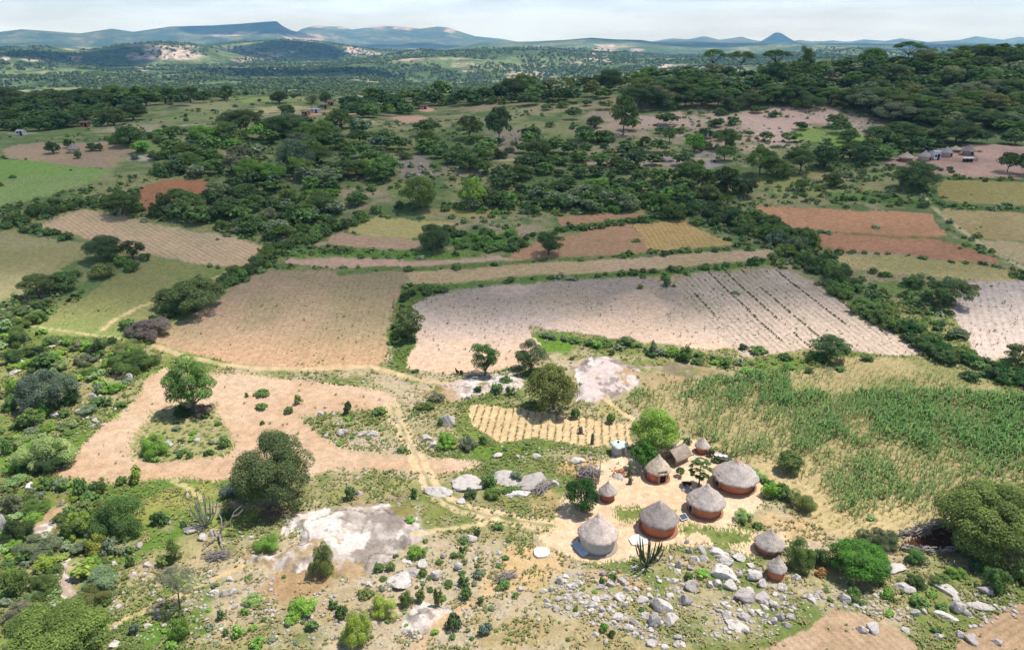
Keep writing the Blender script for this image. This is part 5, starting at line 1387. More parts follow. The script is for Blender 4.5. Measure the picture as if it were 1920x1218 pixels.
def far_house(x, y, w, d, h, col, roofc, rz, label, roofm='tin'):
    p = P1(x, y)
    root = empty('house', p, R_(rz)); tag(root, label, 'house')
    b = MB(); b.box((0, 0, h / 2), (w, d, h)); o = b.obj('wall', M['wall'], root); o.color = (*col, 1)
    r = MB()
    r.add([(-w * .55, -d * .6, h), (w * .55, -d * .6, h), (w * .55, d * .6, h), (-w * .55, d * .6, h), (-w * .55, 0, h + .5), (w * .55, 0, h + .5),
           (-w * .55, -d * .6, h + .05), (w * .55, -d * .6, h + .05), (w * .55, d * .6, h + .05), (-w * .55, d * .6, h + .05)],
          [(0, 3, 2, 1), (6, 7, 5, 4), (8, 9, 4, 5), (0, 1, 7, 6), (2, 3, 9, 8), (0, 6, 4, 9, 3), (1, 2, 8, 5, 7)])
    o = r.obj('roof', M[roofm], root)
    dm = MB(); dm.box((w * .2, -d * .5 - .03, .95), (.8, .1, 1.9)); dm.obj('door', M['dark'], root)
    wm = MB(); wm.box((-w * .22, -d * .5 - .03, 1.3), (.7, .1, .7)); wm.obj('window', M['dark'], root)
far_house(1752, 299, 2.4, 2.2, 2.6, (.75, .73, .70), None, 10, 'far narrow white building with a sheet roof between two far huts')
far_house(592, 212, 5, 3.4, 2.0, (.62, .58, .56), None, -10, 'far white house with a pale roof beside red earth')
far_house(607, 203, 4.2, 3, 2.0, (.45, .27, .2), None, 15, 'far house with a grey roof under the small dark tree', 'stick')
far_house(620, 198, 3.6, 3, 2.0, (.46, .24, .17), None, 5, 'far red brick house right of the small dark tree', 'redroof')
far_house(574, 217, 3.4, 2.6, 1.8, (.45, .22, .15), None, -20, 'far low red house at the left end of the red earth', 'redroof')
far_house(602, 291, 3.4, 2.8, 2.4, (.48, .17, .09), None, 10, 'tiny rust red house inside the dark thicket', 'redroof')
far_house(160, 238, 3.4, 2.6, 1.9, (.34, .16, .11), None, 8, 'tiny brown red house among the far left trees', 'redroof')
far_house(41, 254, 2.8, 2.2, 1.7, (.6, .55, .48), None, -5, 'tiny pale house at the far left edge of the trees')
far_house(794, 205, 3.6, 2.8, 1.8, (.52, .33, .25), None, 12, 'far pinkish house beside the bare earth patch', 'redroof')
# far homestead yard: a pole fence and a covered cart shed
def pole_fence(name, pts, h, label, cat='fence', step=0.5, mat='stick', rails=2, lean=.08):
    w = P(*np.array(pts, float).T)
    root = empty(name, w[0]); tag(root, label, cat)
    for a, b in zip(w[:-1], w[1:]):
        L_ = np.linalg.norm(b - a); n = max(2, int(L_ / step))
        prev = None
        for i in range(n + 1):
            q = a + (b - a) * i / n - w[0]
            q[2] = TF(*(q + w[0])[:2]) - w[0][2]
            hh = h * random.uniform(.8, 1.15)
            t = q + np.array([random.uniform(-lean, lean) * h, random.uniform(-lean, lean) * h, hh])
            po = MB(); po.tube([q - np.array([0, 0, .2]), t], [.055, .04], 5); po.obj('post', M[mat], root)
            if prev is not None:
                for j in range(rails):
                    f = (j + 1) / (rails + .6)
                    ra = MB(); ra.tube([prev[0] + (prev[1] - prev[0]) * f, q + (t - q) * f], .035, 4); ra.obj('rail', M[mat], root)
            prev = (q, t)
pole_fence('pole_fence', [(1756, 300), (1772, 303), (1785, 303), (1800, 304)], 1.2, 'rough pole fence in front of the far homestead huts')
pole_fence('pole_fence', [(1823, 300), (1833, 303)], 1.3, 'short dark paling right of the far cart shed', step=.25)
def cart_shed():
    p = P1(1815, 303)
    root = empty('cart_shed', p, R_(8)); tag(root, 'low open shed with a white sheet top in the far homestead', 'shed')
    for x in (-1.6, 0, 1.6):
        for y in (-.7, .7):
            b = MB(); b.tube([(x, y, -.1), (x, y, 1.2)], .06, 5); b.obj('post', M['stick'], root)
    b = MB(); b.box((0, 0, 1.25), (3.8, 1.9, .08), rx=.06); b.obj('roof', M['white'], root)
    b = MB(); b.box((0, .2, .4), (3, .9, .7)); b.box((-.9, -.1, .95), (.5, .5, .3)); b.obj('stored_goods', M['dark'], root)
cart_shed()

# ------------------------------------------------------------------ things in the yard
def at(x, y, z=0.0):
    p = P1(x, y); p[2] += z
    return p
def gable_shed():
    p = at(1268, 862)
    root = empty('thatched_shed', p, R_(38)); tag(root, 'small open fronted shed with a sagging gabled thatch roof', 'shed')
    Lh, Wd, Hh = 2.6, 1.15, 1.25
    for x in (-Lh / 2, Lh / 2):
        for y in (-Wd * .8, Wd * .8):
            b = MB(); b.tube([(x, y, -.15), (x + .03, y, Hh)], .07, 6); b.obj('post', M['stick'], root)
    n = 22
    for s in (-1, 1):
        V, F = [], []
        for i in range(n + 1):
            x = -Lh * .62 + Lh * 1.24 * i / n
            for j in range(7):
                t = j / 6
                V.append((x + random.uniform(-.03, .03), s * (t * Wd * 1.22), 2.15 - .12 * math.sin(math.pi * i / n) - t ** 1.25 * 1.15 + random.uniform(-.03, .03)))
        for i in range(n):
            for j in range(6):
                a = i * 7 + j
                F.append((a, a + 1, a + 8, a + 7))
        b = len(V)
        V += [(x, y, z - .16) for x, y, z in V]
        F += [tuple(b + q for q in f[::-1]) for f in F]
        for i in range(n):
            for j in (0, 6):
                a = i * 7 + j
                F.append((a, a + 7, a + 7 + b, a + b))
        for j in range(6):
            for i in (0, n):
                a = i * 7 + j
                F.append((a, a + 1, a + 1 + b, a + b))
        m = MB(); m.add(V, F); me = m.mesh('thatch_slope')
        uv = me.uv_layers.new(name='UVMap')
        for li, l in enumerate(me.loops):
            v = me.vertices[l.vertex_index].co
            uv.data[li].uv = (v.x * .08, v.y)
        o = link('thatch_slope', me, M['thatch'], root, True); o.color = (.34, .285, .235, 1)
    b = MB(); b.box((Lh * .42, 0, .62), (.1, Wd * 1.5, 1.25)); o = b.obj('back_wall', M['wall'], root); o.color = (.40, .27, .19, 1)
    b = MB()
    b.box((0, Wd * .75, .35), (Lh * .9, .1, .75)); b.box((0, -Wd * .75, .35), (Lh * .9, .1, .75))
    o = b.obj('side_wall', M['wall'], root); o.color = (.40, .27, .19, 1)
gable_shed()
def latrine():
    p = at(1158, 849)
    root = empty('latrine', p, R_(15), .86); tag(root, 'grey round latrine covered with a pale green plastic sheet', 'latrine')
    b = MB(); b.lathe([(1.02, -.15), (1.0, .9), (.98, 1.75)], 26); b.obj('wall', M['grey'], root, True)
    n = 22; V, F = [(0, 0, 2.02)], []
    for ring, (r, z) in enumerate(((.55, 1.95), (1.05, 1.82), (1.3, 1.62))):
        for k in range(n):
            a = 2 * math.pi * k / n
            q = r * (1 + .14 * math.sin(3 * a + 1) * ring / 2) * (1.22 if math.cos(a) > .3 else 1)
            V.append((q * math.cos(a), q * math.sin(a), z + .12 * math.sin(5 * a + ring) - (.06 if ring == 2 else 0)))
    for k in range(n):
        F.append((0, 1 + k, 1 + (k + 1) % n))
        for ring in range(2):
            a, c_ = 1 + ring * n, 1 + (ring + 1) * n
            F.append((a + k, c_ + k, c_ + (k + 1) % n, a + (k + 1) % n))
    m = MB(); m.add(V, F); o = m.obj('plastic_sheet', M['green'], root, True)
    sm = o.modifiers.new('thick', 'SOLIDIFY'); sm.thickness = .05
    b = MB(); b.tube([(1.1, -.75, -.1), (1.12, -.75, 1.6)], .11, 8); b.obj('vent_pipe', M['white'], root)
    b = MB(); b.lathe([(.2, 1.95), (.14, 2.3), (.0, 2.36)], 10); b.obj('weight_stone', M['iron'], root)
latrine()
def stick_crib():
    p = at(1105, 898)
    root = empty('maize_crib', p, R_(-12)); tag(root, 'raised crib of dry grey poles above the dense dark round tree', 'crib')
    for x in (-1.25, 1.25):
        for y in (-.9, .9):
            b = MB(); b.tube([(x, y, -.2), (x * 1.03, y, 2.0 + random.uniform(0, .3))], [.075, .055], 6); b.obj('post', M['stick'], root)
    b = MB()
    for i in range(14): b.tube([(-1.45, -.95 + i * .145, .95), (1.45, -.95 + i * .145, .95 + random.uniform(-.03, .03))], .05, 5)
    b.obj('platform', M['stick'], root)
    for i in range(60):
        b = MB()
        a = random.uniform(-.35, .35) + (math.pi / 2 if random.random() < .3 else 0)
        x, y, z = random.uniform(-.7, .7), random.uniform(-.7, .7), random.uniform(1.05, 1.75)
        l = random.uniform(.7, 1.5)
        b.tube([(x - l * math.cos(a), y - l * math.sin(a) * .7, z + random.uniform(-.15, .15)), (x + random.uniform(-.1, .1), y, z + random.uniform(0, .12)), (x + l * math.cos(a), y + l * math.sin(a) * .7, z + random.uniform(-.15, .15))], random.uniform(.025, .06), 4)
        b.obj('stacked_pole', M['stick'], root)
    for i in range(12):
        b = MB(); b.tube([(1.3, -.9 + i * .16, 0), (1.34, -.9 + i * .16, 1.7)], .035, 4); b.obj('side_pole', M['stick'], root)
stick_crib()
def brush_pile(x, y, n, w, h, label, name='firewood_pile', rz=0, mat='stick'):
    p = at(x, y)
    b = MB()
    for i in range(n):
        a = random.uniform(-.5, .5)
        px_, py_, pz = random.uniform(-w, w) * .55, random.uniform(-w, w) * .35, random.uniform(.05, h) * (1 - .3 * random.random())
        l = random.uniform(.4, 1.0) * w * .7
        b.tube([(px_ - l * math.cos(a), py_ - l * math.sin(a), max(.04, pz + random.uniform(-.3, .2))), (px_, py_, pz), (px_ + l * math.cos(a) * .9, py_ + l * math.sin(a) + random.uniform(-.2, .2), max(.04, pz + random.uniform(-.25, .35)))], [random.uniform(.03, .06), .035, .012], 4)
    o = b.obj(name, M[mat]); o.location = p; o.rotation_euler = (0, 0, R_(rz))
    tag(o, label, 'wood pile')
brush_pile(1018, 916, 90, 2.0, 1.0, 'heap of grey firewood branches on the pale granite dome', rz=55)
brush_pile(950, 1082, 60, 1.6, .7, 'heap of dry thorn branches with a rusty centre below the compound', 'thorn_branch_pile', 20)
brush_pile(1262, 842, 50, 1.4, 1.1, 'untidy heap of branches against the open fronted shed', 'branch_pile', 60)
brush_pile(412, 1044, 80, 1.7, .8, 'tangle of fallen grey purple branches below the dead tree', 'fallen_branch_heap', 10)
brush_pile(370, 992, 40, 1.6, .5, 'low tangle of dead branches under the grey candelabra plant', 'dead_branch_heap', 0)
brush_pile(1118, 927, 26, .8, .4, 'few leaning sticks behind the tiny brick granary', 'stick_heap', 70)
def brick_heap():
    p = at(1166, 886)
    root = empty('brick_heap', p)
    tag(root, 'scattered heap of broken red bricks in the yard', 'brick heap')
    for i in range(98):
        b = MB()
        r = abs(random.gauss(0, 1))
        a = random.uniform(0, 6.28)
        b.box((r * math.cos(a) * 1.15, r * math.sin(a) * .75, .05 + .22 * random.random() * math.exp(-r)), (.24, .115, .075), random.uniform(0, 3), random.uniform(-.5, .5), random.uniform(-.4, .4))
        b.obj('brick', M['redbrick'], root)
brick_heap()
def ash_heap(x, y, w, label, name='ash_heap', mat='ash', h=.3):
    p = at(x, y)
    b = MB(); b.lathe([(w, -.08), (w * .8, h * .3), (w * .45, h * .85), (w * .12, h), (0.0, h)], 20, lambda i, k: (.12 * w * math.sin(k * 1.7 + i), .03 * math.sin(k * 2.3)))
    o = b.obj(name, M[mat], None, True); o.location = p
    tag(o, label, 'heap')
ash_heap(1160, 893, .85, 'white ash spread beside the red brick heap')
ash_heap(1286, 918, .75, 'low brown ash heap left of the papaya palm', 'ash_heap', 'ash', .45)
def pot(x, y, r, label):
    p = at(x, y, .32)
    root = empty('cooking_pot', p); tag(root, label, 'pot', 'black pots on the ash heap')
    b = MB(); b.lathe([(.02, 0), (r * .7, .02), (r, r * .7), (r * .8, r * 1.3), (r * .88, r * 1.45)], 16); b.obj('pot_body', M['iron'], root, True)
    for s in (-1, 1):
        b = MB(); b.tube([(s * r * .9, -.05, r * 1.1), (s * r * 1.2, 0, r * 1.15), (s * r * .9, .05, r * 1.1)], .02, 4); b.obj('handle', M['iron'], root)
pot(1282.5, 913, .28, 'round black pot on the left end of the brown ash heap')
pot(1287, 911, .2, 'smaller dark pot in the middle of the brown ash heap')
pot(1292.5, 913, .26, 'black pot on the right end of the brown ash heap')
def slab(x, y, r, n, h, label, name='concrete_slab', mat='concrete'):
    p = at(x, y)
    b = MB()
    V = [(r * (1 + .08 * math.sin(k * 2.1)) * math.cos(2 * math.pi * k / n + .3), r * (1 + .08 * math.sin(k * 2.1)) * math.sin(2 * math.pi * k / n + .3), z) for z in (-.2, h) for k in range(n)]
    V += [(x_ * .93, y_ * .93, h + .03) for x_, y_, z_ in V[n:2 * n]]
    F = [(k, (k + 1) % n, n + (k + 1) % n, n + k) for k in range(n)] + [(n + k, n + (k + 1) % n, 2 * n + (k + 1) % n, 2 * n + k) for k in range(n)] + [tuple(2 * n + k for k in range(n))]
    b.add(V, F)
    o = b.obj(name, M[mat]); o.location = p
    tag(o, label, 'slab')
slab(1197, 1013, 1.15, 7, .14, 'pale many sided concrete slab between the grey hut and the darkest thatched hut')
slab(1015, 1037, .95, 11, .26, 'white round stone slab on dry grass left of the grey hut', 'stone_slab')
def sheets():
    a, b_ = at(1075, 1018), at(1097, 1043)
    d = b_ - a; L_ = math.hypot(d[0], d[1])
    root = empty('roofing_sheet_stack', (a + b_) / 2, math.atan2(d[1], d[0])); tag(root, 'stack of blue grey metal sheets leaning by the grey walled hut', 'sheet stack')
    for i in range(2):
        m = MB(); n = 28; V, F = [], []
        for k in range(n + 1):
            y = -.42 + .84 * k / n
            for x in (-L_ / 2, L_ / 2):
                V.append((x + i * .12, y + i * .05, .22 + i * .06 + .02 * (k % 2) + .25 * y))
        for k in range(n): F.append((2 * k, 2 * k + 1, 2 * k + 3, 2 * k + 2))
        m.add(V, F); o = m.obj('metal_sheet', M['tin'], root)
        o.modifiers.new('thick', 'SOLIDIFY').thickness = .012
    m = MB()
    for x in (-L_ * .35, L_ * .35): m.box((x, 0, .06), (.1, .9, .12))
    m.obj('bearer', M['stick'], root)
sheets()
def solar():
    p = at(1281, 972)
    root = empty('solar_panel', p, R_(25)); tag(root, 'small dark solar panel with pale frame on the ground beside the grey thatched hut', 'solar panel')
    m = MB(); m.box((0, 0, .30), (.95, .75, .03), rx=.35); m.obj('cell_panel', simple('solar_cells', (.02, .03, .06), (.03, .045, .08), 3, .2, .5), root)
    m = MB()
    for s in (-1, 1):
        m.box((s * .5, 0, .30), (.06, .82, .05), rx=.35)
    m.box((0, .40 * math.cos(.35), .30 + .40 * math.sin(.35)), (.94, .06, .05), rx=.35); m.box((0, -.40 * math.cos(.35), .30 - .40 * math.sin(.35)), (.94, .06, .05), rx=.35)
    m.obj('panel_frame', M['white'], root)
    for x in (-.3, .3):
        m = MB(); m.tube([(x, .3, 0), (x, .33, .4)], .03, 4); m.obj('leg', M['stick'], root)
solar()
def drying_table():
    p = at(1350, 866)
    root = empty('drying_rack', p, R_(-28)); tag(root, 'rough wooden rack holding white basins behind the biggest hut', 'rack')
    for x in (-.8, .8):
        for y in (-.4, .4):
            m = MB(); m.tube([(x, y, -.1), (x, y, .85)], .05, 5); m.obj('post', M['stick'], root)
    m = MB()
    for i in range(8): m.tube([(-1, -.45 + i * .13, .86), (1, -.45 + i * .13, .86)], .04, 4)
    m.obj('shelf', M['stick'], root)
    return p
_p = drying_table()
for i, (dx, dy, r) in enumerate(((-.55, .12, .3), (.02, -.05, .34), (.6, -.25, .28))):
    m = MB(); m.lathe([(.02, .9), (r * .7, .91), (r, 1.14), (r * 1.06, 1.15), (r * .95, 1.13), (r * .66, .95), (.02, .94)], 18)
    o = m.obj('basin', M['white'], None, True); o.location = _p; o.location.x += dx; o.location.y += dy
    tag(o, ['left white basin on the rough rack behind the biggest hut', 'middle and widest white basin on the rough rack', 'right white basin on the rack, nearest the hut roof'][i], 'basin', 'white basins on the rack')
def stump(x, y, h, r, label, name='tree_stump'):
    p = at(x, y)
    m = MB()
    m.tube([(0, 0, -.1), (.03, .02, h * .5), (-.02, .05, h)], [r * 1.25, r, r * .85], 8)
    m.tube([(0, 0, h * .4), (r * 1.6, .1, h * .75)], [r * .5, r * .3], 6)
    m.tube([(0, 0, .05), (-r * 2, -r, -.03)], [r * .6, r * .25], 6)
    o = m.obj(name, M['bark']); o.location = p; o.rotation_euler.z = x
    tag(o, label, 'stump')
stump(1089, 812, 1.1, .3, 'dark squat tree stump with a stub in the seedling plot')
stump(1110, 832, 1.7, .22, 'tall dark stump at the lower edge of the seedling plot')
stump(1181, 907, 1.0, .26, 'grey wooden stump in the yard left of the brick hut')
# three yard plants
put = PLANTS  # (already built); the yard plants below have shapes of their own
def leafy(name, x, y, h, a, kind, colour, label, trunk=True, cat='plant'):
    p = at(x, y)
    me, tm, *_ = plant_mesh(kind, 'mid', 1)
    root = empty(name, p, x); root.scale = (a, a, h); tag(root, label, cat)
    if trunk:
        t = bpy.data.objects.new('stem', tm); C.objects.link(t); t.parent = root
    c = bpy.data.objects.new('foliage', me); C.objects.link(c); c.parent = root; c.color = (*COL[colour], 1)
leafy('shrub', 1182, 892, 2.2, .6, 'column', 'mid', 'narrow dark shrub standing behind the grey yard stump', cat='shrub')
leafy('young_tree', 1275, 893, 1.5, .68, 'umbrella', 'mid', 'knee high young tree in the yard between the brick hut and the palm', cat='sapling')
def papaya():
    p = at(1310, 912)
    root = empty('papaya_tree', p); tag(root, 'slim papaya tree with drooping fan leaves in the middle of the yard', 'papaya tree')
    h = 3.6
    m = MB(); m.tube([(0, 0, -.1), (.03, 0, h * .5), (0, .02, h)], [.12, .09, .06], 8); m.obj('trunk', M['bark'], root)
    g = np.random.default_rng(4)
    V, F, tint = [], [], []
    st = MB()
    for i in range(34):
        a = i * 2.4 + g.uniform(-.2, .2); t = i / 34
        el = 1.2 - 1.75 * (1 - t) + g.uniform(-.12, .12)
        z0 = h * (.62 + .38 * t); l = .8 + .35 * math.sin(math.pi * t)
        ex, ez = l * math.cos(el), l * math.sin(el)
        tip = np.array([ex * math.cos(a), ex * math.sin(a), z0 + ez * .75])
        st.tube([(0, 0, z0), tuple((tip + np.array([0, 0, z0])) * [.5, .5, .5] + np.array([0, 0, .1])), tuple(tip)], .015, 3)
        out_ = np.array([math.cos(a), math.sin(a), -.55 + .5 * t])
        side = np.array([-math.sin(a), math.cos(a), 0])
        for q in range(7):
            an = (q - 3) * .45
            d = out_ * math.cos(an) + side * math.sin(an)
            ll = .60 * (1 - .06 * abs(q - 3)); nrm = np.cross(d, side if abs(q - 3) < 2 else np.array([0, 0, 1.]))
            w = np.cross(d, np.array([0, 0, 1.])); w /= np.linalg.norm(w) + 1e-6
            b = len(V)
            V += [tip, tip + d * ll * .5 + w * .17, tip + d * ll + np.array([0, 0, -.08]), tip + d * ll * .5 - w * .17]
            F.append((b, b + 1, b + 2, b + 3)); tint += [g.uniform(.3, .9)] * 4
    me = np_mesh('leaf_fans', np.array(V), np.array(F), dict(tint=('POINT', 'FLOAT', np.array(tint))))
    o = link('leaf_fans', me, M['leaf'], root); o.color = (.085, .15, .05, 1)
    st.obj('leaf_stalks', M['euph'], root)
papaya()
def candelabra(x, y, h, arms, mat, label, spread=1.0, name='candelabra_euphorbia', seed=3, thick=1.0):
    p = at(x, y)
    root = empty(name, p); tag(root, label, 'succulent')
    g = np.random.default_rng(seed)
    m = MB(); m.tube([(0, 0, -.1), (0, 0, h * .16)], [.2, .15], 8); m.obj('trunk', M[mat], root)
    for i in range(arms):
        a = i * 2.399 + g.uniform(-.3, .3)
        r = spread * h * g.uniform(.10, .36) * (1 if i else .05)
        hh = h * g.uniform(.62, .92) if i else h
        c, s = math.cos(a), math.sin(a)
        m = MB()
        m.tube([(0, 0, h * .12), (r * .55 * c, r * .55 * s, h * .2), (r * .9 * c, r * .9 * s, hh * .5), (r * 1.1 * c, r * 1.1 * s, hh * .8), (r * 1.18 * c, r * 1.18 * s, hh)], [q * thick for q in (.07, .075, .085, .075, .03)], 5)
        if i % 2 == 0:
            m.tube([(r * .8 * c, r * .8 * s, hh * .38), (r * 1.2 * c - .2 * s, r * 1.2 * s + .2 * c, hh * .55), (r * 1.3 * c - .25 * s, r * 1.3 * s + .25 * c, hh * .8)], [q * thick for q in (.06, .065, .03)], 5)
        m.obj('arm', M[mat], root)
candelabra(1213, 1062, 4.1, 17, 'euph', 'dark green candelabra plant in front of the red walled hut', 1.0)
candelabra(389, 988, 4.8, 15, 'greyeuph', 'tall grey leafless candelabra plant on the left grass', 1.25, 'candelabra_euphorbia', 8, .62)
def dead_tree():
    p = at(413, 1010)
    root = empty('dead_tree', p); tag(root, 'bleached dead tree with forked bare limbs among stones', 'dead tree')
    m = MB(); m.tube([(0, 0, -.2), (.1, .1, .8), (.3, .2, 1.5)], [.2, .15, .12], 8); m.obj('trunk', M['stick'], root)
    for pts in ([(.2, .15, 1.3), (1.2, .6, 2.0), (1.7, 1.0, 3.1), (2.6, 1.3, 3.8)], [(1.5, .8, 2.6), (2.3, .6, 3.0), (2.9, .7, 3.6)], [(0, 0, .6), (-.7, -.9, .5), (-1.1, -1.9, .3)], [(0, 0, .7), (.5, -1.0, .6), (1.0, -2.0, .15)], [(.3, .2, 1.5), (.2, .7, 2.4), (-.2, 1.0, 3.0)]):
        m = MB(); m.tube(pts, [.11, .085, .06, .03][:len(pts)], 6); m.obj('limb', M['stick'], root)
dead_tree()
# cattle pen of piled logs
def log_fence(name, pts, label, n, h):
    w = P(*np.array(pts, float).T)
    root = empty(name, w[0]); tag(root, label, 'log fence', 'log fences of the cattle pen')
    for a, b in zip(w[:-1], w[1:]):
        d = b - a
        for i in range(n):
            s = random.uniform(-.05, .75); e = s + random.uniform(.3, .5)
            o = np.array([random.uniform(-.3, .3), random.uniform(-.3, .3), random.uniform(.05, h)])
            q, r = a + d * s - w[0] + o, a + d * e - w[0] + o + np.array([0, 0, random.uniform(-.3, .3)])
            r[2] = max(r[2], .05)
            lg = MB(); lg.tube([q, (q + r) / 2 + np.array([0, random.uniform(-.15, .15), .05]), r], [.10, .085, .05], 6); lg.obj('log', M['stick'], root)
        for i in range(max(2, n // 6)):
            q = a + d * i / max(1, n // 6 - 1) * .98 - w[0]
            po = MB(); po.tube([q - np.array([0, 0, .2]), q + np.array([random.uniform(-.2, .2), random.uniform(-.2, .2), h * random.uniform(1.0, 1.7)])], [.09, .06], 6); po.obj('post', M['stick'], root)
log_fence('log_fence', [(1688, 1006), (1715, 1003), (1742, 992), (1765, 984)], 'upper fence of the cattle pen made of tangled pale branches', 16, .9)
log_fence('log_fence', [(1686, 1030), (1725, 1036), (1760, 1037), (1792, 1036)], 'lower fence of the cattle pen made of long stacked logs', 13, .7)
# two dark goats at the field corner
def goat(x, y, rz, s, label):
    p = at(x, y)
    J = [(0, 0, .62), (.32, 0, .64), (-.32, 0, .62), (.48, 0, .82), (.56, 0, .98), (.74, 0, .90), (.28, .11, .34), (.28, .11, .02), (.28, -.11, .34), (.30, -.11, .02),
         (-.30, .11, .36), (-.36, .11, .18), (-.33, .11, .02), (-.30, -.11, .36), (-.36, -.11, .18), (-.31, -.11, .02), (-.46, 0, .72), (.54, .06, 1.08), (.54, -.06, 1.08)]
    E = [(0, 1), (0, 2), (1, 3), (3, 4), (4, 5), (1, 6), (6, 7), (1, 8), (8, 9), (2, 10), (10, 11), (11, 12), (2, 13), (13, 14), (14, 15), (2, 16), (4, 17), (4, 18)]
    Rr = [.19, .17, .16, .10, .085, .05, .05, .03, .05, .03, .06, .035, .03, .06, .035, .03, .025, .02, .02]
    me = bpy.data.meshes.new('goat'); me.from_pydata([Vector(j) * s for j in J], E, [])
    o = link('goat', me, M['goat']); o.location = p; o.rotation_euler.z = R_(rz)
    sk = o.modifiers.new('skin', 'SKIN')
    for v, r in zip(me.skin_vertices[0].data, Rr): v.radius = (r * s, r * s)
    me.skin_vertices[0].data[0].use_root = True
    o.modifiers.new('sub', 'SUBSURF').render_levels = 1
    tag(o, label, 'goat', 'goats at the field corner')
goat(858, 702, 130, 1.0, 'dark brown goat standing at the lower corner of the sandy field')
goat(865, 702, 250, .95, 'black goat right of the brown one at the sandy field corner')
#@@PART5
# ------------------------------------------------------------------ boulders and stones
def boulder_geo(var, sub=3):
    g = np.random.default_rng(500 + var)
    bm = bmesh.new(); bmesh.ops.create_icosphere(bm, subdivisions=sub, radius=1.0)
    V = np.array([v.co[:] for v in bm.verts]); F = np.array([[v.index for v in f.verts] for f in bm.faces]); bm.free()
    r = np.ones(len(V))
    N = rand_dirs(17, g)
    for n_ in N:
        h = g.uniform(.52, .86)
        dn = V @ n_
        r = np.where(dn > 1e-3, np.minimum(r, h / np.maximum(dn, 1e-3)), r)
    off = g.uniform(0, 50, 3)
    nz_ = fbm(V[:, 0] * 1.6 + off[0] + V[:, 2] * .9, V[:, 1] * 1.6 + off[1] - V[:, 2] * 1.1, 1.0, 4, 7) - .5
    r = 1.12 * r * (1 + .36 * nz_)
    return V * r[:, None], F
ROCKS = []
def rock(x0, x1, ytop, ybot, label=None, flat=None):
    cx, cy, wpx, S2 = (x0 + x1) / 2, (ytop + ybot) / 2, x1 - x0, (ybot - ytop) / 2
    p = P1(cx, cy + S2 * .25)
    dep = depth_of(p); a = .5 * wpx * dep / FPX
    hor = math.hypot(p[0], p[1]); sl = math.hypot(hor, CAMH - p[2]); sd_, cd_ = (CAMH - p[2]) / sl, hor / sl
    Sm = S2 * dep / FPX
    b = a * rng.uniform(.7, .95)
    if flat:
        c = a * flat; b = max((math.sqrt(max(Sm ** 2 - (c * cd_) ** 2, .1 * Sm ** 2))) / sd_, .3 * a)
    else:
        c = math.sqrt(max(Sm ** 2 - (b * sd_) ** 2, (.4 * a) ** 2)) / cd_
    ROCKS.append(dict(p=p, r=(a, b, c), px=wpx, x=cx, y=cy, label=label, rot=rng.uniform(-.3, .3) if label else None))
def rboxes(x0, y0, sc, rows):
    for q in rows:
        rock(x0 + q[0] / sc, x0 + q[1] / sc, y0 + q[2] / sc, y0 + q[3] / sc, *(q[4:]))
rock(921, 975, 872, 914, 'left and pinker one of two bald granite domes above the footpath', .26)
rock(972, 1034, 872, 922, 'right and whiter one of two bald granite domes above the footpath', .26)
rock(842, 905, 877, 922, 'white bald granite dome left of the twin domes', .3)
rock(796, 852, 905, 930, 'low grey granite hump beside the rutted footpath', .32)
rock(940, 1000, 915, 932, 'low grey slab below the bald granite domes', .2)
rboxes(1280, 930, 6.77, [(340, 720, 920, 1045, 'long white flat topped boulder in the middle of the boulder field'), (790, 990, 915, 1085, 'big white boulder beside the smallest granary'), (290, 390, 1060, 1190), (375, 500, 1040, 1170), (510, 710, 1060, 1210), (390, 640, 740, 860), (330, 565, 685, 750), (630, 810, 710, 835), (10, 200, 1060, 1220), (155, 325, 640, 730), (40, 130, 640, 720), (90, 225, 740, 860), (215, 330, 740, 840), (680, 765, 950, 1045), (945, 1060, 1050, 1180), (1185, 1340, 1080, 1215), (1370, 1500, 980, 1090), (1105, 1180, 1120, 1200), (410, 515, 850, 930), (10, 90, 540, 620), (290, 400, 610, 670), (900, 980, 890, 960), (1220, 1290, 1010, 1070), (740, 810, 920, 960), (0, 60, 740, 800)])
rock(1374, 1424, 1097, 1132, 'broad grey boulder with a dark stained top in the boulder field')
rock(1414, 1450, 1108, 1130)
rboxes(980, 1020, 6.0, [(1440, 1670, 600, 800, 'biggest grey boulder of the lower boulder field'), (1560, 1760, 750, 920, 'grey streaked boulder right below the biggest one'), (1405, 1560, 800, 980, 'cracked boulder left below the biggest one'), (1740, 1900, 550, 710, 'rounded pink grey boulder upper right of the biggest one'), (1330, 1450, 750, 840), (1020, 1170, 540, 660, 'white boulder with a flat lit top left of the biggest one'), (1110, 1200, 640, 740), (735, 855, 640, 750), (850, 940, 690, 780), (1000, 1160, 750, 870), (1120, 1250, 890, 990), (1210, 1310, 840, 930), (1260, 1340, 940, 1020), (1260, 1410, 570, 670), (1380, 1480, 540, 630), (370, 460, 365, 470), (190, 290, 490, 560), (290, 360, 460, 550), (470, 560, 440, 500), (570, 690, 385, 460), (820, 920, 440, 520), (930, 1050, 390, 490), (1060, 1200, 370, 460), (860, 960, 270, 370), (1220, 1310, 465, 530), (330, 430, 690, 770), (455, 550, 680, 740), (230, 310, 600, 660), (240, 330, 650, 720), (770, 870, 580, 640), (860, 990, 570, 620), (150, 220, 810, 870), (760, 830, 870, 920), (1680, 1790, 1000, 1070), (1820, 1920, 400, 520), (1680, 1770, 470, 540), (1640, 1750, 370, 450), (1710, 1810, 180, 290), (1830, 1920, 220, 300), (1840, 1920, 30, 120), (1380, 1490, 1070, 1160), (720, 760, 1030, 1090), (900, 970, 1060, 1130), (780, 870, 990, 1040), (690, 760, 620, 670), (620, 700, 630, 680), (550, 620, 640, 690), (570, 670, 590, 630), (540, 600, 470, 520), (590, 650, 540, 590), (420, 500, 580, 630), (1600, 1700, 540, 590)])
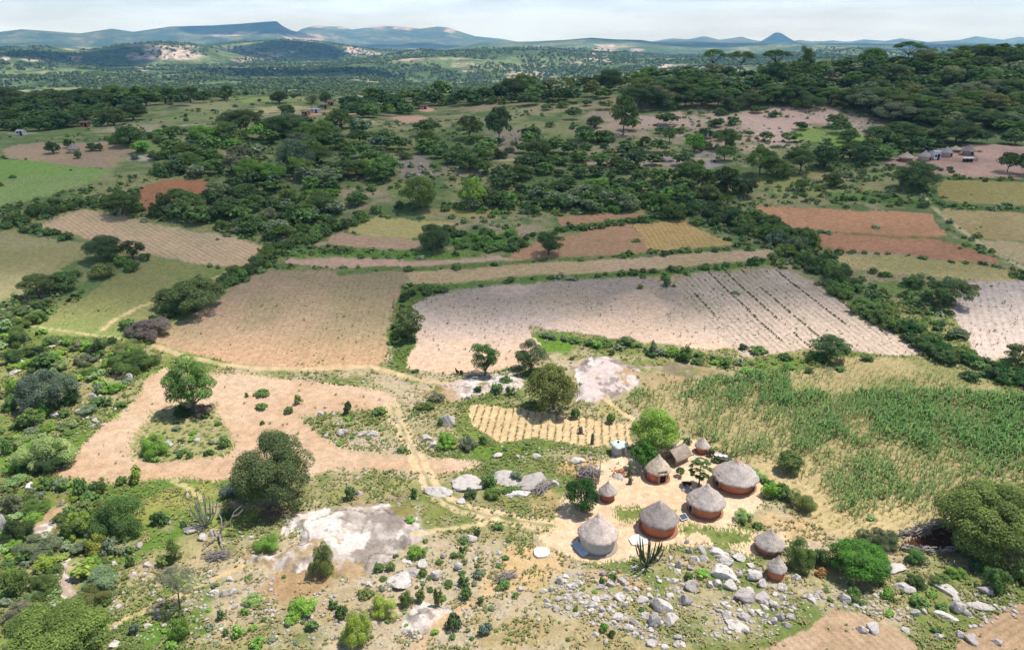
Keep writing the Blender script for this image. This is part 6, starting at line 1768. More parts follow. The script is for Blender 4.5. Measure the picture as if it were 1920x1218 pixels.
rboxes(1280, 800, 2.914, [(845, 915, 905, 970, 'dark sided boulder at the edge of the ploughed brown plot'), (1000, 1080, 1065, 1135, 'white rock standing in the ploughed brown plot'), (945, 1010, 1080, 1130), (1450, 1540, 940, 1030, 'boulder cluster top right of the ploughed brown plot'), (1500, 1570, 980, 1030), (1530, 1680, 940, 1000, None, .3), (1350, 1550, 855, 920, None, .25), (1610, 1700, 860, 925), (1360, 1500, 1005, 1050, None, .25), (1240, 1300, 995, 1040), (1290, 1340, 985, 1025), (1150, 1260, 845, 910), (970, 1020, 970, 1000), (720, 760, 890, 925), (680, 740, 930, 960), (470, 520, 1040, 1085), (510, 560, 1015, 1070), (560, 620, 1010, 1060), (540, 590, 1060, 1100), (300, 370, 1015, 1060), (210, 270, 1000, 1050), (230, 370, 1060, 1115, 'flat white rock lying below the boulder field', .18), (480, 530, 955, 1005), (1190, 1240, 1095, 1120), (1540, 1620, 1130, 1190), (1480, 1530, 1110, 1160), (1370, 1420, 1120, 1160), (1690, 1750, 1160, 1190), (1110, 1210, 730, 800, 'pale low boulder behind the dense bright green tree', .4), (600, 645, 800, 850)])
rboxes(640, 800, 2.914, [(615, 665, 735, 790), (535, 575, 685, 725), (840, 880, 675, 705), (720, 765, 710, 740), (480, 550, 775, 845), (260, 400, 790, 890, 'grey sloping boulder at the lower edge of the granite sheet', .35), (350, 450, 760, 820, None, .3), (410, 470, 725, 775), (325, 410, 705, 750, None, .2), (660, 740, 580, 640), (625, 680, 390, 420), (75, 115, 345, 380), (145, 200, 15, 60), (0, 40, 10, 50), (480, 550, 75, 115), (955, 1000, 865, 905), (1175, 1215, 820, 865), (1060, 1095, 1040, 1065), (330, 370, 1095, 1130), (360, 400, 1115, 1160), (1250, 1330, 160, 205, None, .4), (1040, 1100, 145, 175), (820, 880, 140, 170), (950, 985, 150, 175), (130, 175, 840, 880), (840, 870, 730, 755), (1140, 1190, 290, 330), (1120, 1150, 300, 330)])
rboxes(560, 740, 5.647, [(1500, 1670, 200, 370, 'white streaked boulder beside the bushes left of the seedling plot'), (380, 515, 350, 440), (740, 845, 380, 460), (610, 740, 380, 450), (190, 270, 175, 245), (340, 400, 185, 235), (260, 310, 160, 215), (1390, 1510, 490, 560), (1290, 1420, 410, 500), (600, 680, 1020, 1070), (870, 930, 490, 540), (250, 320, 410, 460), (370, 420, 480, 515), (260, 310, 110, 150), (590, 660, 860, 900), (690, 740, 770, 800), (680, 730, 810, 840)])
rboxes(0, 800, 2.914, [(1150, 1200, 880, 920), (1200, 1245, 890, 940), (1250, 1300, 885, 930), (1235, 1280, 810, 850), (1265, 1305, 970, 1000), (1080, 1140, 580, 630, 'round pink grey rock below the grey candelabra plant'), (1140, 1180, 560, 610), (1345, 1385, 590, 620), (785, 835, 735, 775), (710, 755, 790, 830), (630, 670, 970, 1000), (610, 650, 1080, 1110), (780, 830, 1070, 1100), (430, 490, 350, 400), (140, 220, 300, 370), (90, 180, 130, 200, 'pale boulder under the wide pale bush'), (250, 330, 940, 1000), (0, 50, 480, 640, 'mauve rock face in shade at the left edge'), (30, 90, 390, 430), (600, 640, 730, 780), (735, 780, 625, 680), (890, 950, 70, 130), (1010, 1040, 360, 390), (915, 940, 510, 540), (1000, 1080, 540, 590), (1060, 1100, 60, 85), (360, 410, 1130, 1190), (480, 530, 1140, 1200), (600, 660, 1160, 1210)])
rboxes(0, 560, 5.075, [(490, 650, 1060, 1150, 'grey boulder with a white end below the broad blue grey tree'), (190, 310, 980, 1110), (850, 920, 900, 990), (720, 800, 1040, 1110), (880, 950, 1130, 1210), (970, 1010, 670, 720), (1000, 1050, 700, 740), (1090, 1160, 670, 720), (1140, 1200, 680, 720), (1200, 1270, 700, 790), (930, 980, 910, 970), (90, 190, 670, 720), (190, 250, 580, 640), (930, 980, 575, 605), (700, 760, 415, 440), (450, 530, 440, 470), (500, 590, 390, 420), (1190, 1240, 1040, 1070), (320, 390, 1170, 1210), (1110, 1140, 785, 815), (950, 1000, 1180, 1218)])
rboxes(640, 400, 3.0, [(560, 640, 1130, 1200), (790, 830, 130, 150), (110, 135, 935, 960), (700, 740, 1020, 1050)])
for (x_, y_, w_) in [(1003, 1012, 5), (1010, 1020, 4), (1020, 1030, 5), (1036, 1043, 6), (1046, 1049, 4), (1057, 1054, 6), (1070, 1058, 5), (1083, 1060, 6), (1096, 1062, 4), (1110, 1062, 7), (1126, 1061, 5), (1140, 1058, 4), (1158, 1051, 8), (1172, 1046, 5), (1184, 1042, 7), (1192, 1044, 5)]:
    rock(x_ - w_ / 2, x_ + w_ / 2, y_ - w_ * .35, y_ + w_ * .3)
def scatter_rocks(poly, n, wr, seed, flat=0.0):
    g = np.random.default_rng(seed)
    q = np.array(poly, float); lo, hi = q.min(0), q.max(0)
    k = 0
    while k < n:
        x, y = g.uniform(lo[0], hi[0]), g.uniform(lo[1], hi[1])
        if not inpoly(np.array([x]), np.array([y]), poly)[0]: continue
        if fbm(np.array([x]), np.array([y]), 60, 2, seed)[0] < .42: continue
        w = wr[0] + (wr[1] - wr[0]) * g.random() ** 2.2
        rock(x - w / 2, x + w / 2, y - w * .36, y + w * .3)
        k += 1
BF = [(1020, 1080), (1150, 1065), (1280, 1020), (1400, 1040), (1480, 1090), (1500, 1150), (1440, 1200), (1250, 1213), (1050, 1150)]
scatter_rocks(BF, 420, (5, 17), 60)
scatter_rocks(BF, 800, (2.5, 9), 61)
scatter_rocks([(1480, 1110), (1700, 1100), (1900, 1110), (1920, 1150), (1780, 1190), (1690, 1165), (1560, 1135)], 360, (3, 13), 62)
scatter_rocks([(250, 1060), (480, 1070), (640, 1120), (640, 1200), (480, 1213), (260, 1200), (200, 1140)], 520, (3, 12), 63)
scatter_rocks([(640, 1060), (960, 1010), (1000, 1120), (860, 1213), (640, 1213)], 300, (3, 11), 64)
scatter_rocks([(560, 775), (740, 775), (770, 830), (700, 845), (610, 820)], 90, (2.5, 8), 65)
scatter_rocks([(150, 690), (260, 690), (260, 740), (190, 800), (100, 840), (60, 820)], 80, (2.5, 11), 66)
scatter_rocks([(340, 920), (480, 940), (450, 1020), (340, 1020)], 60, (2.5, 9), 67)
scatter_rocks([(880, 835), (1140, 840), (1120, 880), (1000, 870), (900, 860)], 90, (2.5, 9), 68)
scatter_rocks([(1080, 215), (1340, 230), (1560, 200), (1640, 240), (1540, 280), (1330, 300), (1200, 310), (1100, 280)], 150, (3, 9), 69)
scatter_rocks([(730, 300), (830, 290), (960, 240), (1000, 250), (900, 330), (760, 350)], 90, (3, 9), 70)
scatter_rocks([(640, 880), (900, 890), (1040, 945), (1000, 1000), (820, 990), (660, 930)], 60, (2.5, 8), 71)
scatter_rocks([(255, 830), (420, 800), (430, 850), (270, 862)], 40, (2.5, 8), 72)
def make_rocks():
    geo = [boulder_geo(i, 4) for i in range(12)]
    small = [boulder_geo(i + 20, 2) for i in range(8)]
    meshes = {}
    for pool, gs in (('b', geo), ('s', small)):
        for i, (V, F) in enumerate(gs):
            me = np_mesh('boulder', V, F, None, False); me.materials.append(M['rock']); meshes[pool, i] = me
            if pool == 'b': me.set_sharp_from_angle(angle=R_(16)); me.polygons.foreach_set('use_smooth', np.ones(len(me.polygons), bool))
    order = sorted(ROCKS, key=lambda q: (q['label'] is None, -q['px']))
    g = np.random.default_rng(5)
    for q in order[:298]:
        big = q['px'] > 13
        me = meshes['b', int(g.integers(0, 12))] if big else meshes['s', int(g.integers(0, 8))]
        o = bpy.data.objects.new('boulder', me); C.objects.link(o)
        a, b, c = q['r']
        o.location = q['p'] + np.array([0, 0, c * (.22 if c > .33 * a else .02)]); o.scale = (a * 1.0, b * 1.0, c * 1.1)
        az = math.atan2(q['p'][0], q['p'][1])
        o.rotation_euler = (g.uniform(-.15, .15), g.uniform(-.15, .15), -az + g.uniform(-.35, .35) + (math.pi if g.random() < .5 else 0))
        q['obj'] = o
    VV, FF, nv = [], [], 0
    for q in order[298:]:
        V, F = small[int(g.integers(0, 8))]
        a, b, c = q['r']; an = g.uniform(0, 6.28)
        W_ = V * np.array([a, b, c])
        W_ = np.stack([W_[:, 0] * math.cos(an) - W_[:, 1] * math.sin(an), W_[:, 0] * math.sin(an) + W_[:, 1] * math.cos(an), W_[:, 2] + c * .3], 1) + q['p']
        VV.append(W_); FF.append(F + nv); nv += len(V)
    me = np_mesh('loose_stones', np.concatenate(VV), np.concatenate(FF))
    tag(link('loose_stones', me, M['rock']), 'small pale stones strewn between boulders and grass', 'stones', None, 'stuff')
make_rocks()

# ------------------------------------------------------------------ crops, weeds and grass: far too many to count
def blades(pts, hts, nb, wid, cols, name, label, cat, seed, droop=.35, spread=.45):
    """Small plants of nb arching blades each at the given ground points."""
    g = np.random.default_rng(seed)
    n = len(pts)
    P_ = np.repeat(pts, nb, 0); H = np.repeat(hts, nb) * g.uniform(.65, 1.1, n * nb)
    col = np.repeat(cols, nb, 0) * g.uniform(.72, 1.3, (n * nb, 1))
    a = g.uniform(0, 2 * math.pi, n * nb)
    d = np.stack([np.cos(a), np.sin(a), np.zeros_like(a)], 1); s = np.stack([-np.sin(a), np.cos(a), np.zeros_like(a)], 1)
    l = spread * H * g.uniform(.6, 1.2, n * nb)
    up = np.array([0, 0, 1.0])
    w = (wid * H)[:, None] * .5
    z1, z2 = (H * .75)[:, None] * up, (H * (.75 + .25 - droop * g.uniform(.2, 1.3, n * nb)))[:, None] * up
    V = np.stack([P_ - s * w * .5, P_ + s * w * .5, P_ + d * l[:, None] * .45 + z1 + s * w, P_ + d * l[:, None] * .45 + z1 - s * w, P_ + d * l[:, None] * 1.25 + z2 + s * w * .25, P_ + d * l[:, None] * 1.25 + z2 - s * w * .25], 1).reshape(-1, 3)
    i = np.arange(n * nb)[:, None] * 6
    F = np.concatenate([i + np.array([[0, 1, 2, 3]]), i + np.array([[3, 2, 4, 5]])])
    c = np.repeat(np.clip(col, .005, .7), 6, 0)
    me = np_mesh(name, V, F, dict(pcol=('POINT', 'FLOAT_COLOR', np.concatenate([c, np.ones((len(c), 1))], 1))))
    tag(link(name, me, M['leafm']), label, cat, None, 'stuff')
def maize():
    poly = [f for f in FIELDS if 'maize' in f[1]][0]
    wp = to_world(poly[2])
    a, b = P1(1700, 720)[:2], P1(1400, 840)[:2]
    d = (b - a) / np.linalg.norm(b - a); e = np.array([-d[1], d[0]])
    lo, hi = wp.min(0), wp.max(0)
    c = (lo + hi) / 2; L_ = np.linalg.norm(hi - lo) / 2
    g = np.random.default_rng(12)
    rows = np.arange(-L_, L_, .92); st = np.arange(-L_, L_, .42)
    rr, ss = np.meshgrid(rows, st)
    xy = c + rr.ravel()[:, None] * e + ss.ravel()[:, None] * d
    xy = xy + g.normal(size=xy.shape) * .13
    m = inpoly(xy[:, 0], xy[:, 1], wp); xy = xy[m]
    P3 = np.column_stack([xy, TF(xy[:, 0], xy[:, 1])])
    px, py = pix_of(P3)
    far_ = sst(.30, 1.25, ((px - 1200) * .35 + (930 - py) * 1.6) / 330)
    n = fbm(xy[:, 0], xy[:, 1], 9, 3, 77)
    n2_ = fbm(xy[:, 0], xy[:, 1], 3.5, 3, 78)
    vig = np.clip(far_ * .66 + (n - .5) * 1.3 + (n2_ - .5) * .8 + .16 + .14 * sst(1600, 1850, px), 0, 1)
    vig = np.maximum(vig, np.clip(sst(1460, 1620, px) * .55 + (n - .5) * 1.0 + (n2_ - .5) * .6, 0, .8))
    vig = np.where((py < 738) & (px > 1480), np.clip(n - .2, 0, .5), vig)
    vig *= 1 - sst(1500, 1440, px) * sst(850, 890, py) * .8
    vig *= 1 - sst(955, 990, py) * .7
    keep = g.random(len(xy)) < np.clip(.26 + vig * .75, 0, .9)
    P3, vig, n = P3[keep], vig[keep], n[keep]
    H = .34 + 1.7 * vig * g.uniform(.55, 1.2, len(vig))
    a_ = np.clip(vig * 1.15 - .1 + g.normal(size=len(vig)) * .24, 0, 1)[:, None]
    col = np.array([.30, .32, .14]) * (1 - a_) + np.array([.125, .24, .07]) * a_
    print('maize', len(P3))
    blades(P3, H, 7, .085, col, 'maize_crop', 'green maize plants, dense at the far right and thin near the huts', 'maize', 5, .5, .5)
maize()
def in_rows(fi, per, step, keepf, hts, cols, nb, name, label, cat, seed, jit=.12, wid=.2):
    f = FIELDS[fi]; wp = to_world(f[2])
    (x1, y1), (x2, y2), p_, amp = f[5]
    a, b = P1(x1, y1)[:2], P1(x2, y2)[:2]
    d = (b - a) / np.linalg.norm(b - a); e = np.array([-d[1], d[0]])
    c = (wp.min(0) + wp.max(0)) / 2; L_ = np.linalg.norm(wp.max(0) - wp.min(0)) / 2
    g = np.random.default_rng(seed)
    k0 = math.floor(((c - a) @ e - L_) / per); k1 = math.ceil(((c - a) @ e + L_) / per)
    rr, ss = np.meshgrid((np.arange(k0, k1) + .25) * per, np.arange(-L_, L_, step))
    s0 = (c - a) @ d
    xy = a + (rr.ravel() + g.normal(size=rr.size) * jit)[:, None] * e + (s0 + ss.ravel() + g.uniform(-1.5, 1.5, rr.size) * (1 if jit > .08 else .1))[:, None] * d
    ok = inpoly(xy[:, 0], xy[:, 1], wp)
    xy = xy[ok]; rid = np.round(rr.ravel()[ok] / per - .25)
    keep = g.random(len(xy)) < keepf(xy, rid)
    xy = xy[keep]
    P3 = np.column_stack([xy, TF(xy[:, 0], xy[:, 1])])
    H = g.uniform(*hts, len(xy)); cc = np.array(cols)[g.integers(0, len(cols), len(xy))]
    blades(P3, H, nb, wid, cc, name, label, cat, seed, .45, .7)
GR = [(.07, .10, .03), (.10, .14, .04), (.13, .15, .05)]
idx = {f[1]: i for i, f in enumerate(FIELDS)}
def fidx(s): return [i for l, i in idx.items() if s in l][0]
in_rows(fidx('seedling rows'), 1.15, .42, lambda xy, r: .75 + 0 * xy[:, 0], (.18, .38), [(.16, .15, .06), (.12, .14, .045), (.2, .17, .08)], 5, 'seedling_rows', 'rows of small seedlings on the sandy plot', 'seedlings', 21, .06, .3)
in_rows(fidx('pale furrowed'), 1.25, .5, lambda xy, r: np.clip((fbm(xy[:, 0], xy[:, 1], 14, 3, 33) - .42) * 1.0, .01, .2), (.15, .45), GR, 4, 'furrow_weeds', 'dark weeds growing along the furrows of the pale field', 'weeds', 22, .14, .3)
in_rows(fidx('pale furrowed'), 1.25, .22, lambda xy, r: 1.0 * ((r % 6 == 1) | (r % 13 == 4)) * (fbm(xy[:, 0] + 40 * r, xy[:, 1], 11, 2, 34) > .47), (.18, .40), [(.07, .095, .03), (.07, .10, .03), (.10, .12, .04)], 5, 'weed_lines', 'dark lines of weeds along a few furrows of the pale field', 'weeds', 26, .1, .35)
in_rows(fidx('pale sandy'), 1.1, .62, lambda xy, r: np.clip((fbm(xy[:, 0], xy[:, 1], 12, 3, 55) - .42) * 1.0, .01, .3) * sst(118, 140, xy[:, 1]), (.16, .42), GR, 4, 'sparse_seedlings', 'sparse seedlings and weeds on the pale sandy field', 'weeds', 23, .9, .25)
in_rows(fidx('large tan'), 1.15, .55, lambda xy, r: np.clip((fbm(xy[:, 0], xy[:, 1], 16, 3, 56) - .40) * 1.3, .02, .4), (.10, .24), [(.16, .16, .06), (.20, .18, .08), (.12, .14, .05)], 3, 'stubble_rows', 'short weeds along the rows of the large tan field', 'weeds', 24, .9, .25)
in_rows(fidx('cut off by'), 1.3, .55, lambda xy, r: np.clip((fbm(xy[:, 0], xy[:, 1], 8, 3, 57) - .42) * 2, .02, .5), (.14, .35), GR, 4, 'field_weeds', 'weeds in the pale field at the picture edge', 'weeds', 25, .3, .3)
def grass():
    """Tufts all over the untilled ground near the camera."""
    g = np.random.default_rng(31)
    n = 205000
    px, py = g.uniform(-260, 2180, n), g.uniform(560, 1340, n)
    keep = np.ones(n, bool)
    for f in FIELDS:
        if f[0] in ('grass_patch',): continue
        keep &= ~(inpoly(px, py, f[2]) & (g.random(n) > (.03 if f[0] == 'field' else .012)))
    for pth in PATHS + [(0, 0, [(1005, 1037), (1025, 1037)], 1.6)]:
        for (x1, y1), (x2, y2) in zip(pth[2][:-1], pth[2][1:]):
            dx, dy = x2 - x1, (y2 - y1)
            t_ = np.clip(((px - x1) * dx + (py - y1) * dy) / max(dx * dx + dy * dy, 1), 0, 1)
            keep &= np.hypot(px - x1 - t_ * dx, 1.4 * (py - y1 - t_ * dy)) > 5.5 * pth[3]
    px, py = px[keep], py[keep]
    P3 = P(px, py)
    den = fbm(P3[:, 0], P3[:, 1], 9, 4, 1) * .6 + fbm(P3[:, 0], P3[:, 1], 2.6, 3, 2) * .4
    k2 = g.random(len(P3)) < np.clip(1.2 - (den - .3) * 2.9, .05, 1)
    P3, den = P3[k2], den[k2]
    pyy = pix_of(P3)[1]; pxx = pix_of(P3)[0]
    dry = sst(930, 1080, pyy) * sst(200, 420, pxx) * (1 - .5 * sst(1050, 1250, pxx))
    k3 = (g.random(len(P3)) > dry * .6) & (fbm(P3[:, 0], P3[:, 1], 1.6, 2, 44) + .25 * g.random(len(P3)) > .46 + .16 * dry)
    P3, den, dry = P3[k3], den[k3], dry[k3]
    a_ = np.clip((den - .38) * 4 + dry * .45 + g.normal(size=len(P3)) * .25, 0, 1)[:, None]
    col = np.array([.17, .225, .065]) * (1 - a_) + np.array([.40, .34, .17]) * a_
    R = np.hypot(P3[:, 0], P3[:, 1])
    H = g.uniform(.10, .36, len(P3)) ** 1.0 * (1 + (R > 100) * .3)
    print('grass', len(P3))
    blades(P3, H, 4, .5, col, 'grass', 'tufts of green and dry grass on the untilled ground', 'grass', 32, .5, .8)
grass()
def mid_scrub():
    g = np.random.default_rng(35)
    n = 15000
    px, py = g.uniform(-40, 1960, n), 150 + 440 * g.random(n) ** 1.1
    keep = np.ones(n, bool)
    for f in FIELDS:
        keep &= ~(inpoly(px, py, f[2]) & (g.random(n) > .015))
    px, py = px[keep], py[keep]
    P3 = P(px, py)
    den = fbm(P3[:, 0], P3[:, 1], 26, 4, 15)
    k = (g.random(len(P3)) < np.clip((den - .42) * 5.0, .03, 1)) & (np.hypot(P3[:, 0], P3[:, 1]) < 640)
    P3 = P3[k]; n = len(P3); m = 22
    a = g.uniform(.25, 1.0, n) ** 1.3 * 1.25; h = a * g.uniform(.6, 1.3, n)
    d = rand_dirs(n * m, g).reshape(n, m, 3); d[..., 2] = np.abs(d[..., 2])
    cen = P3[:, None] + d * g.uniform(.5, 1.05, (n, m, 1)) * np.stack([a, a, h], 1)[:, None]
    nr = d + .6 * rand_dirs(n * m, g).reshape(n, m, 3); nr[..., 2] += .4
    nr /= np.linalg.norm(nr, axis=2, keepdims=True)
    u = np.cross(nr, rand_dirs(n * m, g).reshape(n, m, 3)); u /= np.linalg.norm(u, axis=2, keepdims=True)
    w = np.cross(nr, u); s_ = (a * .42)[:, None, None]
    V = np.stack([cen + u * s_, cen + w * s_, cen - u * s_, cen - w * s_], 2).reshape(-1, 3)
    c = np.array([SHADECOL[k_] for k_ in ('dark', 'mid', 'olive', 'grey', 'mid')])[g.integers(0, 5, n)] * g.uniform(.75, 1.2, (n, 1))
    c = np.repeat(c, m * 4, 0) * np.repeat(g.uniform(.7, 1.3, (n * m, 1)), 4, 0)
    me = np_mesh('scrub', V, np.arange(len(V)).reshape(-1, 4), dict(pcol=('POINT', 'FLOAT_COLOR', np.concatenate([c, np.ones((len(c), 1))], 1))))
    tag(link('scrub', me, M['leafm']), 'knee high scrub dotting the pastures and slopes', 'scrub', None, 'stuff')
mid_scrub()
# woods of the far plain
def far_woods():
    g = np.random.default_rng(41)
    n = 64000
    R = 640 * (5600 / 640) ** g.random(n) ** .72
    az = g.uniform(R_(-46), R_(46), n)
    X, Y = R * np.sin(az), R * np.cos(az)
    k = fbm(X, Y, 180, 4, 9) > .40
    X, Y, R = X[k], Y[k], R[k]
    Z = T(X, Y)
    n = len(X)
    d = rand_dirs(9 * n, g).reshape(n, 9, 3)
    rad = g.uniform(2.2, 4.6, n) * (1 + R / 9000)
    cen = np.stack([X, Y, Z + rad * .75], 1)[:, None] + d * (rad[:, None, None] * np.array([.8, .8, .45]))
    nr = d + .8 * rand_dirs(9 * n, g).reshape(n, 9, 3); nr[..., 2] += .5
    nr /= np.linalg.norm(nr, axis=2, keepdims=True)
    a = np.cross(nr, rand_dirs(9 * n, g).reshape(n, 9, 3)); a /= np.linalg.norm(a, axis=2, keepdims=True)
    b = np.cross(nr, a); s = rad[:, None, None] * .62
    V = np.stack([cen + a * s, cen + b * s, cen - a * s, cen - b * s], 2).reshape(-1, 3)
    F = np.arange(len(V)).reshape(-1, 4)
    t = g.random((n, 1))
    c = np.array([.075, .115, .045]) * (1 - t) + np.array([.14, .185, .07]) * t
    c = np.repeat(c * g.uniform(.8, 1.2, (n, 1)), 36, 0)
    me = np_mesh('far_woods', V, F, dict(pcol=('POINT', 'FLOAT_COLOR', np.concatenate([c, np.ones((len(c), 1))], 1))))
    tag(link('far_woods', me, M['leafm']), 'trees of the wooded plain and granite hills beyond the valley', 'woods', None, 'stuff')
far_woods()

# ------------------------------------------------------------------ broken cloud whose shadows lie over the valley
def cloud_material():
    m = bpy.data.materials.new('cumulus'); m.use_nodes = True
    t = m.node_tree; t.nodes.clear()
    o = nn(t, 'ShaderNodeOutputMaterial')
    g = nn(t, 'ShaderNodeNewGeometry').outputs['Position']
    e = tattr(t, 'core').outputs['Fac']
    sc_ = tattr(t, 'grain').outputs['Fac']
    mp_ = nn(t, 'ShaderNodeVectorMath', operation='SCALE'); t.links.new(g, mp_.inputs[0]); t.links.new(sc_, mp_.inputs['Scale'])
    n = tnoise(t, 1.0, 4, 0.6, mp_.outputs[0])
    f = tmath(t, 'ADD', e, tmath(t, 'MULTIPLY', tmath(t, 'SUBTRACT', n.outputs['Fac'], .5), 1.5))
    f = tramp(t, f, [(0.0, 0.0), (0.42, 1.0)])
    f = tmath(t, 'MULTIPLY', f, tattr(t, 'dens').outputs['Fac'])
    d, tl, tr, mx_, a2 = nn(t, 'ShaderNodeBsdfDiffuse'), nn(t, 'ShaderNodeBsdfTranslucent'), nn(t, 'ShaderNodeBsdfTransparent'), nn(t, 'ShaderNodeMixShader'), nn(t, 'ShaderNodeMixShader')
    d.inputs['Color'].default_value = tl.inputs['Color'].default_value = (.9, .9, .92, 1)
    mx_.inputs[0].default_value = .5
    t.links.new(d.outputs[0], mx_.inputs[1]); t.links.new(tl.outputs[0], mx_.inputs[2])
    t.links.new(f, a2.inputs[0]); t.links.new(tr.outputs[0], a2.inputs[1]); t.links.new(mx_.outputs[0], a2.inputs[2])
    t.links.new(a2.outputs[0], o.inputs['Surface'])
    return m
CM = cloud_material()
def cloud(gx, gy, rx, ry, alt, label, rz=0.0, edge=4.0, box=1.0, dens=.78):
    """A flat based cloud whose shadow falls on the ground about (gx, gy)."""
    gz = float(T(np.array([gx]), np.array([gy]))[0])
    c = np.array([gx, gy, gz]) + SUN * ((alt - gz) / SUN[2])
    nr, na = 14, 60
    V, core = [], []
    for s in (1, -1):
        for i in range(nr + 1):
            r = i / nr
            for k in range(na):
                a = 2 * math.pi * k / na
                h = (1 - r ** 2.5) * (.16 if s > 0 else .03) * min(rx, ry)
                h *= 1 + .5 * math.sin(5 * a + 7 * r) * r
                ca, sa = math.cos(a), math.sin(a)
                V.append((rx * r * math.copysign(abs(ca) ** box, ca), ry * r * math.copysign(abs(sa) ** box, sa), s * h))
                core.append((1 - r) * edge)
    F = []
    n1 = (nr + 1) * na
    for b in (0, n1):
        for i in range(nr):
            for k in range(na):
                q = (b + i * na + k, b + i * na + (k + 1) % na, b + (i + 1) * na + (k + 1) % na, b + (i + 1) * na + k)
                F.append(q if b == 0 else q[::-1])
    me = np_mesh('cloud', np.array(V), np.array(F), dict(core=('POINT', 'FLOAT', np.array(core)), dens=('POINT', 'FLOAT', np.full(len(V), dens)), grain=('POINT', 'FLOAT', np.full(len(V), 1 / (.22 * min(rx, ry))))), True)
    o = link('cloud', me, CM); o.location = c; o.rotation_euler.z = rz
    tag(o, label, 'cloud', 'broken clouds over the valley', 'structure')
cloud(40, 402, 560, 278, 1700, 'broad cloud shading the valley and the wooded ridge', -.07, 6.0, .5, .47)
def gp(px, D): 
    d = ray_of(px, 100.0); return d[0] / math.hypot(d[0], d[1]) * D, d[1] / math.hypot(d[0], d[1]) * D
for px_, D, rx, ry, lab in [(120, 3500, 320, 420, 'cloud shading the left flank of the bald granite hill'), (560, 2500, 330, 200, 'cloud shading the wooded plain'), (790, 10200, 1150, 1400, 'cloud shading the foot of the domed hills'), (540, 4700, 360, 420, 'cloud shading the hill under the flat mountain'), (1400, 8500, 2600, 1700, 'cloud bank shading the plain under the pointed mountain'), (1460, 15500, 1800, 1700, 'cloud shading the pointed mountain'), (480, 10500, 900, 900, 'cloud shading the flat mountain')]:
    x_, y_ = gp(px_, D)
    cloud(x_, y_, rx, ry, 2300, lab)

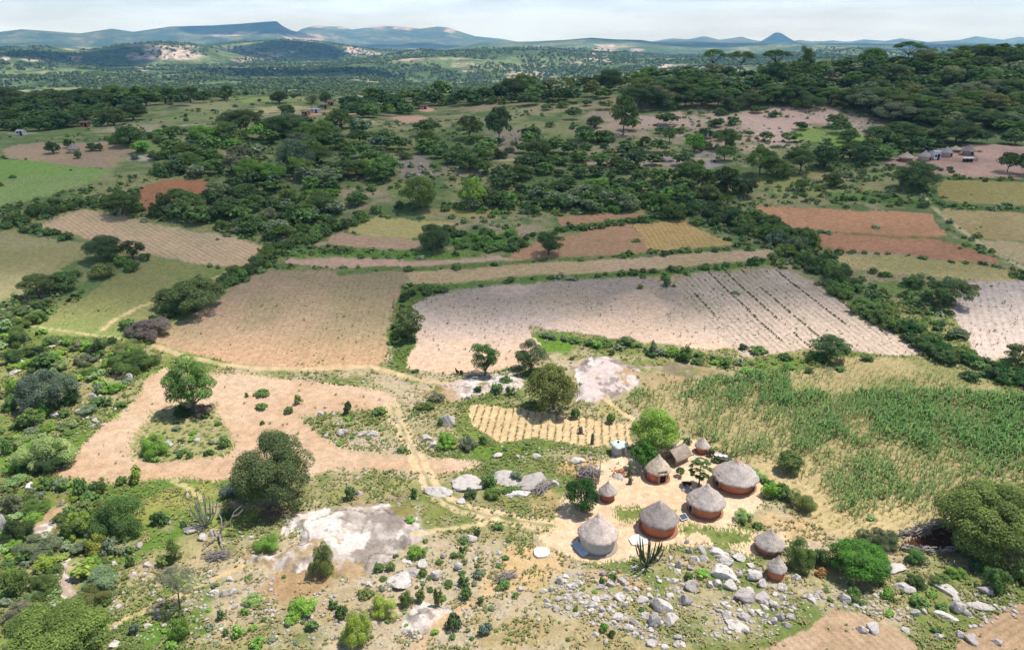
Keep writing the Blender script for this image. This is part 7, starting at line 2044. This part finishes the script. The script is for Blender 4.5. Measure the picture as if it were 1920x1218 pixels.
# ------------------------------------------------------------------ names for the plants and boulders
LM = [(1118, 1040, 'by the grey walled hut'), (1230, 1005, 'by the darkest thatched hut'), (1374, 925, 'by the biggest hut'), (1450, 1080, 'by the smallest granary'), (1720, 1015, 'by the cattle pen'), (1600, 1180, 'by the ploughed brown plot'), (1880, 1170, 'by the ploughed corner plot'),
      (1250, 1120, 'in the boulder field'), (1090, 1100, 'at the boulder field corner'), (1380, 1180, 'below the boulder field'), (660, 1020, 'on the bald granite sheet'), (800, 1150, 'by the small bright rock sheet'), (520, 1120, 'below the white end of the granite sheet'), (400, 1020, 'near the dead tree'), (338, 1130, 'near the grey flat topped tree'), (215, 980, 'beside the mauve rock slab'), (100, 1000, 'in the lower left scrub'), (90, 1130, 'near the lower left corner crown'), (150, 870, 'beside the orange clearing, left side'), (95, 740, 'by the broad blue grey tree'), (220, 690, 'in the stony scrub above the clearing'), (60, 650, 'at the left edge below the meadow'), (340, 810, 'on the island in the clearing'), (518, 900, 'by the huge grey olive tree'), (650, 800, 'in the stony grass above the clearing arm'), (830, 800, 'left of the seedling plot'), (960, 900, 'by the bald granite domes'), (1040, 850, 'below the seedling plot'), (860, 1000, 'below the footpath to the compound'), (980, 710, 'by the flat pale rock'), (1130, 715, 'by the streaked rock sheet'), (1280, 670, 'on the bank under the sandy field'), (1560, 690, 'above the maize'), (1490, 950, 'between biggest hut and maize'), (1226, 830, 'by the tall lime tree'), (500, 760, 'on the upper clearing edge'),
      (760, 600, 'in the green strip between fields'), (372, 560, 'at the hedge corner of the tan field'), (280, 620, 'in the hedge left of the tan field'), (480, 480, 'in the hedge above the tan field'), (620, 430, 'in the hedge end by the terraces'), (220, 480, 'by the tree pair at the meadow'), (70, 560, 'at the lower end of the dry field'), (100, 420, 'in the hedge of the stubble field'), (140, 385, 'in the hedge under the bright green field'), (240, 400, 'below the rust field'), (900, 455, 'in the green thicket on the terraces'), (1120, 420, 'in the bank over the red terrace'), (800, 500, 'on the bank of the long tan strip'), (1150, 515, 'on the bank over the sandy field'), (1300, 395, 'at the upper end of the thick hedge'), (1470, 450, 'in the upper part of the thick hedge'), (1590, 545, 'in the middle of the thick hedge'), (1720, 640, 'in the lower part of the thick hedge'), (1870, 710, 'at the lower end of the thick hedge'), (1750, 560, 'by the dark leaning tree'), (1620, 375, 'on the bank above the red fields'), (1850, 385, 'on the bank of the golden field'),
      (1740, 310, 'by the far homestead'), (1715, 345, 'by the massive dark tree'), (1850, 240, 'on the slope above the far homestead'), (1600, 270, 'by the bright grass slope'), (1450, 240, 'on the bare pink slope'), (1300, 250, 'on the stony slope'), (1170, 240, 'by the tall layered tree'), (1420, 310, 'along the dirt road'), (1250, 310, 'on the mauve stony patch'), (1350, 360, 'on the flat below the road'), (1520, 350, 'on the flat meadow'), (1080, 340, 'in the scrub under the road'), (1180, 380, 'in the scrub above the red strip'), (1000, 380, 'right of the yellow green tree'), (885, 370, 'by the yellow green tree'), (785, 370, 'by the dense green round tree'), (800, 310, 'on the mauve rocks'), (960, 300, 'at the left end of the dirt road'), (880, 250, 'by the three umbrella trees'), (1000, 220, 'over the bare terrace'), (900, 190, 'under the valley skyline'),
      (700, 330, 'in the right part of the mid thicket'), (620, 370, 'in the lower part of the mid thicket'), (560, 300, 'by the pale blue grey tree'), (450, 300, 'in the middle of the mid thicket'), (330, 290, 'in the left part of the mid thicket'), (462, 235, 'by the big umbrella tree'), (650, 270, 'in the upper mid thicket'), (500, 420, 'in the thicket above the tan field'), (380, 400, 'in the thicket right of the rust field'), (600, 200, 'by the far tiny houses'), (690, 205, 'right of the far tiny houses'), (524, 190, 'on the far meadow'), (130, 275, 'by the lone far hut'), (60, 220, 'in the far left woods'), (180, 210, 'by the far brown red house'), (330, 190, 'left of the far meadow'), (100, 155, 'on the far left skyline'), (320, 155, 'on the left skyline'), (560, 155, 'on the skyline under the flat mountain'), (780, 155, 'on the skyline under the domed hills'), (960, 150, 'on the skyline by the far clearing'), (1115, 150, 'where the ridge begins'),
      (1240, 140, 'on the lower left ridge crest'), (1390, 118, 'by the skyline umbrella trees'), (1470, 112, 'on the ridge under the pointed mountain'), (1600, 112, 'on the middle ridge crest'), (1711, 105, 'on the ridge by the highest skyline tree'), (1850, 105, 'on the right ridge crest'), (1100, 175, 'on the left foot of the ridge'), (1250, 170, 'on the left ridge slope'), (1420, 160, 'on the middle ridge slope'), (1580, 155, 'on the upper middle ridge slope'), (1720, 150, 'on the upper right ridge slope'), (1860, 150, 'at the upper right edge of the ridge'), (1280, 200, 'on the lower left ridge slope'), (1440, 195, 'on the ridge above the bare slope'), (1590, 200, 'on the lower middle ridge slope'), (1720, 205, 'on the lower right ridge slope'), (1860, 200, 'at the lower right edge of the ridge')]
LMX = np.array([(a, b * 1.4) for a, b, _ in LM])
ORD = ['first', 'second', 'third', 'fourth', 'fifth', 'sixth', 'seventh', 'eighth', 'ninth', 'tenth', 'eleventh', 'twelfth', 'thirteenth', 'fourteenth', 'fifteenth', 'sixteenth', 'seventeenth', 'eighteenth', 'nineteenth', 'twentieth']
def name_all(items, describe, group_of):
    groups = {}
    for q in items:
        o = q['obj']
        if q['label']:
            tag(o, q['label']); continue
        k = int(np.argmin(((LMX - np.array([q['x'], q['y'] * 1.4])) ** 2).sum(1)))
        groups.setdefault((describe(q), LM[k][2]), []).append(q)
    for key in [k for k in groups if len(groups[k]) > 12]:
        qs = sorted(groups.pop(key), key=lambda q: q['y'])
        m = -(-len(qs) // 12)
        for i in range(m):
            part = qs[i * len(qs) // m:(i + 1) * len(qs) // m]
            groups[(key[0], key[1] + (', upper row', ', lower row')[i] if m == 2 else key[1] + f', {ORD[i]} row from above')] = part
    for (d, place), qs in groups.items():
        qs.sort(key=lambda q: q['x'])
        for i, q in enumerate(qs):
            lab = f'{d} {place}'
            if len(qs) > 1:
                w = 'left one' if i == 0 else 'right one' if i == len(qs) - 1 else 'middle one' if len(qs) == 3 else (ORD[i] + ' from left')
                lab = f'{d} {place}, {w}'
            tag(q['obj'], lab)
def size_word(q, cuts):
    return ('tiny ', 'small ', '', 'large ')[sum(q['px'] > c for c in cuts)]
def dplant(q):
    sh = {'umbrella': 'umbrella tree', 'round': 'round tree', 'spread': 'spreading tree', 'ball': 'dense tree', 'parasol': 'flat topped tree', 'open': 'open crowned tree', 'column': 'shrub', 'dome': 'rounded bush', 'ragged': 'loose bush'}[q['kind']]
    return size_word(q, (16, 26, 48)) + WORD[q['colour']] + ' ' + sh
for q in PLANTS:
    if 'obj' in q:
        tag(q['obj'], None, q['cat'], 'trees of the valley and ridge' if q['tree'] else 'bushes of the valley')
name_all([q for q in PLANTS if 'obj' in q], dplant, None)
def drock(q):
    a, b, c = q['r']
    return size_word(q, (6, 10, 20)) + ('flat' if c < .45 * a else 'upright' if c > .95 * a else 'rounded') + ' boulder'
for q in ROCKS:
    if 'obj' in q: tag(q['obj'], None, 'boulder', 'granite boulders')
name_all([q for q in ROCKS if 'obj' in q], drock, None)

# ------------------------------------------------------------------ haze between here and the horizon
def haze():
    hm = bpy.data.materials.new('haze'); hm.use_nodes = True
    t = hm.node_tree; t.nodes.clear()
    o = nn(t, 'ShaderNodeOutputMaterial')
    v = nn(t, 'ShaderNodeVolumePrincipled')
    v.inputs['Color'].default_value = (.22, .52, 1.0, 1)
    v.inputs['Absorption Color'].default_value = (1, 1, 1, 1)
    v.inputs['Density'].default_value = 6.8e-5
    v.inputs['Anisotropy'].default_value = 0.1
    t.links.new(v.outputs[0], o.inputs['Volume'])
    m = MB(); m.box((0, 10300, 180), (46000, 22600, 760))
    h = m.obj('haze', hm)
    tag(h, 'thin blue haze between the valley and the horizon', 'haze', None, 'stuff')
haze()
